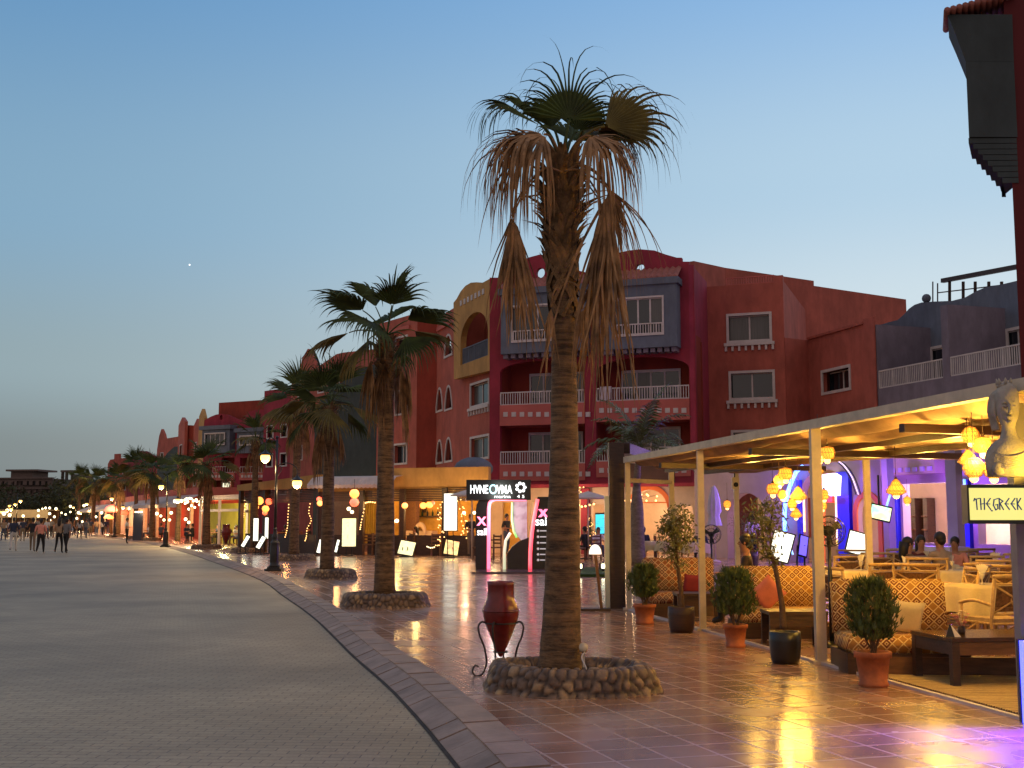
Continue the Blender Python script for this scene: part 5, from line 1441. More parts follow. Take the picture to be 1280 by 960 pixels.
thin_tree(938, 700, 38, .5, .5, [(938, 690), (936, 680)], [(935, 668, .5, 200), (940, 650, .5, 200), (925, 655, .4, 120)], 'dark leafy ficus in front of the taverna arch behind the standing waiter', 8, M['darkwood'])

# ragged cloth pieces round the dark pot are part of it
def garden_lamp():
    Y = 20.3; p = W(752, 760, Y)
    T = thing('garden_lamp', 'bell shaped white garden lamp on a leaning wooden pole left of the dark portal', 'lamp', (p.x, Y, TZ))
    t = W(744, 692, Y) - T.location
    mb = MB(); mb.bar((0, 0, .03), t, .05, .05); mb.build('pole', M['brownwood'], T, local=True)
    mb = MB(); mb.box((-.12, .0, .02), (.52, .34, .04)); mb.build('base', M['darkwood'], T, local=True)
    mb = MB(); mb.lathe([(.105, 0), (.10, .05), (.085, .10), (.06, .14), (.02, .16)], t + V((0, 0, -.01)), 20); mb.build('lamp_shade', emis('white_lit_shade', (1, .92, .72), 1.2), T, local=True)
garden_lamp()
def flood(px, py, d, label, yaw):
    p = W(px, py, d); T = thing('floodlight', label, 'floodlight', (p.x, d, TZ), yaw)
    mb = MB(); mb.box((0, 0, .22), (.26, .12, .16)); mb.bar((0, .1, 0), (0, .05, .2), .05); mb.build('housing', M['black'], T, local=True)
    mb = MB(); mb.box((0, -.065, .22), (.2, .012, .11)); mb.build('lens', emis('flood_lens', (1, .95, .6), 9), T, local=True)
flood(755, 702, 34, 'small floodlight on the lawn just right of the bell shaped lamp', .3); flood(724, 703, 34, 'small floodlight on the lawn left of the bell shaped lamp', -.4)
mb = MB(); mb.prism([tuple(XY(716, 32.2)), tuple(XY(764, 32.2)), tuple(XY(764, 37)), tuple(XY(716, 37))], TZ + .001, TZ + .07); tag(mb.build('lawn', M['grass']), kind='structure')
# ---------------------------------------------------------------- pergola of the corner restaurant
def fx(y): return 1.97 + (20.5 - y) * .1696
def bx_(y):      # back edge of the roof
    return 4.35 + (23.2 - y) * .235
def pergola():
    T = thing('pergola', 'long cream steel pergola with folded fabric canopy over the restaurant seating', 'pergola', (4.5, 15, TZ))
    cr = M['cream']
    for y, w_ in ((20.5, .085), (16.7, .085), (12.9, .105)):
        mb = MB(); mb.box((fx(y) + .0, y, (2.58 + TZ) / 2), (w_, w_, 2.58 - TZ)); mb.box((fx(y), y, TZ + .015), (w_ + .1, w_ + .1, .03)); mb.build('post', cr, T)
    mb = MB(); mb.box((fx(9.3) + .06, 9.3, (2.5 + TZ) / 2), (.15, .12, 2.5 - TZ)); mb.build('post', mat('grey_steel_post', (.26, .24, .23), .5, .15, 4, .1), T)
    for x, y in ((2.86, 21.6), (4.3, 23.1), (bx_(18.5), 18.5), (bx_(13.5), 13.5)):
        mb = MB(); mb.box((x, y, (2.55 + TZ) / 2), (.09, .09, 2.55 - TZ)); mb.build('post', cr, T)
    mb = MB(); mb.bar((fx(20.55), 20.55, 2.62), (fx(7.2), 7.2, 2.62), .12, .10); mb.build('front_beam', cr, T)
    mb = MB(); mb.bar((fx(20.5), 20.5, 2.6), (4.35, 23.2, 2.6), .07, .07); mb.bar((fx(20.5) + .05, 20.56, 2.27), (2.83, 21.55, 2.27), .06, .07); mb.build('end_beam', cr, T)
    mb = MB(); mb.bar((4.35, 23.2, 2.6), (bx_(7.2), 7.2, 2.6), .08, .09); mb.build('back_beam', cr, T)
    # canopy: fabric hung in folds that run with the length of the pergola
    mb = MB(); ns, ntt = 14, 60; z0 = 2.60
    vs = []
    for i in range(ns + 1):
        y = 20.4 - 13.1 * i / ns; A = V((fx(y) + .06, y, 0)); yb = 23.1 - 15.8 * i / ns; B = V((bx_(yb) - .05, yb, 0))
        for j in range(ntt + 1):
            t = j / ntt; p = A.lerp(B, t); fr = (t * 7) % 1
            p.z = z0 + .035 - .17 * math.sin(PI * fr) ** .8 * (.8 + .2 * math.sin(i * 1.7)) + .02 * math.sin(i * .9 + j * .3)
            vs.append(p)
    mb.sm = True
    for off in (0, .015):
        mb.add([p + V((0, 0, off)) for p in vs], [(i * (ntt + 1) + j, i * (ntt + 1) + j + 1, (i + 1) * (ntt + 1) + j + 1, (i + 1) * (ntt + 1) + j) for i in range(ns) for j in range(ntt)])
    mb.build('canopy', mat('folded_canopy_fabric', (.40, .25, .15), .85, .2, 3, .2), T)
    mb = MB()
    for t in (.30, .64):
        mb.bar(V((fx(20.2), 20.2, 2.46)).lerp(V((4.3, 23, 2.46)), t), V((fx(7.6), 7.6, 2.46)).lerp(V((bx_(7.6), 7.6, 2.46)), t), .07, .07)
    mb.build('long_rafter', M['darkwood'], T)
    for y in (18.6, 14.8, 11.0):
        mb = MB(); mb.bar((fx(y), y, 2.44), (bx_(y + 1.2), y + 1.2, 2.44), .08, .08); mb.build('cross_rafter', M['darkwood'], T)
    # threshold strip
    mb = MB(); mb.bar((fx(20.4) - .02, 20.4, TZ + .012), (fx(7.0) - .02, 7.0, TZ + .012), .05, .024); mb.build('floor_rail', M['white'], T)
pergola()

def portal():
    Y = 20.8; x0, x1 = W(762.5, 700, Y).x, W(781.5, 700, Y).x; zt = W(770, 553, Y).z
    T = thing('wooden_portal', 'dark brown wooden portal frame left of the pergola, its top sloping back', 'portal', (x0 + .13, Y, TZ))
    mb = MB(); mb.box(((x0 + x1) / 2, Y + .12, (zt + TZ) / 2), (x1 - x0, .24, zt - TZ)); mb.build('post', M['darkwood'], T)
    mb = MB(); mb.bar(((x0 + x1) / 2 + .14, Y + .25, zt - .09), (W(816, 570, 24.5).x, 24.5, zt - .09), .24, .18); mb.build('lintel', M['darkwood'], T)
    pass
    P = thing('glass_screen_post', 'pale lit upright panel against the left side of the dark portal', 'panel', (x0 - .05, Y, TZ))
    zz = W(763, 620, Y).z
    mb = MB(); mb.box((x0 - .045, Y + .05, (zz + TZ) / 2), (.08, .06, zz - TZ)); mb.build('panel', mat('pale_green_white_panel', (.62, .66, .52), .3, .1, 2, 0), P)
portal()

# ---------------------------------------------------------------- furniture
def sofa(x, y, w_, rz, label, h=.80, depth=.72, m='kilim'):
    T = thing('sofa', label, 'sofa', (x, y, TZ), rz, 'diamond patterned sofas under the pergola')
    mb = MB(); mb.box((0, -.02, .10), (w_ + .04, depth, .20)); mb.build('plinth', M['darkwood'], T, local=True)
    def cush(c, s, r=.03):
        b = MB(); x0, y0, z0 = [v / 2 for v in s]
        bm = bmesh.new(); bmesh.ops.create_cube(bm, size=1); bmesh.ops.scale(bm, vec=s, verts=bm.verts); bmesh.ops.bevel(bm, geom=bm.edges[:], offset=r, segments=3, affect='EDGES')
        bmesh.ops.translate(bm, vec=c, verts=bm.verts); b.sm = True; b.add([v.co.copy() for v in bm.verts], [[v.index for v in f.verts] for f in bm.faces]); bm.free(); return b
    cush((0, -.06, .285), (w_, depth - .06, .17)).build('seat', M[m], T, local=True)
    b = cush((0, .0, .0), (w_, .15, h - .22)); 
    R_ = Matrix.Rotation(-.10, 3, 'X'); b.v = [R_ @ p + V((0, depth / 2 - .05, .20 + h / 2)) for p in b.v]
    b.build('backrest', M[m], T, local=True); return T

def cushion(p, size, rz, m, label, rx=0.35, ry=PI / 4):
    R_ = Matrix.Rotation(rz, 3, 'Z') @ Matrix.Rotation(rx, 3, 'X') @ Matrix.Rotation(ry, 3, 'Y')
    mb = MB(); n = 10; vs = []
    for s in (1, -1):
        for i in range(n + 1):
            for j in range(n + 1):
                a, b = i / n * 2 - 1, j / n * 2 - 1; th = .16 * size * max(0, (1 - a ** 4) * (1 - b ** 4)) ** .45
                k = 1 - .07 * (1 - abs(a) ** 2) * (abs(b) > .9) - .07 * (1 - abs(b) ** 2) * (abs(a) > .9)
                vs.append(V(p) + R_ @ V((a * size / 2 * k, s * th, b * size / 2 * k)))
    fs = []
    for s in (0, 1):
        o = s * (n + 1) ** 2
        fs += [(o + i * (n + 1) + j, o + i * (n + 1) + j + 1, o + (i + 1) * (n + 1) + j + 1, o + (i + 1) * (n + 1) + j) for i in range(n) for j in range(n)]
    mb.sm = True; mb.add(vs, fs); bm_o = mb.build('cushion', M[m]); tag(bm_o, label, 'cushion'); return bm_o

def yy(px, d): return W(px, 700, d).x
sofa(yy(1111, 12.55), 12.35, 1.16, -.03, 'diamond patterned sofa behind the low dark wooden table, nearest the camera', .80)
sofa(yy(968, 16.0), 15.9, 1.12, .03, 'diamond patterned sofa with a coral pink cushion between the first and second post', .80)
sofa(yy(853, 19.3), 19.4, 1.16, .06, 'farthest diamond patterned sofa, beside the tall thin tree', .80, m='kilim_bg')
cushion((yy(1124, 12.4), 12.22, TZ + .53), .34, .1, 'cloth', 'cream cushion leaning on the nearest sofa behind the conifer', .25, .12)
cushion((yy(957, 15.8), 15.72, TZ + .56), .36, 0, 'pink_cloth', 'coral pink cushion standing on its corner on the middle sofa', .25)
cushion((yy(865, 19.2), 19.2, TZ + .50), .30, .1, 'burgundy', 'dark burgundy cushion on the farthest sofa', .25, .1)

def coffee_table():
    A = G(1194, 859); rz = math.radians(8)
    ln, dp, h = 1.15, .80, .44
    T = thing('coffee_table', 'low dark wooden coffee table with thick square legs on the straw mat', 'table', (A.x, A.y, TZ), rz)
    mb = MB(); mb.box((ln / 2 - .03, dp / 2 - .03, h - .02), (ln, dp, .035)); mb.build('tabletop', mat('polished_dark_table', (.07, .030, .014), .16, .3, 4, .1, stretch=(1, 6, 1)), T, local=True)
    mb = MB(); pass
    for c_, s_, m_ in (((ln / 2 - .03, -.005, h - .10), (ln - .06, .03, .115), 'brownwood'), ((ln / 2 - .03, dp - .055, h - .10), (ln - .06, .03, .115), 'brownwood'), ((-.005, dp / 2 - .03, h - .10), (.03, dp - .10, .115), 'darkwood'), ((ln - .055, dp / 2 - .03, h - .10), (.03, dp - .10, .115), 'darkwood')):
        mb = MB(); mb.box(c_, s_); mb.build('apron', M[m_], T, local=True)
    for x, y in ((.01, .01), (ln - .07, .01), (.01, dp - .07), (ln - .07, dp - .07)):
        mb = MB(); mb.box((x, y, (h - .038) / 2), (.07, .07, h - .038)); mb.build('leg', M['darkwood'], T, local=True)
    p = W(1192, 798, 11.15); z = TZ + h
    mb = MB(); mb.add([(p.x - .07, p.y, z), (p.x + .05, p.y - .04, z), (p.x + .06, p.y + .05, z), (p.x - .05, p.y + .06, z), (p.x - .03, p.y + .01, z + .11)], [(0, 1, 4), (1, 2, 4), (2, 3, 4), (3, 0, 4), (0, 3, 2, 1)])
    tag(mb.build('tent_card', [M['black']]), 'black tent card standing on the low coffee table', 'tent card')
    n = MB(); n.add([(p.x - .0, p.y - .03, z + .001), (p.x + .055, p.y - .045, z + .001), (p.x + .065, p.y + .04, z + .001), (p.x - .022, p.y + .0, z + .112), (p.x + .005, p.y + .02, z + .06)], [(0, 1, 3), (1, 2, 3), (0, 4, 3)]); tag(n.build('napkin', M['napkin']), 'cream folded napkin leaning on the black tent card', 'napkin')
    q = W(1202, 790, 11.35); mb = MB(); mb.lathe([(.03, 0), (.035, .03), (.03, .07), (.02, .08)], (q.x, q.y, z), 14); F_ = thing('flower_vase', 'small dark vase of pink and white flowers on the coffee table', 'vase', (q.x, q.y, z))
    mb.build('vase', M['darkwood'], F_)
    mb = MB(); rg = random.Random(2)
    for k in range(16):
        v = V((rg.gauss(0, 1), rg.gauss(0, 1), rg.gauss(0, 1) + .6)).normalized() * .075 * rg.uniform(.5, 1); mb.mi = k % 2; c = V((q.x, q.y, z + .16)) + v
        for j in range(5):
            a = j * 1.257; t = V((math.cos(a), math.sin(a), .4)) * .026; s = V((-math.sin(a), math.cos(a), 0)) * .011; mb.add([c, c + t * .6 + s, c + t, c + t * .6 - s], [(0, 1, 2, 3)])
        mb.tube([V((q.x, q.y, z + .06)), c], .002, 4)
    mb.build('flowers', [mat('pink_petals', (.6, .18, .22), .7, .1, 9, 0), mat('white_petals', (.75, .6, .4), .7, .1, 9, 0)], F_)
coffee_table()
# straw mat and raised wooden step beside it
mb = MB(); mb.prism([(fx(11.9) + .10, 11.9), (6.4, 11.6), (6.6, 8.4), (fx(8.4) + .10, 8.4)], TZ + .004, TZ + .014)
def straw():
    m, nt, b = new_mat('woven_straw_mat'); N, L = nt.nodes, nt.links
    tc = N.new('ShaderNodeTexCoord'); w = N.new('ShaderNodeTexWave'); w.bands_direction = 'Y'; w.inputs['Scale'].default_value = 9; w.inputs['Distortion'].default_value = 4; w.inputs['Detail'].default_value = 4; w.inputs['Detail Scale'].default_value = 1.2
    L.new(tc.outputs['Object'], w.inputs['Vector'])
    n = N.new('ShaderNodeTexNoise'); n.inputs['Scale'].default_value = 3; mp = N.new('ShaderNodeMapping'); mp.inputs['Scale'].default_value = (.5, 5, 1); L.new(tc.outputs['Object'], mp.inputs[0]); L.new(mp.outputs[0], n.inputs['Vector'])
    f = math_node(nt, 'MULTIPLY', w.outputs['Fac'], n.outputs['Fac']); r = N.new('ShaderNodeValToRGB'); r.color_ramp.elements[0].color = (.10, .055, .02, 1); r.color_ramp.elements[1].color = (.80, .58, .24, 1); r.color_ramp.elements[1].position = .42; r.color_ramp.elements[0].position = .12
    L.new(f, r.inputs[0]); L.new(r.outputs[0], b.inputs['Base Color']); b.inputs['Roughness'].default_value = .85
    bp = N.new('ShaderNodeBump'); bp.inputs['Distance'].default_value = .01; bp.inputs['Strength'].default_value = .8; L.new(f, bp.inputs['Height']); L.new(bp.outputs[0], b.inputs['Normal']); return m
tag(mb.build('straw_mat', straw()), 'yellow straw mat under the low coffee table', 'mat')
mb = MB(); mb.prism([(yy(1100, 12.0), 11.98), (6.3, 11.7), (6.3, 11.85), (yy(1100, 12.0), 12.12)], TZ, TZ + .17); tag(mb.build('wooden_step', M['brownwood']), 'long low wooden board edge behind the coffee table', 'step')

def small_table(px, py, d, label, lx=.7, ly=.55, h=.42, m='darkwood'):
    T = thing('side_table', label, 'table', (yy(px, d), d, TZ)); mb = MB(); mb.box((0, 0, h - .02), (lx, ly, .04)); mb.build('tabletop', M[m], T, local=True)
    for s_ in (-1, 1): mb = MB(); mb.box((0, s_ * (ly / 2 - .03), h - .11), (lx - .1, .03, .14)); mb.build('apron', M[m], T, local=True)
    for sx in (-1, 1):
        for sy in (-1, 1):
            mb = MB(); mb.box((sx * (lx / 2 - .04), sy * (ly / 2 - .04), (h - .04) / 2), (.06, .06, h - .04)); mb.build('leg', M[m], T, local=True)
    return T
small_table(990, 0, 14.7, 'low dark table in front of the middle sofa, behind the crooked thin tree')
small_table(872, 0, 18.2, 'low dark table in front of the farthest sofa')

def chair_proto():
    T = thing('bamboo_chair', 'x', 'chair', (0, 0, 0), 0, 'bamboo armchairs of the restaurant'); b = M['bamboo']
    w_, d_ = .27, .25
    for sx in (-1, 1):
        mb = MB(); mb.tube([(sx * w_, -d_, 0), (sx * w_, -d_, .43), (sx * w_, -d_, .63)], .017, 7); mb.build('leg', b, T, local=True)
        mb = MB(); mb.tube([(sx * w_, d_, 0), (sx * w_, d_, .45), (sx * (w_ + .01), d_ + .10, .93)], .019, 7); mb.build('leg', b, T, local=True)
        mb = MB(); mb.tube(crom3([(sx * w_, -d_ - .03, .62), (sx * (w_ + .02), 0, .66), (sx * w_, d_ + .03, .62)], 4), .018, 7); mb.build('armrest', b, T, local=True)
    mb = MB()
    for k in range(9): y = -d_ + 2 * d_ * k / 8; mb.tube([(-w_, y, .43), (w_, y, .43)], .014, 6)
    mb.build('seat', b, T, local=True)
    mb = MB(); mb.tube([(-w_, -d_, .20), (w_, -d_, .20)], .012, 6); mb.tube([(-w_, d_, .22), (w_, d_, .22)], .012, 6)
    for sx in (-1, 1): mb.tube([(sx * w_, -d_, .25), (sx * w_, d_, .25)], .012, 6); mb.tube([(sx * w_, -d_, .30), (sx * w_, 0, .42)], .010, 6)
    mb.build('stretcher', b, T, local=True)
    mb = MB(); B = lambda x, z: (x, d_ + .10 * (z - .45) / .48, z)
    mb.tube([B(-w_ - .03, .92), B(w_ + .03, .92)], .021, 7); mb.tube([B(-w_, .84), B(w_, .84)], .013, 7); mb.tube([B(-w_, .53), B(w_, .53)], .014, 7)
    mb.tube([B(-w_, .54), B(w_, .83)], .015, 7); mb.tube([B(w_, .54), B(-w_, .83)], .015, 7); mb.tube([B(-w_, .6), B(w_, .6)], .01, 6)
    c = V(B(0, .685)); mb.tube([c + V((.065 * math.cos(a), 0, .065 * math.sin(a))) for a in [2 * PI * k / 14 for k in range(15)]], .012, 6, False)
    mb.build('backrest', b, T, local=True)
    mb = MB(); mb.box((0, d_ + .055, .69), (2 * w_ - .05, .008, .27), mtx=Matrix.Rotation(-.2, 3, 'X')); mb.build('wicker_panel', mat('brown_wicker_panel', (.20, .095, .035), .8, .4, 30, .5), T, local=True)
    mb = MB(); mb.box((0, 0, .455), (.46, .44, .045)); mb.build('cushion', mat('faded_chair_cushion', (.42, .29, .14), .9, .2, 8, .2), T, local=True)
    return T
CP = chair_proto()
def cloth_table_proto():
    T = thing('dining_table', 'x', 'table', (0, 0, 0), 0, 'dining tables under cream cloths'); h = .75
    mb = MB(); n = 40; vs = [V((0, 0, h))]; R0 = .42
    for r, z, fl in ((.42, h, 0), (.435, h - .03, 0), (.45, h - .16, .03), (.47, h - .30, .07)):
        for k in range(n):
            a = 2 * PI * k / n; sq = 1 / max(abs(math.cos(a)), abs(math.sin(a))) ** .75; rr = r * sq + fl * math.sin(a * 9) ; dz = (-.08 * (sq - 1) * (1 if fl else 0)) * 2
            vs.append(V((rr * math.cos(a), rr * math.sin(a), z + dz)))
    fs = [(0, 1 + k, 1 + (k + 1) % n) for k in range(n)]
    for i in range(3): fs += [(1 + i * n + k, 1 + i * n + (k + 1) % n, 1 + (i + 1) * n + (k + 1) % n, 1 + (i + 1) * n + k) for k in range(n)]
    mb.sm = True; mb.add(vs, fs); mb.build('tablecloth', M['cloth'], T, local=True)
    for sx in (-1, 1):
        for sy in (-1, 1):
            mb = MB(); mb.tube([(sx * .34, sy * .34, 0), (sx * .33, sy * .33, h - .03)], .02, 7); mb.tube([(sx * .34, sy * .34, .35), (0, 0, .6)], .012, 6); mb.build('leg', M['bamboo'], T, local=True)
    mb = MB(); mb.box((0, 0, h - .02), (.72, .72, .03)); mb.build('tabletop', M['brownwood'], T, local=True)
    return T
TP = cloth_table_proto()
chairs = [  # px of the foot centre, depth, yaw, label
    (1245, 12.9, .25, 'nearest bamboo chair, its crossed back seen beside the grey post'), (1178, 14.6, 1.5, 'bamboo chair turned sideways behind the right end of the nearest sofa'),
    (1205, 16.4, .35, 'bamboo chair with crossed back between two cloth-covered tables'), (1150, 16.0, -.5, 'bamboo chair behind the nearest sofa, facing away'),
    (1085, 16.2, .45, 'bamboo chair just above the left part of the nearest sofa'), (1064, 14.8, -1.2, 'woven armchair beside the second post, turned left'),
    (1120, 19.2, .7, 'bamboo chair left of the seated group'), (1160, 18.6, -.35, 'bamboo chair in front of the seated group'), (1218, 19.6, .2, 'bamboo chair with reddish crossed back at the far right'),
    (1245, 17.6, -.3, 'bamboo chair right behind the right-hand cloth-covered table'), (1090, 21.5, .0, 'far bamboo chair near the lit menu stand'), (1190, 22.6, .4, 'far bamboo chair right of the seated group'),
    (1262, 21.0, .1, 'bamboo chair partly hidden by the grey post'), (1048, 19.5, .3, 'bamboo chair just right of the second post in the background'),
          (1105, 24.5, .6, 'farthest bamboo chair, under the tilted screen'), (1135, 23.8, -.7, 'far bamboo chair behind the guest with long dark hair'), (1215, 24.4, .2, 'far bamboo chair before the right-hand cobalt pilaster'), (1240, 23.0, 1.2, 'far bamboo chair turned sideways near the pink-lit window'),
          (1068, 23.5, -.4, 'far bamboo chair left of the lit menu stand'), (1195, 15.2, 1.0, 'bamboo chair drawn up to the left side of the right-hand cloth-covered table'), (1268, 15.6, -.8, 'bamboo chair mostly behind the grey corner post')]
for i, (px, d, rz, lb) in enumerate(chairs):
    o = CP if i == 0 else dup(CP); o.location = (yy(px, d), d, TZ); o.rotation_euler = (0, 0, rz + PI); o['label'] = lb
tabs = [(1225, 14.2, .3, 'cloth-covered table right of the nearest sofa'), (1120, 17.4, .1, 'cloth-covered table behind the nearest sofa'), (1190, 18.2, .2, 'cloth-covered table before the man in the beige shirt'),
        (1160, 20.8, 0, 'cloth-covered table of the seated group'), (1240, 19.4, .3, 'cloth-covered table at the right behind the chairs'), (1075, 18.2, .2, 'cloth-covered table right of the second post')]
for i, (px, d, rz, lb) in enumerate(tabs):
    o = TP if i == 0 else dup(TP); o.location = (yy(px, d), d, TZ); o.rotation_euler = (0, 0, rz); o['label'] = lb
# napkins folded as fans in glasses
def napkin_proto():
    T = thing('napkin', 'x', 'napkin', (0, 0, 0), 0, 'napkins standing in glasses on the tables')
    mb = MB(); mb.lathe([(.03, 0), (.03, .008), (.006, .012), (.006, .06), (.03, .09), (.034, .14)], n=12); mb.build('glass', mat('clear_glass_like', (.5, .45, .4), .08, .05, 3, 0), T, local=True)
    mb = MB()
    for k in range(5):
        a = (k - 2) * .35; mb.add([(0, 0, .07), (math.sin(a) * .09 - .02, .015 * k, .24), (math.sin(a) * .10 + .03, .015 * k - .02, .21)], [(0, 1, 2)])
    mb.build('folded_cloth', M['napkin'], T, local=True); return T
NP = napkin_proto()
for i, (px, d, dx, lb) in enumerate(((1232, 14.1, -.05, 'napkin fan on the table right of the nearest sofa'), (1122, 17.3, .1, 'napkin fan on the table behind the nearest sofa'), (1190, 18.1, 0, 'napkin fan on the table before the man in beige'),
                                   (1162, 20.6, 0, 'napkin fan on the table of the seated group'), (1245, 19.3, 0, 'napkin fan on the right-hand far table'), (1076, 18.1, 0, 'napkin fan on the table right of the second post'))):
    o = NP if i == 0 else dup(NP); o.location = (yy(px, d) + dx, d, TZ + .752); o['label'] = lb; o.rotation_euler = (0, 0, i * .7)

def fan(px, py, d, r, label, pybase):
    c = W(px, py, d); T = thing('pedestal_fan', label, 'fan', (c.x, d, TZ), 0, 'pedestal fans')
    mb = MB(); mb.tube([(0, 0, .05), (0, 0, c.z - TZ - .1)], [.03, .022], 8); mb.lathe([(.22, 0), (.2, .03), (.05, .06)], n=18); mb.build('stand', M['black'], T, local=True)
    mb = MB(); z = c.z - TZ
    for y_, rr in ((-.08, r * .97), (0, r), (.08, r * .97), (-.1, r * .6), (.1, r * .6), (-.11, r * .25)):
        mb.tube([(rr * math.cos(a), y_, z + rr * math.sin(a)) for a in [2 * PI * k / 28 for k in range(29)]], .005, 4, False)
    for k in range(20):
        a = 2 * PI * k / 20; mb.tube([(.03 * math.cos(a), -.11, z + .03 * math.sin(a)), (r * .6 * math.cos(a), -.1, z + r * .6 * math.sin(a)), (r * math.cos(a), 0, z + r * math.sin(a))], .003, 4)
    mb.build('cage', M['black'], T, local=True)
    mb = MB()
    for k in range(3):
        a = 2 * PI * k / 3 + .5; p = V((math.cos(a), 0, math.sin(a))); q = V((-math.sin(a), .35, math.cos(a)))
        c0 = V((0, 0, z)); mb.add([c0 + p * .05 - q * .03, c0 + p * .05 + q * .03, c0 + p * r * .85 + q * .11 * r * 3, c0 + p * r * .9 - q * .05 * r * 3], [(0, 1, 2, 3)])
    mb.build('blades', M['black'], T, local=True)
    mb = MB(); mb.tube([(0, .02, z), (0, .2, z)], [.07, .05], 10); mb.build('motor', M['black'], T, local=True)
fan(1036, 664, 14.6, .185, 'black pedestal fan just right of the second post', 0)
fan(889, 668, 30, .24, 'black pedestal fan below the closed white parasol', 0)

# ---------------------------------------------------------------- front sign, bust, blue panel at the corner post
def corner_sign():
    Y = 8.95; a, b = W(1212, 628, Y), W(1310, 628, Y); w = Wall((a.x, Y), (b.x, Y - .02)); zt, zb = W(1240, 610, Y).z, W(1240, 650, Y).z
    T = thing('restaurant_sign', 'lit pale yellow sign with blue Greek-style letters reading THE GREEK', 'sign', ((a.x + b.x) / 2, Y, zb))
    mb = MB(); mb.wbox(w, -.012, w.L, zb - .028, zt + .026, -.012, -.14); mb.build('housing', M['black'], T)
    mb = MB(); mb.wbox(w, .002, w.L - .01, zb, zt, .0, -.011); mb.build('lit_face', emis('pale_yellow_sign_face', (1, .90, .26), .82, True, (.25, .23, .08)), T)
    bl = mat('blue_sign_letter', (.01, .06, .38), .6, .05, 5, 0)
    zc = (zt + zb) / 2 + .0
    glyph = {'T': [((0, .9), (.55, 1.02)), ((.2, .95), (.26, 0)), ((-.08, .8), (.02, 1.0))], 'H': [((0, 1), (.03, 0)), ((.45, 1), (.42, 0)), ((0, .48), (.45, .55))], 'E': [((.45, 1), (0, .52)), ((0, .52), (.45, 0)), ((0, .52), (.35, .5))],
             'G': [((.5, .95), (.1, .85)), ((.1, .85), (0, .4)), ((0, .4), (.25, 0)), ((.25, 0), (.52, .12)), ((.52, .12), (.5, .45)), ((.5, .45), (.28, .42))], 'R': [((0, 1), (.04, 0)), ((0, 1), (.42, .76)), ((.42, .76), (.04, .5)), ((.12, .5), (.45, 0))], 'K': [((0, 1), (.03, 0)), ((.42, 1), (.03, .5)), ((.03, .5), (.46, 0))]}
    sc_ = .080; u = .035
    for ch, big in (('T', 1), ('H', 1), ('E', 1), ('.', 0), ('G', 1.1), ('R', 1), ('E', 1), ('E', 1), ('K', 1)):
        mb = MB()
        if ch == '.': mb.wbox(w, u - .012, u, zc - .055, zc - .045, .006, .001); mb.build('dot', bl, T); u += .006; continue
        for (x0, z0), (x1, z1) in glyph[ch]:
            p, q = w.pt(u + x0 * sc_ * .78, zc + (z0 - .5) * sc_ * big, .004), w.pt(u + x1 * sc_ * .78, zc + (z1 - .5) * sc_ * big, .004); dd = (q - p).normalized() * .004
            mb.bar(p - dd, q + dd, .006, .0145, up=(0, 1, 0))
        mb.build('letter', bl, T); u += .0435
    lamp('sign_light', (a.x + .3, Y - .25, zc), (1, .9, .45), .5, .1)
    # plaster bust on the beam
    Y2 = 9.05; c = W(1262, 560, Y2)
    B = thing('bust_statue', 'grey plaster bust of a crowned woman lit yellow from below, above the sign', 'statue', (c.x, Y2, W(1262, 596, Y2).z))
    z0 = B.location.z; pl = mat('aged_plaster', (.40, .36, .30), .75, .2, 9, .4)
    k = Y2 / F; P = lambda px, py, dy=0: V(((px - 1262) * k, dy, (596 - py) * k))
    sk = [(P(1262, 596), .16), (P(1262, 572), .155), (P(1263, 556), .125), (P(1262, 545), .07), (P(1261, 533), .05), (P(1260, 522, -.01), .062), (P(1260, 508, -.015), .085), (P(1260, 494, -.01), .087), (P(1261, 484), .07)]
    mb = MB(); body = []
    def ringv(c_, rx, ry, n=24): return [c_ + V((rx * math.cos(2 * PI * i / n), ry * math.sin(2 * PI * i / n), 0)) for i in range(n)]
    rad = [(596, .17, .10), (585, .18, .105), (572, .185, .11), (562, .165, .10), (554, .125, .085), (548, .07, .06), (541, .052, .052), (534, .048, .050), (529, .054, .064), (524, .066, .080), (517, .078, .090), (509, .083, .094), (500, .084, .095), (491, .078, .09), (485, .066, .075), (480, .045, .05), (477, .02, .02)]
    vs = []; n = 24
    for y_, rx, ry in rad: vs += ringv(P(1261, y_, -.01), rx, ry, n)
    fs = [(i * n + j, i * n + (j + 1) % n, (i + 1) * n + (j + 1) % n, (i + 1) * n + j) for i in range(len(rad) - 1) for j in range(n)]
    mb.sm = True; mb.add(vs, fs + [tuple(range(n - 1, -1, -1)), tuple((len(rad) - 1) * n + j for j in range(n))])
    fr = -.108
    mb.tube([P(1257, 507, fr + .005), P(1256.5, 512, fr - .006), P(1256, 517, fr - .022), P(1256.5, 518.5, fr + .0)], [.009, .012, .017, .009], 8)       # nose
    mb.ball(P(1256.5, 522.5, fr + .012), .019, 8, (1.5, .7, .38)); mb.ball(P(1256.5, 524.5, fr + .012), .018, 8, (1.2, .7, .42))  # lips
    mb.ball(P(1257.5, 529, fr + .022), .018, 10)
    for sx in (-5.6, 5.4):
        mb.ball(P(1257 + sx, 509, fr + .014), .017, 10, (1.25, .7, .6)); mb.tube(crom3([P(1257 + sx - 3.3, 506, fr + .018), P(1257 + sx, 504.3, fr + .006), P(1257 + sx + 3.2, 506, fr + .02)], 3), .0065, 6)
    mb.build('bust', pl, B, local=True)
    mb = MB(); fs = []
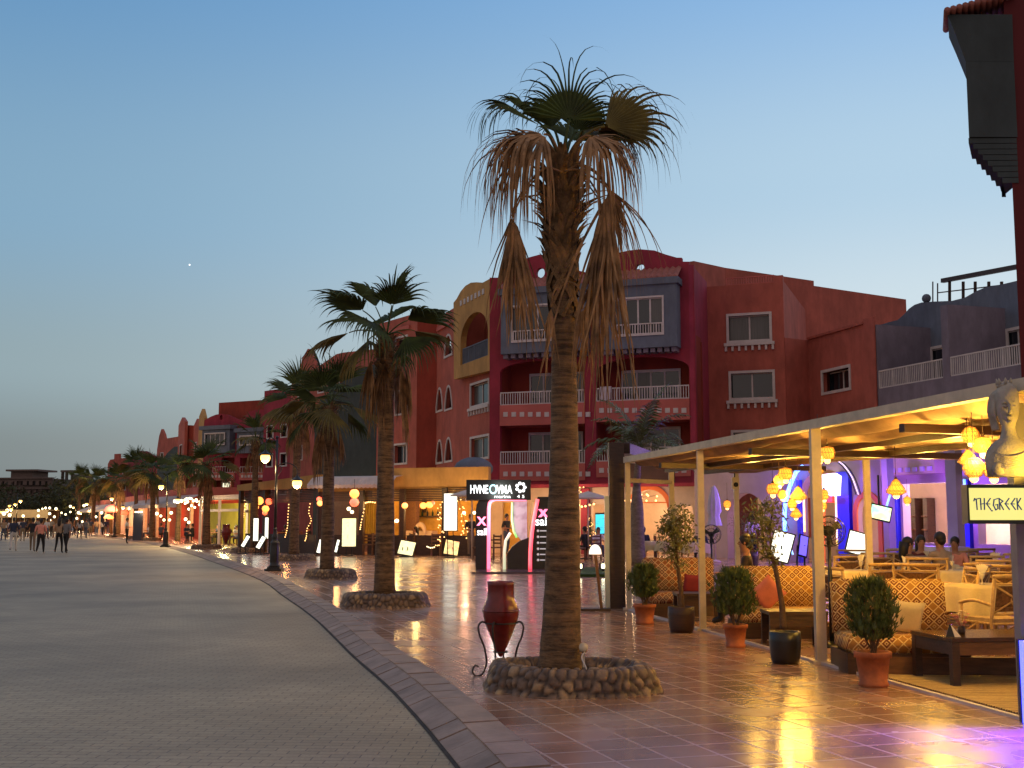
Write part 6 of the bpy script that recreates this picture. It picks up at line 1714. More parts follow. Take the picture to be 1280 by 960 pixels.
    for s in (-1, 1):      # hair falling over the shoulders, veil edge
        for j in range(5):
            mb.tube(crom3([P(1261 + s * 2, 484, .02), P(1261 + s * (11.5 + j * .5), 494, .02 + j * .02), P(1261 + s * (14.2 + j * .5), 510, .02 + j * .02), P(1261 + s * (12 + j * .6), 524, .035 + j * .018), P(1261 + s * (9 + j * .6), 537, .045 + j * .012)], 4), [.012 + .004 * math.sin(i * .9) for i in range(17)], 7)
    mb.build('hair', pl, B, local=True)
    mb = MB(); mb.lathe([(.055, 0), (.06, .012), (.058, .02), (.035, .024)], P(1259, 484), 18)
    for i in range(7):
        a = 2 * PI * i / 7; q = P(1259, 481) + V((.05 * math.cos(a), .05 * math.sin(a), 0)); mb.tube([q, q + V((0, 0, .03)), q + V((.006 * math.cos(a), .006 * math.sin(a), .052))], [.014, .011, .003], 6)
    mb.build('crown', pl, B, local=True)
    for sx in (1242, 1286):
        mb = MB(); q = P(sx, 587, -.09); mb.tube([q + V((0, -.01, 0)), q + V((0, .02, 0))], [.045, .05], 16); mb.build('rosette', pl, B, local=True)
    mb = MB()
    for j in range(6): mb.tube(crom3([P(1238, 566 + j * 3, -.06), P(1250, 572 + j * 2.6, -.115), P(1266, 570 + j * 2, -.12), P(1284, 560 + j * 2.5, -.07)], 4), .011, 6)
    mb.build('draped_robe', pl, B, local=True)
    l = bpy.data.lights.new('bust_light', 'SPOT'); l.energy = 34; l.color = (1, .58, .05); l.spot_size = 1.7; l.shadow_soft_size = .03
    o = bpy.data.objects.new('bust_light', l); COL.objects.link(o); o.location = (c.x + .22, Y2 - .40, z0 - .02); o.rotation_euler = (B.location + V((.03, 0, .40)) - o.location).to_track_quat('-Z', 'Y').to_euler()
    # blue lit strip leaning on the post at the right edge
    Yb = 9.15; q = W(1281, 840, Yb); mb = MB(); mb.box((q.x + .03, Yb, TZ + .30), (.10, .06, .60)); S = thing('light_panel', 'bright blue light panel standing at the foot of the grey corner post', 'light panel', (q.x, Yb, TZ)); mb.build('lit_face', M['blueneon'], S)
    mb = MB(); mb.box((q.x + .03, Yb + .05, TZ + .30), (.12, .03, .62)); mb.build('frame', M['black'], S)
    l = bpy.data.lights.new('blue_light', 'SPOT'); l.energy = 420; l.color = (.10, .02, 1); l.spot_size = 2.2; l.spot_blend = .8; l.shadow_soft_size = .12
    o = bpy.data.objects.new('blue_light', l); COL.objects.link(o); o.location = (q.x + .05, Yb - .25, .80); o.rotation_euler = (V((3.0, 7.7, TZ)) - o.location).to_track_quat('-Z', 'Y').to_euler()
corner_sign()

# ---------------------------------------------------------------- taverna building behind the pergola
def taverna():
    A, B = XY(868, 50), XY(1300, 33); w = Wall(A, B); h = 3.9
    T = thing('restaurant_building', 'arched taverna front painted lilac, cobalt and orange, lit violet, behind the pergola', 'restaurant', (*((A + B) / 2), 0))
    U = lambda px, off=0: w.uv(px, 650, off)[0]; Z = lambda px, py, off=0: w.uv(px, py, off)[1]
    a1 = arch(U(909), U(957), TZ, Z(933, 616), .95, 12); a2 = arch(U(1001), U(1062), TZ, Z(1032, 586), 1.0, 12); a3 = arch(U(1069), U(1103), TZ, Z(1086, 616), .7, 10)
    op = rect(U(1129), U(1184), .9, Z(1157, 604)); op2 = rect(U(1222), U(1285), .9, Z(1250, 604))
    mb = MB(); mb.panel(w, rect(0, w.L, 0, h), [a1, a2, a3, op, op2], 0, -.3); mb.build('front_wall', mat('mauve_beige_plaster', (.40, .30, .30), .85, .12, .7, .2), T)
    mb = MB(); mb.wbox(w, -.2, w.L + .2, TZ, h, -3.2, -3.4); mb.wbox(w, -.2, w.L, h - .1, h + .1, -.31, -3.4); mb.build('inner_wall', M['sandwall'], T)
    for x0, x1 in ((1051, 1066), (1111, 1126), (1197, 1216)):
        mb = MB(); mb.wbox(w, U(x0), U(x1), TZ, Z(x0, 600 if x0 > 1060 else 590), .14, .001); mb.build('blue_pilaster', M['bluewall'], T)
    mb = MB(); mb.wbox(w, U(1122, 2.2), U(1186, 2.2), TZ, .86, 2.2, 1.5); B_ = tag(mb.build('buffet_table', mat('white_buffet_cloth', (.72, .68, .74), .8, .1, 3, .2)), 'long white-clothed buffet table lit violet between the two grey columns', 'table')
    mb = MB(); mb.panel(w, [(U(998), TZ), (U(1003), TZ)] + [(u, z) for u, z in reversed(arch(U(1003), U(1062), TZ, Z(1032, 589), 1.0, 12)[2:])] [::1] + [(U(998), Z(1000, 625))], (), .10, .001) if False else mb.wbox(w, U(1000), U(1004), TZ, Z(1000, 600), .12, .001)
    mb.build('blue_edge', M['bluewall'], T)
    mb = MB(); mb.wbox(w, U(985), U(1003), Z(990, 672), Z(990, 622), -.9, -1.0); mb.build('orange_niche', M['orangewall'], T)
    mb = MB(); mb.panel(w, arch(U(1068), U(1104), TZ, Z(1086, 614), .72, 10), [arch(U(1073), U(1099), TZ, Z(1086, 620), .55, 10)], .06, .001); mb.build('orange_arch', M['orangewall'], T)
    mb = MB(); mb.wbox(w, U(1004), U(1016), TZ, Z(1010, 604), -.35, -.5); mb.build('orange_niche', M['orangewall'], T)
    for x0, x1 in ((1104, 1111), (1184, 1197)):
        mb = MB(); mb.wbox(w, U(x0, 1.3), U(x1, 1.3), TZ, h, 1.3, 1.05); mb.build('column', M['white'] if 0 else mat('grey_violet_column', (.34, .31, .33), .7, .1, 1, .1), T)
    # beam with dentils above the open bay
    mb = MB(); mb.wbox(w, U(1115), U(1184), Z(1150, 593), Z(1150, 570), .4, .001); mb.mi = 1
    for k in range(7): u = U(1122) + (U(1181) - U(1122)) * k / 6.5; mb.wbox(w, u, u + .16, Z(1150, 590), Z(1150, 584.5), .46, .401)
    mb.build('dentil_beam', [M['sandwall'], mat('violet_white_trim', (.55, .45, .62), .6, .1, 1, 0)], T)
    # shelving with bottles seen through the opening
    mb = MB()
    for x in (1130, 1145, 1160): 
        u = w.uv(x, 650, -3.0)[0]; mb.wbox(w, u, u + .2, .3, 2.35, -2.8, -3.15)
    mb.build('bar_shelf', M['darkwood'], T)
    mb = MB(); rg = random.Random(4)
    for x in (1130, 1145, 1160):
        u = w.uv(x, 650, -3.0)[0]
        for z in (.8, 1.25, 1.7): mb.wbox(w, u + .01, u + .19, z, z + .04, -2.7, -2.79)
    mb.build('shelf_board', M['brownwood'], T)
    # neon
    def neon(pts, m, name='neon_tube', off=.25, r=.035):
        mb = MB(); mb.tube(crom3([w.pt(U(x, off), Z(x, y, off), off) for x, y in pts], 5), r, 8); mb.build(name, m, T)
    neon([(1005, 583), (997, 590), (990, 604), (984, 622), (981, 642), (981, 664)], emis('cyan_blue_neon', (.06, .30, 1), 4), r=.075)
    neon([(1002, 586), (993, 598), (985, 614), (979, 634)], M['blueneon'], off=.1, r=.03)
    neon([(1207, 599), (1207, 636)], emis('cyan_neon', (.1, .5, 1), 1.6), r=.05); neon([(1114.5, 616), (1109, 632)], emis('cyan_neon', (.1, .5, 1), 1.6), off=1.45, r=.035)
    yn = emis('yellow_neon', (1, .62, .04), 1.6)
    neon([(1047.5, 616), (1047.5, 682)], yn, r=.085, off=.05); neon([(1005, 615), (1005, 665)], yn, r=.05, off=-.1)
    neon([(984, 676), (990, 693)], emis('cyan_neon', (.1, .5, 1), 1.6), off=1.0)
    for dx in (0, 3, 6): neon([(1046 + dx, 575), (1055 + dx, 583), (1064 + dx, 597), (1071 + dx, 618)], M['black'] if dx != 3 else emis('white_arc_tube', (.9, .7, .8), 1.2), 'arc_tube', .5, .02)
    # blown-out white fascia sign with a red strip under it
    S = thing('restaurant_sign', 'overexposed white box sign with a red lettered strip over the taverna entrance', 'sign', w.pt(U(1034), Z(1034, 630), .5))
    mb = MB(); mb.panel(w, [(U(1017, .5), Z(1034, 620, .5)), (U(1050, .5), Z(1034, 620, .5)), (U(1052, .5), Z(1034, 596, .5)), (U(1046, .5), Z(1034, 592, .5)), (U(1021, .5), Z(1034, 594, .5)), (U(1017, .5), Z(1034, 600, .5))], (), .6, .45); mb.build('lit_box', emis('overexposed_white_sign', (1, .90, .93), 2.2), S)
    mb = MB(); mb.wbox(w, U(1017, .5), U(1044, .5), Z(1034, 628, .5), Z(1034, 621, .5), .6, .5); mb.build('red_strip', emis_tex('red_lettered_strip', (1, .02, .01), (.45, .02, .01), 3, 'noise', 9), S)
    # things in front of the wall
    def closed_parasol(px, y0, y1, off, label):
        p = w.pt(U(px, off), 0, off); P = thing('parasol', label, 'parasol', (p.x, p.y, TZ)); zt = Z(px, y0, off) - TZ; zb = Z(px, y1, off) - TZ
        mb = MB(); mb.tube([(0, 0, 0), (0, 0, zt)], .03, 8); mb.lathe([(.22, 0), (.22, .06), (.05, .1)], n=14); mb.build('pole', M['cream'], P, local=True)
        mb = MB(); n = 24; prof = [(.03, zt), (.10, zt - .15), (.17, zt - .5), (.2, zt - .9), (.15, zb + .35), (.22, zb)]; vs = []
        for r, z in prof: vs += [V((r * (1 + .28 * math.cos(8 * 2 * PI * k / n)) * math.cos(2 * PI * k / n), r * (1 + .28 * math.cos(8 * 2 * PI * k / n)) * math.sin(2 * PI * k / n), z)) for k in range(n)]
        mb.sm = True; mb.add(vs, [(i * n + k, i * n + (k + 1) % n, (i + 1) * n + (k + 1) % n, (i + 1) * n + k) for i in range(5) for k in range(n)]); mb.build('folded_canopy', mat('violet_white_canvas', (.62, .56, .66), .85, .1, 4, .2), P, local=True)
    closed_parasol(893, 607, 657, 3.0, 'closed pale parasol in front of the plain mauve wall')
    for px, y0, y1, w_, d, m, lb, yaw in ((972, 664, 700, 24, 30, M['sheet_w'], 'bright slanted white menu board left of the second post', -.2), (1003, 669, 694, 10, 30.5, emis('violet_blue_board', (.10, .06, 1), 1.2), 'blue-lit slanted board behind the second post', .3), (1070, 665, 692, 25, 28, M['sheet_w'], 'bright slanted white menu board right of the fan', -.1)):
        menu_board(px, y0, y1, w_, d, lb, .22, yaw, m, 'slanted boards at the taverna', True, .28)
    # hanging screen
    p = W(1101, 641, 24); S = thing('television', 'tilted screen with a colourful round picture hanging from the pergola back beam', 'screen', p, .1)
    R_ = Matrix.Rotation(.22, 3, 'Y'); mb = MB(); mb.box((0, .04, 0), (.46, .05, .32), mtx=R_); mb.bar((0, .08, .1), (0, .08, .75), .03); mb.build('housing', M['black'], S, local=True)
    mb = MB(); mb.box((0, 0, 0), (.40, .02, .26), mtx=R_); mb.build('display', emis_tex('screen_picture', (.35, .9, .75), (1, .75, .35), 1.6, 'noise', 4.5), S, local=True)
    # lights inside
    for px, z, off, col, e in ((930, 2.0, -1.5, (1, .62, .42), 45), (1030, 2.2, -1.4, (1, .7, .4), 90), (1086, 1.9, -1.4, (1, .5, .2), 40), (1158, 2.3, -1.2, (.85, .62, 1), 260), (1155, 1.9, -1.9, (1, .72, .5), 160), (1215, 2.2, .9, (.25, .06, 1), 200), (1140, 2.6, 2.2, (.35, .10, 1), 150), (1052, 2.4, 1.5, (.18, .05, 1), 220), (985, 2.4, 1.4, (.25, .1, 1), 70), (900, 2.6, 3, (.9, .6, .5), 40), (1250, 2.4, -1.2, (.8, .5, 1), 150)):
        lamp('taverna_light', w.pt(U(px), z, off), col, e, .15)
    # low cobalt-lit tables with white cloths at the back
    rg = random.Random(8)
    return T
taverna()

# woven pendant lanterns, three clusters
G1, G2, G3 = 'lanterns of the cluster by the second post', 'lanterns hanging before the blue neon arch', 'lanterns of the cluster beside the bust'
for a in ((1023, 568, 13.6, 'round', 'larger left lantern hanging just right of the second post', G1, 1.0), (1034, 566, 13.4, 'drum', 'right-hand lantern of the pair high beside the second post', G1, .95), (1020, 586, 14.4, 'cone', 'half hidden low lantern behind the second post', G1, .8),
          (982, 592, 17, 'drum', 'wide yellow lantern left of the second post', G2, 1.1), (974, 600, 17.4, 'round', 'lantern low in the left group before the mauve wall', G2, .95), (966, 611, 16.6, 'drum', 'largest bright lantern at the left end of the left group', G2, 1.0), (978, 618, 18, 'round', 'dim woven lantern hanging lowest in the left group', G2, .8),
          (998, 617, 17.5, 'cone', 'cone lantern in front of the blue neon arc', G2, 1.1), (990, 629, 18.6, 'round', 'round lantern just right of the blue neon arc', G2, .9), (995, 641, 19, 'cone', 'small lowest lantern before the orange niche', G2, .9), (1030, 618, 15.4, 'round', 'lantern before the overexposed white sign', G2, .8), (1028, 632, 19, 'drum', 'white-glowing lantern under the red strip', G2, .8),
          (1120, 609, 14.6, 'cone', 'large ornate star-like lantern between the two grey columns', G2, 1.1), (1134, 625, 18.8, 'round', 'small white round lantern right of the ornate one', G2, .7),
          (1213, 543, 10.4, 'round', 'topmost round lantern left of the bust', G3, .85), (1229, 556, 10.2, 'drum', 'drum lantern close to the left shoulder of the bust', G3, .9), (1210, 572, 10.3, 'cone', 'cone lantern at the left of the lower row', G3, .75), (1217, 584, 10.0, 'round', 'open-weave round lantern with a bright bulb, lowest of its cluster', G3, 1.0), (1242, 585, 10.1, 'round', 'woven lantern right above the lit sign', G3, 1.0),
          (909, 630, 22, 'round', 'single small lantern hanging before the mauve wall', G2, .85)):
    lantern(*a)
for px, py, d, e in ((1029, 575, 13.5, 32), (975, 612, 17.2, 34), (998, 622, 17.8, 20), (1122, 612, 14.6, 34), (1222, 568, 9.9, 34), (1228, 590, 10.6, 16), (1160, 590, 16, 30), (1200, 585, 13.2, 46), (1175, 585, 11.3, 34), (1090, 600, 15.8, 30), (940, 590, 17.5, 14)):  # the light over the straw mat has no lantern; added to brighten it
    lamp('lantern_and_fill_light', W(px, py, d), (1, .56, .09), e * 1.75, .10)
def speaker():
    p = W(919, 604, 22.9); T = thing('loudspeaker', 'small beige loudspeaker fixed high on the back post of the pergola', 'loudspeaker', p); mb = MB(); mb.box((0, 0, 0), (.13, .14, .22)); mb.build('cabinet', M['cream'], T, local=True)
    mb = MB(); mb.tube([(0, -.071, -.03), (0, -.078, -.03)], .045, 14); mb.build('cone', M['black'], T, local=True); mb = MB(); mb.bar((0, .05, .1), (.02, .12, .3), .02); mb.build('bracket', M['black'], T, local=True)
speaker()
# ---------------------------------------------------------------- people
def skin_body(joints, edges, name, mats, pick, root=0):
    me = bpy.data.meshes.new(name); me.from_pydata([j[0] for j in joints], edges, [])
    o = bpy.data.objects.new(name, me); COL.objects.link(o)
    md = o.modifiers.new('s', 'SKIN'); md.use_smooth_shade = True
    for i, v in enumerate(me.skin_vertices[0].data):
        r = joints[i][1]; v.radius = r if isinstance(r, tuple) else (r, r); v.use_root = (i == root)
    o.modifiers.new('u', 'SUBSURF').levels = 1
    o.modifiers['u'].render_levels = 1
    dg = bpy.context.evaluated_depsgraph_get(); m2 = bpy.data.meshes.new_from_object(o.evaluated_get(dg)); m2.name = name
    bpy.data.objects.remove(o); bpy.data.meshes.remove(me)
    m2.materials.clear()
    for m in mats: m2.materials.append(m)
    J = [V(j[0]) for j in joints]
    for p in m2.polygons:
        c = p.center; best = min(((c - (J[a] + (J[b] - J[a]) * max(0, min(1, (c - J[a]).dot(J[b] - J[a]) / max(1e-6, (J[b] - J[a]).length_squared))))).length, k) for k, (a, b) in enumerate(edges))[1]
        p.material_index = pick(best, c); p.use_smooth = True
    return m2

CLO = {}
def clo(n, c):
    if n not in CLO: CLO[n] = mat(n, c, .85, .12, 8, .25)
    return CLO[n]
def person(pose, top, bottom, hair='short', H=1.72, seed=0, shoes=None, sleeves='short', bulk=1.0, hairm=None):
    """one continuous skinned body about the origin, facing -Y; returns the thing"""
    rg = random.Random(seed); s = H / 1.72; k = bulk
    T = thing('person', 'x', 'person', (0, 0, 0))
    st = rg.uniform(.10, .22) * (1 if seed % 2 else -1)
    if pose == 'sit':
        pel = V((0, 0, .50)); ch = V((0, -.03, .88)); knee = [V((sx * .13, -.42, .52)) for sx in (-1, 1)]; ank = [V((sx * .14, -.40, .10)) for sx in (-1, 1)]
    else:
        pel = V((0, 0, .93)); ch = V((0, -.01, 1.32)); a = st if pose == 'walk' else .03
        knee = [V((-.10, -a * .9 - .02, .50)), V((.10, a * .5 - .04, .50))]; ank = [V((-.11, -a * 1.1, .08)), V((.11, a * 1.5, .09 + abs(a) * .25))]
    hd = ch.z + .135; off = pel.z
    J = [(pel, (.145 * k, .105 * k)), (pel.lerp(ch, .45), (.135 * k, .10 * k)), (ch - V((0, 0, .02)), (.155 * k, .105 * k)), (V((0, ch.y, ch.z + .085)), (.085, .075)), (V((0, ch.y - .01, hd)), .052), (V((0, ch.y - .025, hd + .085)), (.072, .085)), (V((0, ch.y - .02, hd + .16)), (.074, .088)), (V((0, ch.y - .012, hd + .215)), (.045, .055))]
    E = [(0, 1), (1, 2), (2, 3), (3, 4), (4, 5), (5, 6), (6, 7)]
    for i, sx in enumerate((-1, 1)):
        b = len(J); a = st * (1 if i else -1)
        if pose == 'sit': el = V((sx * .25, -.12, ch.z - .17)); wr = V((sx * .14, -.36, ch.z - .16))
        elif pose == 'walk': el = V((sx * .25, a * .5 + .03, ch.z - .22)); wr = V((sx * .26, a * 1.1 - .06, ch.z - .46))
        else: el = V((sx * .24, .05, ch.z - .20)); wr = V((sx * .14, -.20, ch.z - .22)) if seed % 3 == 0 else V((sx * .26, -.02, ch.z - .46))
        J += [(V((sx * .175 * k, ch.y, ch.z + .055)), .062), (el, .043), (wr, .030), (wr + (wr - el).normalized() * .07, (.038, .02)), (wr + (wr - el).normalized() * .14, (.026, .012))]
        E += [(2, b), (b, b + 1), (b + 1, b + 2), (b + 2, b + 3), (b + 3, b + 4)]
        th = wr + (wr - el).normalized() * .05 + V((-sx * .045, -.02, -.01)); J.append((th, .012)); E.append((b + 2, b + 5))
    for i, sx in enumerate((-1, 1)):
        b = len(J); J += [(V((sx * .09, pel.y, pel.z - .06)), .095 * k), (knee[i], .062 * k), (ank[i], .042), (ank[i] + V((sx * .02, -.13, -.045)), (.042, .03))]
        E += [(0, b), (b, b + 1), (b + 1, b + 2), (b + 2, b + 3)]
    nE = [e for e in E]
    J = [(p * s, tuple(q * s for q in r) if isinstance(r, tuple) else r * s) for p, r in J]
    def pick(e, c):
        a, b = nE[e]
        if b >= 20:      # legs
            return 3 if (b - 20) % 4 == 3 else 2
        if e >= 7 and e < 19:
            q = (e - 7) % 6
            if q == 0 or q == 1: return 1
            if q == 2: return 1 if sleeves == 'long' else 0
            return 0
        if e >= 3 and e < 7: return 0
        if e == 0: return 2 if c.z < (pel.z + .04) * s else 1
        return 1
    # leg joints start at index 8 + 12
    me = skin_body(J, E, 'body', [M['skin'], clo(*top), clo(*bottom), clo(*(shoes or ('dark_shoes', (.02, .018, .018))))], pick)
    o = bpy.data.objects.new('body', me); COL.objects.link(o); o.parent = T
    # face details as part of a small features mesh, hair
    hc = J[6][0]; mb = MB(); f = V((0, -.085 * s, -.03 * s)) + hc
    mb.tube([f + V((0, .006, .03)), f + V((0, -.012, -.004)), f + V((0, .008, -.014))], [.006, .011, .008], 6); mb.build('nose', M['skin'], T, local=True)
    for sx in (-1, 1):
        mb = MB(); mb.ball(f + V((sx * .03, .008, .018)), .009, 6, (1.2, .6, .7)); mb.build('eye', M['hair'], T, local=True)
        mb = MB(); mb.ball(hc + V((sx * .078 * s, -.0, -.02)), .02, 6, (.4, .8, 1.2)); mb.build('ear', M['skin'], T, local=True)
    mb = MB(); mb.ball(f + V((0, .008, -.038)), .014, 6, (1.5, .5, .35)); mb.build('mouth', mat('lips', (.32, .10, .08), .5, .05, 5, 0), T, local=True)
    mb = MB(); hm = hairm or M['hair']; q = hc + V((0, .018, .015))
    mb.ball(q, .098 * s, 14, (.90, 1.02, 1.0), .05)
    mb.ball(q + V((0, .028, -.055)), .078 * s, 12, (.92, .95, 1.0))
    if hair in ('long', 'bun'):
        if hair == 'long': mb.tube([q + V((0, .05, 0)), q + V((0, .07, -.12)), q + V((0, .08, -.26)), q + V((0, .085, -.34))], [.09, .085, .08, .03], 10)
        else: mb.ball(q + V((0, .09, .05)), .055, 10)
    # keep the face free
    mb.v = [V((p.x, max(p.y, hc.y - .055 * s) if p.z < hc.z + .03 * s else p.y, p.z)) for p in mb.v]
    mb.build('hair', hm, T, local=True)
    return T

W_ = ('white_shirt', (.62, .62, .62)); BL = ('black_shirt', (.02, .02, .024)); GR = ('grey_shirt', (.17, .17, .18)); BE = ('beige_shirt', (.36, .25, .16)); PK = ('coral_pink_top', (.75, .30, .22)); NV = ('navy_shirt', (.03, .04, .08)); BRN = ('brown_jacket', (.14, .085, .045))
TD = ('black_trousers', (.012, .012, .014)); TJ = ('blue_jeans', (.06, .08, .13)); TW = ('white_trousers', (.60, .58, .56)); TK = ('khaki_trousers', (.20, .15, .10))
WS = ('white_shoes', (.7, .7, .7))
def at(px, pyfoot, z=0.0): p = G(px, pyfoot, z); return p
def put_person(px, pyfoot, label, *a, z=0.0, rz=0.0, **k):
    T = person(*a, **k); T.location = at(px, pyfoot, z); T.rotation_euler = (0, 0, rz); T['label'] = label; return T
put_person(73, 691.5, 'person in a beige long-sleeved top and black trousers, left of the close walking pair', 'walk', BE, TD, 'long', 1.72, 1, sleeves='long', rz=PI, z=0)
put_person(82, 691.5, 'person in a grey shirt and black trousers walking away, right of the close pair', 'walk', GR, TD, 'short', 1.70, 2, rz=PI - .1)
put_person(50, 692, 'person in a coral pink top, black trousers and white shoes walking away', 'walk', PK, TD, 'short', 1.66, 3, WS, bulk=1.25, rz=PI)
put_person(40, 689.5, 'person in dark clothes half hidden to the left of the coral pink top', 'walk', BL, TK, 'short', 1.72, 4, rz=PI + .2)
put_person(16, 689, 'person in a dark vest and white trousers walking away near the left edge', 'walk', NV, TW, 'short', 1.74, 5, sleeves='short', rz=PI + .3)
put_person(158, 679.5, 'person in a white shirt and dark trousers standing by the third street lamp', 'stand', W_, TD, 'short', 1.75, 6, rz=PI / 2)
put_person(99, 673.5, 'distant person in a light grey top with long hair walking away', 'walk', ('pale_grey_top', (.42, .42, .44)), TD, 'long', 1.66, 7, rz=PI)
put_person(107, 673, 'distant person in a dark grey coat beside the one in light grey', 'walk', GR, TJ, 'short', 1.74, 8, sleeves='long', rz=PI)
put_person(588, 695.5, 'man in a black shirt and grey trousers standing left of the kiosk', 'stand', BL, TK, 'short', 1.76, 9, z=TZ, rz=.6)
put_person(633, 693, 'man in a black shirt seen through the kiosk opening, face half turned', 'stand', BL, TJ, 'short', 1.78, 12, z=TZ, rz=.9)
put_person(941, 704, 'waiter in a pale patterned shirt standing before the taverna arch, back turned', 'stand', ('pale_lilac_shirt', (.58, .52, .60)), TD, 'short', 1.72, 10, z=TZ, rz=PI)
# distant crowd: several proto people copied
crowd = [person('walk', BE, TJ, 'short', 1.72, 21), person('walk', W_, TD, 'long', 1.64, 22), person('stand', NV, TK, 'short', 1.75, 24), person('walk', BRN, TD, 'long', 1.66, 25), person('stand', W_, TJ, 'short', 1.70, 27), person('walk', GR, TD, 'short', 1.76, 28)]
cl = ['beige shirt and jeans', 'white top and dark trousers', 'navy shirt and khaki trousers', 'brown jacket and dark trousers', 'white shirt and jeans', 'grey shirt and dark trousers']
spots = [(4, 676), (8, 673), (28, 677), (33, 672), (58, 674), (64, 671), (120, 671), (128, 670), (132, 672), (92, 670), (24, 670), (46, 670.5), (86, 669.5), (3, 669), (113, 670), (68, 670), (52, 668.6), (38, 668.4), (15, 669.4), (104, 669)]
where = ['at the very left edge', 'second from the left edge', 'right of the walker in white trousers', 'between the dark-clothed walker and the pink top', 'between the pink top and the close pair', 'just behind the close pair', 'near the red umbrellas', 'under the third lamp', 'left of the third lamp', 'behind the person in light grey', 'behind the left-hand lamps', 'far behind the pink top', 'far behind the grey shirted walker', 'far off by the long awning', 'right of the dark grey coat', 'far behind the close pair', 'deep in the far crowd, centre', 'deep in the far crowd, left of centre', 'far behind the walker in white trousers', 'beyond the person in light grey']
for i, ((px, py), wh) in enumerate(list(zip(spots, where))[:15]):
    k = i % 6; o = crowd[k] if i < 6 else dup(crowd[k]); p = at(px, py); o.location = p; o.rotation_euler = (0, 0, rng.choice((PI, 0, PI / 2, PI + .4)) + rng.uniform(-.2, .2))
    o['label'] = f'distant person in {cl[k]} {wh}'; o['group'] = 'people strolling far down the promenade'
# guests at the tables
def seat(px, d, label, *a, rz=0.0, z=TZ - .02, **k):
    T = person('sit', *a, **k); T.location = (yy(px, d), d, z); T.rotation_euler = (0, 0, rz); T['label'] = label; return T
seat(936, 16.95, 'woman with hair in a bun seated in profile behind the sofa with pink cushion', ('dark_strap_top', (.03, .02, .02)), TD, 'bun', 1.70, 31, rz=-PI / 2 - .2, z=TZ + .04)
seat(1133, 20.6, 'guest with long dark hair at the left of the seated group, facing right', BRN, TD, 'long', 1.66, 32, rz=PI / 2)
seat(1151, 21.8, 'guest with long dark hair facing the camera in the middle of the seated group', ('dark_red_top', (.10, .02, .02)), TD, 'long', 1.68, 33, rz=0)
seat(1178, 20.2, 'broad man in a beige shirt leaning at the table, back turned', BE, TD, 'short', 1.78, 34, bulk=1.15, rz=PI + .5)
seat(1195, 22.0, 'guest in a coral shirt behind the man in beige', PK, TD, 'short', 1.64, 35, rz=-.6)
sg = [person('sit', BL, TD, 'short', 1.7, 41), person('sit', W_, TJ, 'long', 1.64, 42), person('sit', NV, TD, 'short', 1.7, 43)]
sl_ = ['black', 'white', 'navy']
ss = [(732, 46, 'at the table by the decorated tree'), (712, 47, 'just right of the big palm trunk'), (876, 41, 'beside the violet-lit tablecloths'), (805, 44, 'behind the grey ringed palm'), (748, 48, 'under the blue screen'), (272, 76, 'in the left part of the white pergola'), (284, 75, 'in the middle of the white pergola'), (294, 73, 'at the right end of the white pergola'),
      (232, 84, 'under the bright bulb cluster'), (240, 82, 'right of the bright bulb cluster'), (185, 96, 'beside the second street lamp'), (200, 92, 'behind the second street lamp'), (356, 62, 'in the bar behind the black street lamp'), (520, 54, 'before the yellow inner wall'), (386, 60, 'between the third palm and its neighbour')]
for i, (px, d, wh) in enumerate(ss):
    k = i % 3; o = sg[k] if i < 3 else dup(sg[k]); o.location = (yy(px, d), d, TZ); o.rotation_euler = (0, 0, rng.uniform(0, 6)); o['label'] = f'seated guest in {sl_[k]} {wh}'; o['group'] = 'guests seated at the distant restaurants'

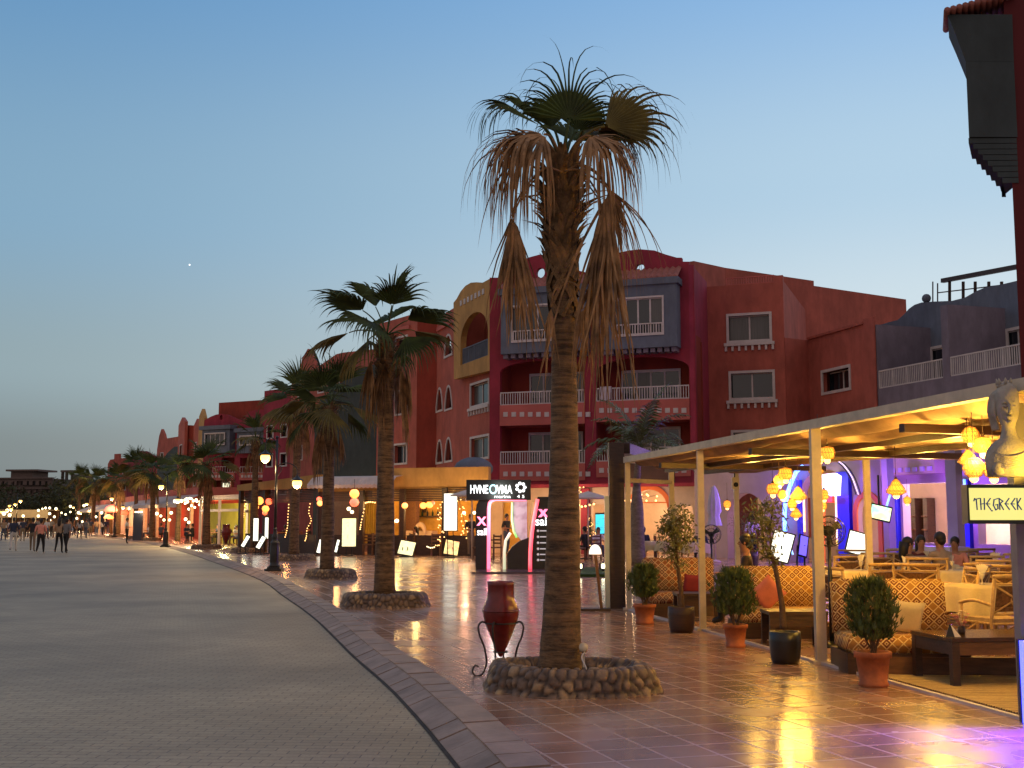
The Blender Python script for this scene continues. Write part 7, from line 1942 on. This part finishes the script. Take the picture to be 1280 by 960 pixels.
# ---------------------------------------------------------------- restaurants left of the kiosk
def left_restaurant():
    pts = [XY(300, 59), XY(400, 53.2), XY(612, 50.5)]
    T = thing('restaurant_building', 'low ochre restaurant block with dark rolled blinds and warm lit interior left of the kiosk', 'restaurant', (*pts[1], 0))
    for (a, b, n) in ((pts[1], pts[2], 3), (pts[0], pts[1], 2)):
        w = Wall(a, b); L_ = w.L
        z0, z1 = w.uv(500 if n == 3 else 350, 608)[1] - .0, w.uv(500 if n == 3 else 350, 582 if n == 3 else 593)[1]
        zt = 3.82 if n == 3 else 3.6
        mb = MB()
        pl = [(0, 3.02), (L_, 3.02), (L_, zt)] + ([(L_ * .45, zt), (L_ * .38, zt - .28), (L_ * .05, zt - .5), (0, zt - 1.0)] if n == 3 else [(0, zt - .3)])
        mb.panel(w, pl, (), .15, -.15); mb.build('fascia', M['ochre'], T)
        mb = MB(); mb.wbox(w, 0, L_, TZ, 3.3, -5.2, -5.4); mb.build('inner_wall', M['yellowwall'] if n == 3 else M['brownwood'], T)
        mb = MB(); mb.wbox(w, 0, L_, 3.1, 3.25, -.16, -5.2); mb.build('ceiling', M['brownwood'], T)
        nb = n + 1
        for k in range(nb + 1):
            u = .1 + (L_ - .2) * k / nb; mb = MB(); mb.wbox(w, u - .1, u + .1, TZ, 3.02, .05, -.15); mb.build('column', M['darkwood'], T)
        mb = MB()
        for k in range(8): mb.wbox(w, .2, L_ - .2, 3.01 - .075 * (k + 1), 3.01 - .075 * k - .012, -.16 - .01 * (k % 2), -.20 - .01 * (k % 2))
        mb.build('rolled_blind', M['darkwood'], T)
        mb = MB()
        for k in range(nb): 
            u = .3 + (L_ - .6) * (k + .5) / nb; mb.wbox(w, u - L_ / nb * .38, u + L_ / nb * .38, TZ, .95, -.1, -.16)
        mb.build('low_screen', M['darkwood'], T)
    w = Wall(pts[1], pts[2]); U = lambda px, off=0: w.uv(px, 650, off)[0]; Z = lambda px, py, off=0: w.uv(px, py, off)[1]
    # scalloped awning
    mb = MB(); u0, u1 = U(402), U(506); n = 40; vs = []
    for i in range(n + 1):
        u = u0 + (u1 - u0) * i / n; dz = .05 * (i % 2); vs += [w.pt(u, 3.5, .16), w.pt(u, 3.42, .9), w.pt(u, 3.12 - dz, 1.35), w.pt(u, 2.98 - dz, 1.36)]
    mb.sm = False; mb.add(vs, [(i * 4 + j, i * 4 + j + 1, (i + 1) * 4 + j + 1, (i + 1) * 4 + j) for i in range(n) for j in range(3)]); aw = mb.build('awning', M['awning'], T)
    # oven, chimney pieces and shelves on the yellow inner wall
    mb = MB(); mb.wbox(w, U(512, -5), U(545, -5), TZ, 1.1, -4.6, -5.19); mb.panel(w, arch(U(519, -4.5), U(532, -4.5), .5, 1.5, .4, 10), [arch(U(521, -4.5), U(529, -4.5), .6, 1.3, .3, 10)], -4.45, -4.59); mb.build('oven', M['sandwall'], T)
    mb = MB(); mb.wbox(w, U(512, -5), U(552, -5), 1.75, 1.8, -4.95, -5.19); mb.wbox(w, U(527, -5), U(531, -5), 1.95, 2.6, -5.05, -5.19); mb.build('wall_shelf', M['darkwood'], T)
    # bottles on that shelf
    for k in range(6):
        p = w.pt(U(514 + k * 6.5, -5), 1.8, -5.07); b = MB(); b.lathe([(.045, 0), (.045, .16), (.015, .22), (.015, .28)], n=8)
        o = b.build('bottle', M['black'] if k % 2 else mat('green_bottle_glass', (.03, .07, .03), .1, .1, 2, 0), org=(0, 0, 0)); o.location = p
        tag(o, f'{("dark", "green")[k % 2 == 0]} bottle number {k + 1} from the left on the shelf of the yellow inner wall', 'bottle', 'bottles on the yellow wall shelf'); 
    mb = MB()
    cu = w.uv(447, 640, -4)[0]; n = 30; vs = []
    for i in range(n + 1):
        u = U(452, -4.5) + (U(470, -4.5) - U(452, -4.5)) * i / n; o_ = .07 * math.sin(i * 1.3); vs += [w.pt(u, 2.7, -4.5 + o_), w.pt(u, .5, -4.5 + o_)]
    mb.add(vs, [(2 * i, 2 * i + 1, 2 * i + 3, 2 * i + 2) for i in range(n)]); mb.build('curtain', mat('yellow_curtain', (.45, .32, .05), .8, .2, 2, .2), T)
    for px, z, off, col, e in ((420, 2.3, -2, (1, .5, .18), 55), (460, 2.3, -3, (1, .62, .2), 85), (500, 2.4, -2.5, (1, .5, .15), 90), (535, 2.4, -2.6, (1, .58, .18), 130), (570, 2.3, -1, (1, .5, .3), 70), (540, 2.75, 1.6, (1, .62, .2), 60), (600, 2.8, 1.2, (1, .6, .2), 60), (430, 2.5, 1.5, (1, .6, .3), 40)):
        lamp('bar_light', w.pt(U(px), z, off), col, e, .15)
    w2 = Wall(pts[0], pts[1])
    for px, z, off, col, e in ((325, 2.2, -1.5, (1, .35, .10), 90), (350, 2.2, -2.5, (1, .35, .10), 60), (385, 2.2, -1.5, (1, .42, .14), 55)):
        lamp('bar_light', w2.pt(w2.uv(px, 650)[0], z, off), col, e, .15)
    # menu stands
    for a in ((436, 648, 683, 17, 51, 'upright lit menu board with yellow pictures left of the second palm trunk', 0, 0), (475, 650, 684, 4, 50.5, 'narrow edge-on lit board just left of the second palm trunk', 0, 0), (563, 617, 663, 16, 48.5, 'tallest overexposed white board on a post left of the kiosk', 0, 0, M['sheet_w'])):
        menu_board(*a)
    for a in ((506, 675, 693, 19, 49.5, 'slanted lit menu board with four pages in front of the low dark screen', .45, -.1, None), (563, 675, 693, 17, 49, 'slanted menu board covered in food pictures beneath the tallest white board', .3, .1, emis_tex('food_picture_sheet', (1, .85, .3), (.7, .25, .15), 1.3, 'noise', 9)),
              (399, 674, 691, 7, 51, 'small slanted lit board left of the third palm trunk', .3, 0, M['sheet_w']), (419.5, 674, 690, 3, 51, 'thin lit board just right of the third palm trunk', .3, 0, M['sheet_w'])):
        menu_board(*a[:8], m=a[8], lean=.18)
    for a in ((319.5, 648, 676, 6, 55, 'tall narrow lit board right of the slim palm', 0, 0, M['sheet_w']), (333, 647, 673, 4, 54, 'second tall narrow lit board left of the black street lamp', 0, 0, M['sheet_w'])):
        menu_board(*a[:8], m=a[8])
    for a in ((322, 669, 685, 5, 53, 'leaning lit board right of the slim palm foot', .3, 0, M['sheet_w']), (303, 668, 683, 4, 54, 'leaning lit board left of the slim palm foot', .3, 0, M['sheet_w'])):
        menu_board(*a[:8], m=a[8], lean=.45)
    # lanterns as glowing balls with caps
    def ballproto(m, name='lantern'):
        o = thing('lantern', 'x', 'lantern', (0, 0, 0)); mb = MB(); mb.ball((0, 0, 0), .17, 12, (1, 1, .95)); mb.build('globe', m, o, local=True); mb = MB(); mb.tube([(0, 0, .16), (0, 0, .5)], .008, 5); mb.lathe([(.04, .15), (.05, .17), (.02, .2)], n=8); mb.build('cord', M['black'], o, local=True); return o
    prot = {'r': ballproto(M['redlamp']), 'o': ballproto(M['orangelamp']), 'w': ballproto(M['whitebulb'])}; used = set()
    spec = [(324, 626, 56, 'o', 1.2, 'big orange lantern right of the slim palm'), (336, 627, 57, 'r', 1.0, 'red lantern beside the big orange one'), (320, 634, 56, 'o', .8, 'orange lantern low at the left of the bar front'), (332, 636, 56, 'o', 1.0, 'orange lantern under the red one'), (331, 641, 56.5, 'r', .7, 'small red lantern lowest in its row'),
            (400, 629, 52.5, 'o', .8, 'orange lantern left of the third palm crownless trunk'), (399, 624, 53, 'r', .7, 'red lantern above it near the third palm'), (443, 617, 50, 'o', 1.2, 'bright pair-top orange lantern over the upright menu board'), (443, 628, 50, 'r', 1.15, 'deep orange lantern hanging under the bright one'), (436, 636, 50.5, 'w', .5, 'small white lantern left above the upright menu board'),
            (440, 640, 50.5, 'w', .45, 'small white lantern right above the upright menu board'), (488, 633, 51, 'o', .7, 'orange lantern right of the second palm trunk'), (505, 632, 52, 'r', .7, 'dim red lantern before the yellow wall'), (506, 632, 51, 'o', .8, 'orange lantern at the left of the yellow wall'), (529, 632, 52, 'o', .9, 'orange lantern in the middle of the yellow wall'), (537, 631, 52, 'o', .9, 'orange lantern at the right of the yellow wall'),
            (490, 652, 50.5, 'o', .8, 'low orange lantern beside the second palm trunk'), (496, 651, 50.5, 'w', .5, 'low white lantern beside the low orange one'), (580, 641, 47, 'w', .4, 'tiny white lamp left of the kiosk'), (593, 641, 47.5, 'w', .4, 'tiny white lamp at the left side of the kiosk pylon'), (541, 629, 52, 'r', .6, 'small red lantern at the far right of the yellow wall')]
    for px, py, d, k, s_, lb in spec:
        o = prot[k] if k not in used else dup(prot[k]); used.add(k); o.location = W(px, py, d); o.scale = (s_,) * 3; o['label'] = lb; o['group'] = 'glowing lanterns of the low restaurants'
    # fairy lights
    sp = lambda px, y0, y1, d, n, amp, f: [W(px + amp * math.sin(f * k), y0 + (y1 - y0) * k / n, d) for k in range(n + 1)]
    string_lights(sp(372, 628, 668, 46.2, 8, 1.2, 1.5), 30, 'spiral of fairy lights on the trunk right of the black street lamp', r=.035)
    string_lights([W(x, y, 54) for x, y in ((388, 627), (386, 640), (389, 650), (384, 660), (383, 670), (381, 676))], 26, 'curving fairy light strand left of the third palm trunk', r=.04)
    string_lights([W(x, y, 54.5) for x, y in ((361, 628), (360, 645), (359, 660), (356, 672))], 22, 'fairy light strand just right of the black street lamp', r=.04)
    string_lights([W(x, y, 49.8) for x, y in ((456, 628), (462, 626.5), (470, 627.5))], 10, 'short horizontal row of lights above the yellow curtain', r=.05)
    string_lights([W(x, y, 49.8) for x, y in ((456, 633), (453, 645), (451, 655), (450, 662))], 14, 'sparse light strand left of the yellow curtain', r=.045)
    string_lights([W(x, y, 49.5) for x, y in ((553, 628), (549, 640), (550, 652), (552, 662), (550, 674), (545, 682))], 44, 'dense pinkish light strand left of the tallest white board', 'warmbulb', .04, jit=.14)
    string_lights([W(x, y, 48) for x, y in ((573, 618), (576, 635), (580, 650), (582, 660), (580, 672))], 40, 'dense amber light strand between the white board and the kiosk', 'warmbulb', .04, jit=.14)
    string_lights([W(x, y, 50) for x, y in ((533, 682), (538, 684), (544, 683))], 8, 'few white lights on the low dark screen', 'whitebulb', .04)
    # pale canvas parasol by the kiosk
    p = W(590, 617, 47); P = thing('parasol', 'pale open parasol behind the tallest white board', 'parasol', (p.x, 47, TZ)); mb = MB(); mb.tube([(0, 0, 0), (0, 0, 2.75)], .03, 8); mb.build('pole', M['cream'], P, local=True)
    mb = MB(); mb.lathe([(.85, 2.42), (.85, 2.47), (.4, 2.62), (.05, 2.72)], n=8, smooth=False); mb.build('canopy', M['awning'], P, local=True)
    P['group'] = 'open pale parasols'
    dup(P, (W(735, 620, 46).x, 46, TZ), .3, 'pale open parasol between the big palm trunk and the dark portal', scale=(1, 1, .95))
    # chairs inside, dark wood
    c = None
    C0 = thing('restaurant_chair', 'x', 'chair', (0, 0, 0), 0, 'dark wooden restaurant chairs')
    for sx in (-1, 1):
        for sy in (-1, 1):
            mb = MB(); mb.bar((sx * .2, sy * .2, 0), (sx * .2, sy * .2, .45 if sy < 0 else .95), .045); mb.build('leg', M['brownwood'], C0, local=True)
    mb = MB(); mb.box((0, 0, .46), (.46, .46, .05)); mb.build('seat', M['brownwood'], C0, local=True)
    mb = MB()
    for z in (.62, .75, .88): mb.box((0, .2, z), (.38, .03, .06))
    mb.build('backrest', M['brownwood'], C0, local=True)
    T0 = thing('restaurant_table', 'x', 'table', (0, 0, 0), 0, 'small tables of the distant restaurants'); mb = MB(); mb.box((0, 0, .73), (.75, .75, .04)); mb.build('tabletop', M['brownwood'], T0, local=True); mb = MB(); mb.tube([(0, 0, .02), (0, 0, .72)], .04, 8); mb.box((0, 0, .02), (.45, .45, .04)); mb.build('pedestal', M['black'], T0, local=True)
    cs = [(460, 51.5, 'behind the upright menu board'), (473, 51.5, 'left of the second palm trunk'), (520, 52, 'before the oven'), (545, 51, 'below the pinkish light strand'), (600, 46, 'left in the kiosk opening'), (617, 46, 'behind the kiosk, pale in the light'), (352, 60, 'in the red-lit bar'), (380, 59, 'in the red-lit bar, right side'), (722, 45, 'right of the big palm trunk'), (742, 46, 'below the blue screen'), (812, 43, 'right of the grey ringed palm'), (262, 75, 'in the white pergola, left'), (278, 74, 'in the white pergola, middle'), (291, 73, 'in the white pergola, right')]
    for i, (px, d, wh) in enumerate(cs):
        o = C0 if i == 0 else dup(C0); o.location = (yy(px, d), d, TZ); o.rotation_euler = (0, 0, i * 1.1); o['label'] = 'wooden ladder-back chair ' + wh
    for i, (px, d, wh) in enumerate([(466, 52.5, 'behind the upright menu board'), (532, 52.5, 'before the oven'), (608, 47, 'seen through the kiosk'), (366, 60, 'in the red-lit bar'), (732, 47, 'right of the big palm trunk'), (820, 44, 'right of the grey ringed palm'), (270, 75, 'in the white pergola, left'), (286, 74, 'in the white pergola, right')]):
        o = T0 if i == 0 else dup(T0); o.location = (yy(px, d), d, TZ); o['label'] = 'small square wooden table ' + wh
left_restaurant()

# ---------------------------------------------------------------- restaurants behind the big palm and the portal
def mid_restaurant():
    a, b = XY(612, 56), XY(875, 52); w = Wall(a, b); U = lambda px, off=0: w.uv(px, 650, off)[0]; Z = lambda px, py, off=0: w.uv(px, py, off)[1]
    T = thing('restaurant_building', 'cream walled restaurant under the crimson building, seen between the big palm and the portal', 'restaurant', (*((a + b) / 2), 0))
    holes = [rect(U(628), U(660), TZ, 2.4), rect(U(664), U(700), TZ, 2.4), arch(U(790), U(835), TZ, Z(812, 612), .9, 12), rect(U(739), U(766), TZ, 2.3), rect(U(845), U(866), TZ, 2.2)]
    mb = MB(); mb.panel(w, rect(0, w.L, 0, 3.05), holes, 0, -.3); mb.build('front_wall', M['sandwall'], T)
    mb = MB(); mb.wbox(w, 0, w.L, TZ, 3.0, -3.0, -3.2); mb.build('inner_wall', M['sandwall'], T)
    mb = MB(); mb.wbox(w, 0, w.L, 3.06, 3.2, .25, -3.2); mb.build('roof', M['crimson'], T)
    mb = MB(); mb.panel(w, arch(U(786), U(839), Z(812, 628), Z(812, 606), .9, 12), [arch(U(790), U(835), Z(812, 629) + .05, Z(812, 612), .8, 12)], .08, .001); mb.build('orange_arch', M['orangewall'], T)
    mb = MB(); mb.wbox(w, U(783), U(843), 3.21, 4.35, .26, -.2); mb.build('upper_wall', mat('dark_brown_upper_wall', (.055, .026, .018), .85, .2, 1, .2), T)
    mb = MB(); mb.wbox(w, U(728), U(738), TZ, 3.0, .2, .001); mb.build('crimson_pier', M['crimson'], T)
    for px in (712, 721.5):
        pass
    for px, z, off, e in ((645, 2.0, -1.4, 90), (680, 2.0, -1.4, 60), (720, 2.4, 1.3, 90), (752, 2.0, -1.3, 80), (812, 2.2, -1.3, 110), (800, 2.4, 1.5, 70), (856, 2.0, -1.2, 50), (640, 2.5, 2, 50)):
        lamp('restaurant_light', w.pt(U(px), z, off), (1, .66, .34), e, .15)
    S = thing('lit_screen', 'cyan lit menu screen on the wall left of the portal', 'screen', w.pt(U(755), Z(755, 667), .4))
    mb = MB(); mb.wbox(w, U(748.5), U(760), Z(755, 667), Z(755, 643), .42, .38); mb.build('display', emis_tex('cyan_menu_screen', (.03, .55, .75), (.02, .22, .38), 1.1, 'lines', 5), S)
    mb = MB(); mb.wbox(w, U(747.5), U(761), Z(755, 668.5), Z(755, 641), .375, .32); mb.build('housing', M['black'], S)
    # decorated conical tree
    p = XY(737, 50); C = thing('christmas_tree', 'small dark conical tree strung with amber lights below the white wall lamp', 'decorated tree', (*p, TZ)); rg = random.Random(2); mb = MB()
    for i in range(700):
        h = rg.random(); r = .5 * (1 - h) * rg.random() ** .4; a_ = rg.uniform(0, 6.3); q = V((math.cos(a_) * r, math.sin(a_) * r, .15 + 1.5 * h)); d = V((math.cos(a_), math.sin(a_), -.3)) * .13; s_ = V((-d.y, d.x, 0)) * .15; mb.add([q - s_, q + s_, q + d], [(0, 1, 2)])
    mb.tube([(0, 0, 0), (0, 0, 1.6)], .03, 6); mb.build('foliage', M['bush'], C, local=True)
    string_lights([V((*p, TZ)) + V((math.cos(t * 1.1) * .5 * (1 - t / 22), math.sin(t * 1.1) * .5 * (1 - t / 22), .2 + t * .068)) for t in range(22)], 60, 'amber lights wound round the small conical tree', r=.035)
    # festoons
    string_lights([W(x, y, 47) for x, y in ((722, 629), (728, 632), (736, 630), (745, 628))], 6, 'row of warm bulbs hung under the pale parasol edge', r=.07)
    string_lights([W(x, y, 46) for x, y in ((722, 612), (727, 610), (726, 615), (732, 618))], 14, 'cluster of tiny lights on top of the open parasol', r=.04, jit=.1)
    string_lights([W(x, y, 44) for x, y in ((786, 625), (795, 622), (808, 621), (822, 619))], 22, 'dense festoon of warm bulbs across the orange arch', r=.06, jit=.15)
    # white draped tables behind the thin tree
    for i, (px, d, lb) in enumerate(((838, 42, 'white-clothed table behind the tall thin tree'), (815, 43, 'white-clothed table right of the grey ringed palm'), (868, 40, 'violet-lit white-clothed table right of the tall thin tree'))):
        o = dup(TP, (yy(px, d), d, TZ), .2, lb, 'white-clothed tables in the background')
    # long low grassy edge stone
mid_restaurant()

# ---------------------------------------------------------------- far restaurants on the left
def far_restaurants():
    # white pergola with yellow-lit room
    T = thing('restaurant_pavilion', 'white framed glass pavilion with yellow-lit back wall, left of the slim palm', 'pavilion', (*XY(275, 72), TZ))
    c = [XY(252, 72), XY(301, 67), XY(310, 78), XY(258, 84)]; cr = M['white']
    for p in c + [(c[0] + c[1]) / 2]:
        mb = MB(); mb.box((p.x, p.y, 1.5), (.14, .14, 2.8)); mb.build('post', cr, T)
    for z in (2.85, 2.15):
        mb = MB(); mb.bar((*c[0], z), (*c[1], z), .14); mb.build('beam', cr, T); mb = MB(); mb.bar((*c[1], z), (*c[2], z), .14); mb.build('beam', cr, T)
    mb = MB(); mb.prism([tuple(p) for p in c], 2.94, 3.02); mb.build('roof', M['awning'], T)
    w = Wall(c[3], c[2]); mb = MB(); mb.wbox(w, 0, w.L, TZ, 2.7, 0, -.2); mb.build('back_wall', mat('acid_yellow_wall', (.62, .55, .08), .8, .1, 1, .1), T)
    lamp('pavilion_light', (*((c[0] + c[2]) / 2), 2.3), (1, .82, .32), 220, .2); lamp('pavilion_light', (*((c[1] + c[2]) / 2), 2.3), (1, .82, .32), 120, .2)
    string_lights([W(x, y, 66) for x, y in ((307, 628), (305, 640), (303, 650), (301, 661))], 40, 'bright rope light on the right edge of the white pavilion', r=.05, jit=.04)
    # bright bulb cluster
    rg = random.Random(6)
    string_lights([W(x, y, 76) for x, y in ((216, 627), (222, 624), (232, 624), (240, 623), (250, 624))], 26, 'blinding row of white bulbs above the steps', 'whitebulb', .13, jit=.1)
    string_lights([W(x, y, 75) for x, y in ((232, 628), (238, 631), (243, 627), (250, 632), (253, 628))], 22, 'second clump of white bulbs just right under the row', 'whitebulb', .12, jit=.3)
    for px, z, e in ((222, 2.4, 240), (240, 2.2, 300), (252, 2.2, 160)): lamp('bulb_light', (yy(px, 73.5), 73.5, z), (1, .78, .42), e, .3)
    # the row of restaurants behind
    spec = [(XY(196, 96), XY(256, 84), 'row of restaurants with red lit lamps behind the second street lamp', (1, .42, .16), M['rust'], 640), (XY(150, 128), XY(196, 104), 'far restaurant with red parasols at the third street lamp', (1, .36, .14), M['rust'], 640), (XY(118, 150), XY(150, 132), 'farthest lit restaurant at the end of the red row', (1, .55, .3), M['sandwall'], 640)]
    for i, (a, b, lb, col, m, _) in enumerate(spec):
        w = Wall(a, b); T = thing('restaurant_building', lb, 'restaurant', (*((a + b) / 2), 0))
        mb = MB(); mb.wbox(w, 0, w.L, TZ, 3.0, -3, -3.2); mb.build('inner_wall', m, T)
        mb = MB(); mb.wbox(w, 0, w.L, 3.0, 3.9, .1, -3.2); mb.build('fascia', M['salmon2'], T)
        for k in range(5): u = .15 + (w.L - .3) * k / 4; mb = MB(); mb.wbox(w, u - .12, u + .12, TZ, 3.0, 0, -.2); mb.build('column', M['cream'], T)
        mb = MB(); n = 12; vs = []
        for k in range(n + 1): u = w.L * k / n; vs += [w.pt(u, 3.4, .11), w.pt(u, 2.75 - .04 * (k % 2), 1.8), w.pt(u, 2.5 - .04 * (k % 2), 1.81)]
        mb.add(vs, [(k * 3 + j, k * 3 + j + 1, k * 3 + j + 4, k * 3 + j + 3) for k in range(n) for j in range(2)]); mb.build('awning', M['awning'], T)
        for k in range(3): lamp('far_bar_light', w.pt(w.L * (k + .5) / 3, 2.2, -1.2), col, 170 + 60 * i, .2); 
        lamp('far_bar_light', w.pt(w.L * .5, 2.3, 2.5), (1, .6, .25), 200, .2)
    pr = {}
    sp = [(140, 636, 108, 'redlamp', 2.2, 1.0, 'large red glowing parasol lamp at the third street lamp'), (153, 640, 112, 'redlamp', 1.8, .9, 'second red-orange glowing parasol right of the third street lamp'), (136, 646, 118, 'orangelamp', 1.6, .8, 'yellow-orange glow lamp below the red parasol lamp')]
    for px, py, d, m, s_, sq, lb in sp:
        p = W(px, py, d); T = thing('lantern', lb, 'lantern', p, 0, 'big glowing lamps of the far restaurants'); mb = MB(); mb.lathe([(.25, -.14), (.3, -.05), (.22, .08), (.05, .16)], n=14); mb.build('globe', M[m], T, local=True); mb = MB(); mb.tube([(0, 0, .15), (0, 0, .6)], .02, 5); mb.build('cord', M['black'], T, local=True); T.scale = (s_, s_, s_)
    k = 0; base = None
    for px, py, d, r in ((196, 642, 92, .26), (201, 645, 92, .2), (214, 641, 88, .24), (232, 649, 80, .22), (236, 653, 80, .2), (205, 650, 90, .2), (190, 648, 98, .2), (212, 650, 90, .2), (127, 641, 125, .3), (120, 646, 130, .26), (96, 648, 140, .28), (103, 652, 140, .24), (88, 640, 150, .24), (82, 643, 150, .26), (77, 641, 150, .24), (70, 636, 150, .36), (62, 635, 160, .32), (57, 635, 165, .32), (53, 636, 170, .26), (48, 638, 150, .32), (62, 642, 150, .34), (68, 646, 150, .3), (64, 650, 150, .26), (48, 645, 140, .32), (29, 645, 130, .3), (12, 644, 120, .34), (5, 642, 125, .4), (9, 638, 140, .4), (98, 641, 145, .34), (105, 632, 150, .36), (88, 633, 152, .34), (110, 638, 150, .2)):
        k += 1
        if base is None:
            base = thing('lantern', 'x', 'lantern', (0, 0, 0)); mb = MB(); mb.ball((0, 0, 0), 1, 10); mb.build('globe', M['whitebulb'], base, local=True); mb = MB(); mb.tube([(0, 0, .9), (0, 0, 2.0)], .06, 5); mb.build('cord', M['black'], base, local=True); o = base
        else: o = dup(base)
        o.location = W(px, py, d); o.scale = (r * .5,) * 3; o['group'] = 'small white lamps far down the promenade'
        o['label'] = 'small far white lamp hung ' + ('among the stalls behind the second street lamp' if px > 180 else 'over the crowd beside the third street lamp' if px > 115 else 'over the strollers below the dark trees' if px > 40 else 'at the left edge before the long awning')
    # long low awning at the far left
    a, b = XY(-40, 165), XY(62, 165); w = Wall(a, b); T = thing('market_awning', 'long cream awning on thin posts closing the street at the far left', 'awning', (*((a + b) / 2), 0))
    mb = MB(); mb.wbox(w, 0, w.L, 1.9, 2.9, 0, -.1); mb.wbox(w, 0, w.L, 2.9, 3.0, 0, -4); mb.build('valance', mat('cream_far_awning', (.50, .38, .22), .85, .1, 1, .1), T)
    for k in range(8): u = .2 + (w.L - .4) * k / 7; mb = MB(); mb.wbox(w, u - .08, u + .08, 0, 1.9, -.02, -.18); mb.build('post', M['cream'], T)
    mb = MB(); mb.wbox(w, 0, w.L, 0, 2.8, -3.9, -4.0); mb.build('back_panel', M['brownwood'], T)
    for px in (5, 35, 60): lamp('awning_light', (yy(px, 158), 158, 2.4), (1, .75, .4), 420, .3)
    for px, d, e in ((95, 128, 300), (70, 130, 240), (118, 118, 200)): lamp('far_street_light', (yy(px, d), d, 3.0), (1, .66, .3), e, .3)
    # dark blue advertising column
    d = 89; p = XY(174.5, d); T = thing('advertising_column', 'dark blue flat advertising column with lights on top, by the second street lamp', 'advertising column', (*p, TZ)); h = W(174, 641, d).z - TZ; wd = 11 * d / F
    mb = MB(); mb.box((0, 0, h / 2), (wd, .3, h)); mb.build('body', mat('navy_panel', (.03, .04, .075), .4, .1, 1, 0), T, local=True)
    mb = MB()
    for k in range(5): mb.ball((-wd * .35 + wd * .7 * k / 4, 0, h + .06), .06, 8)
    mb.build('top_lights', M['whitebulb'], T, local=True)
far_restaurants()
mb = MB(); p_ = CAM + ray(237, 331).normalized() * 2600; mb.ball(p_, 1.7, 8); tag(mb.build('evening_star', emis('evening_star_light', (1, 1, 1), 1.6, False)), kind='structure')
for o_ in list(bpy.data.objects):      # unused prototypes
    if o_.get('label') == 'x':
        for c_ in kids(o_):
            for g_ in kids(c_): bpy.data.objects.remove(g_)
            bpy.data.objects.remove(c_)
        bpy.data.objects.remove(o_)

# ---------------------------------------------------------------- render settings
sc.view_settings.view_transform = 'Standard'; sc.view_settings.look = 'None'
sc.view_settings.exposure = 0.15; sc.view_settings.gamma = 1.0
sc.cycles.use_denoising = True
sc.cycles.max_bounces = 6; sc.cycles.diffuse_bounces = 3; sc.cycles.glossy_bounces = 3; sc.cycles.transparent_max_bounces = 6
sc.cycles.sample_clamp_indirect = 4; sc.cycles.sample_clamp_direct = 0
sc.cycles.caustics_reflective = False; sc.cycles.caustics_refractive = False
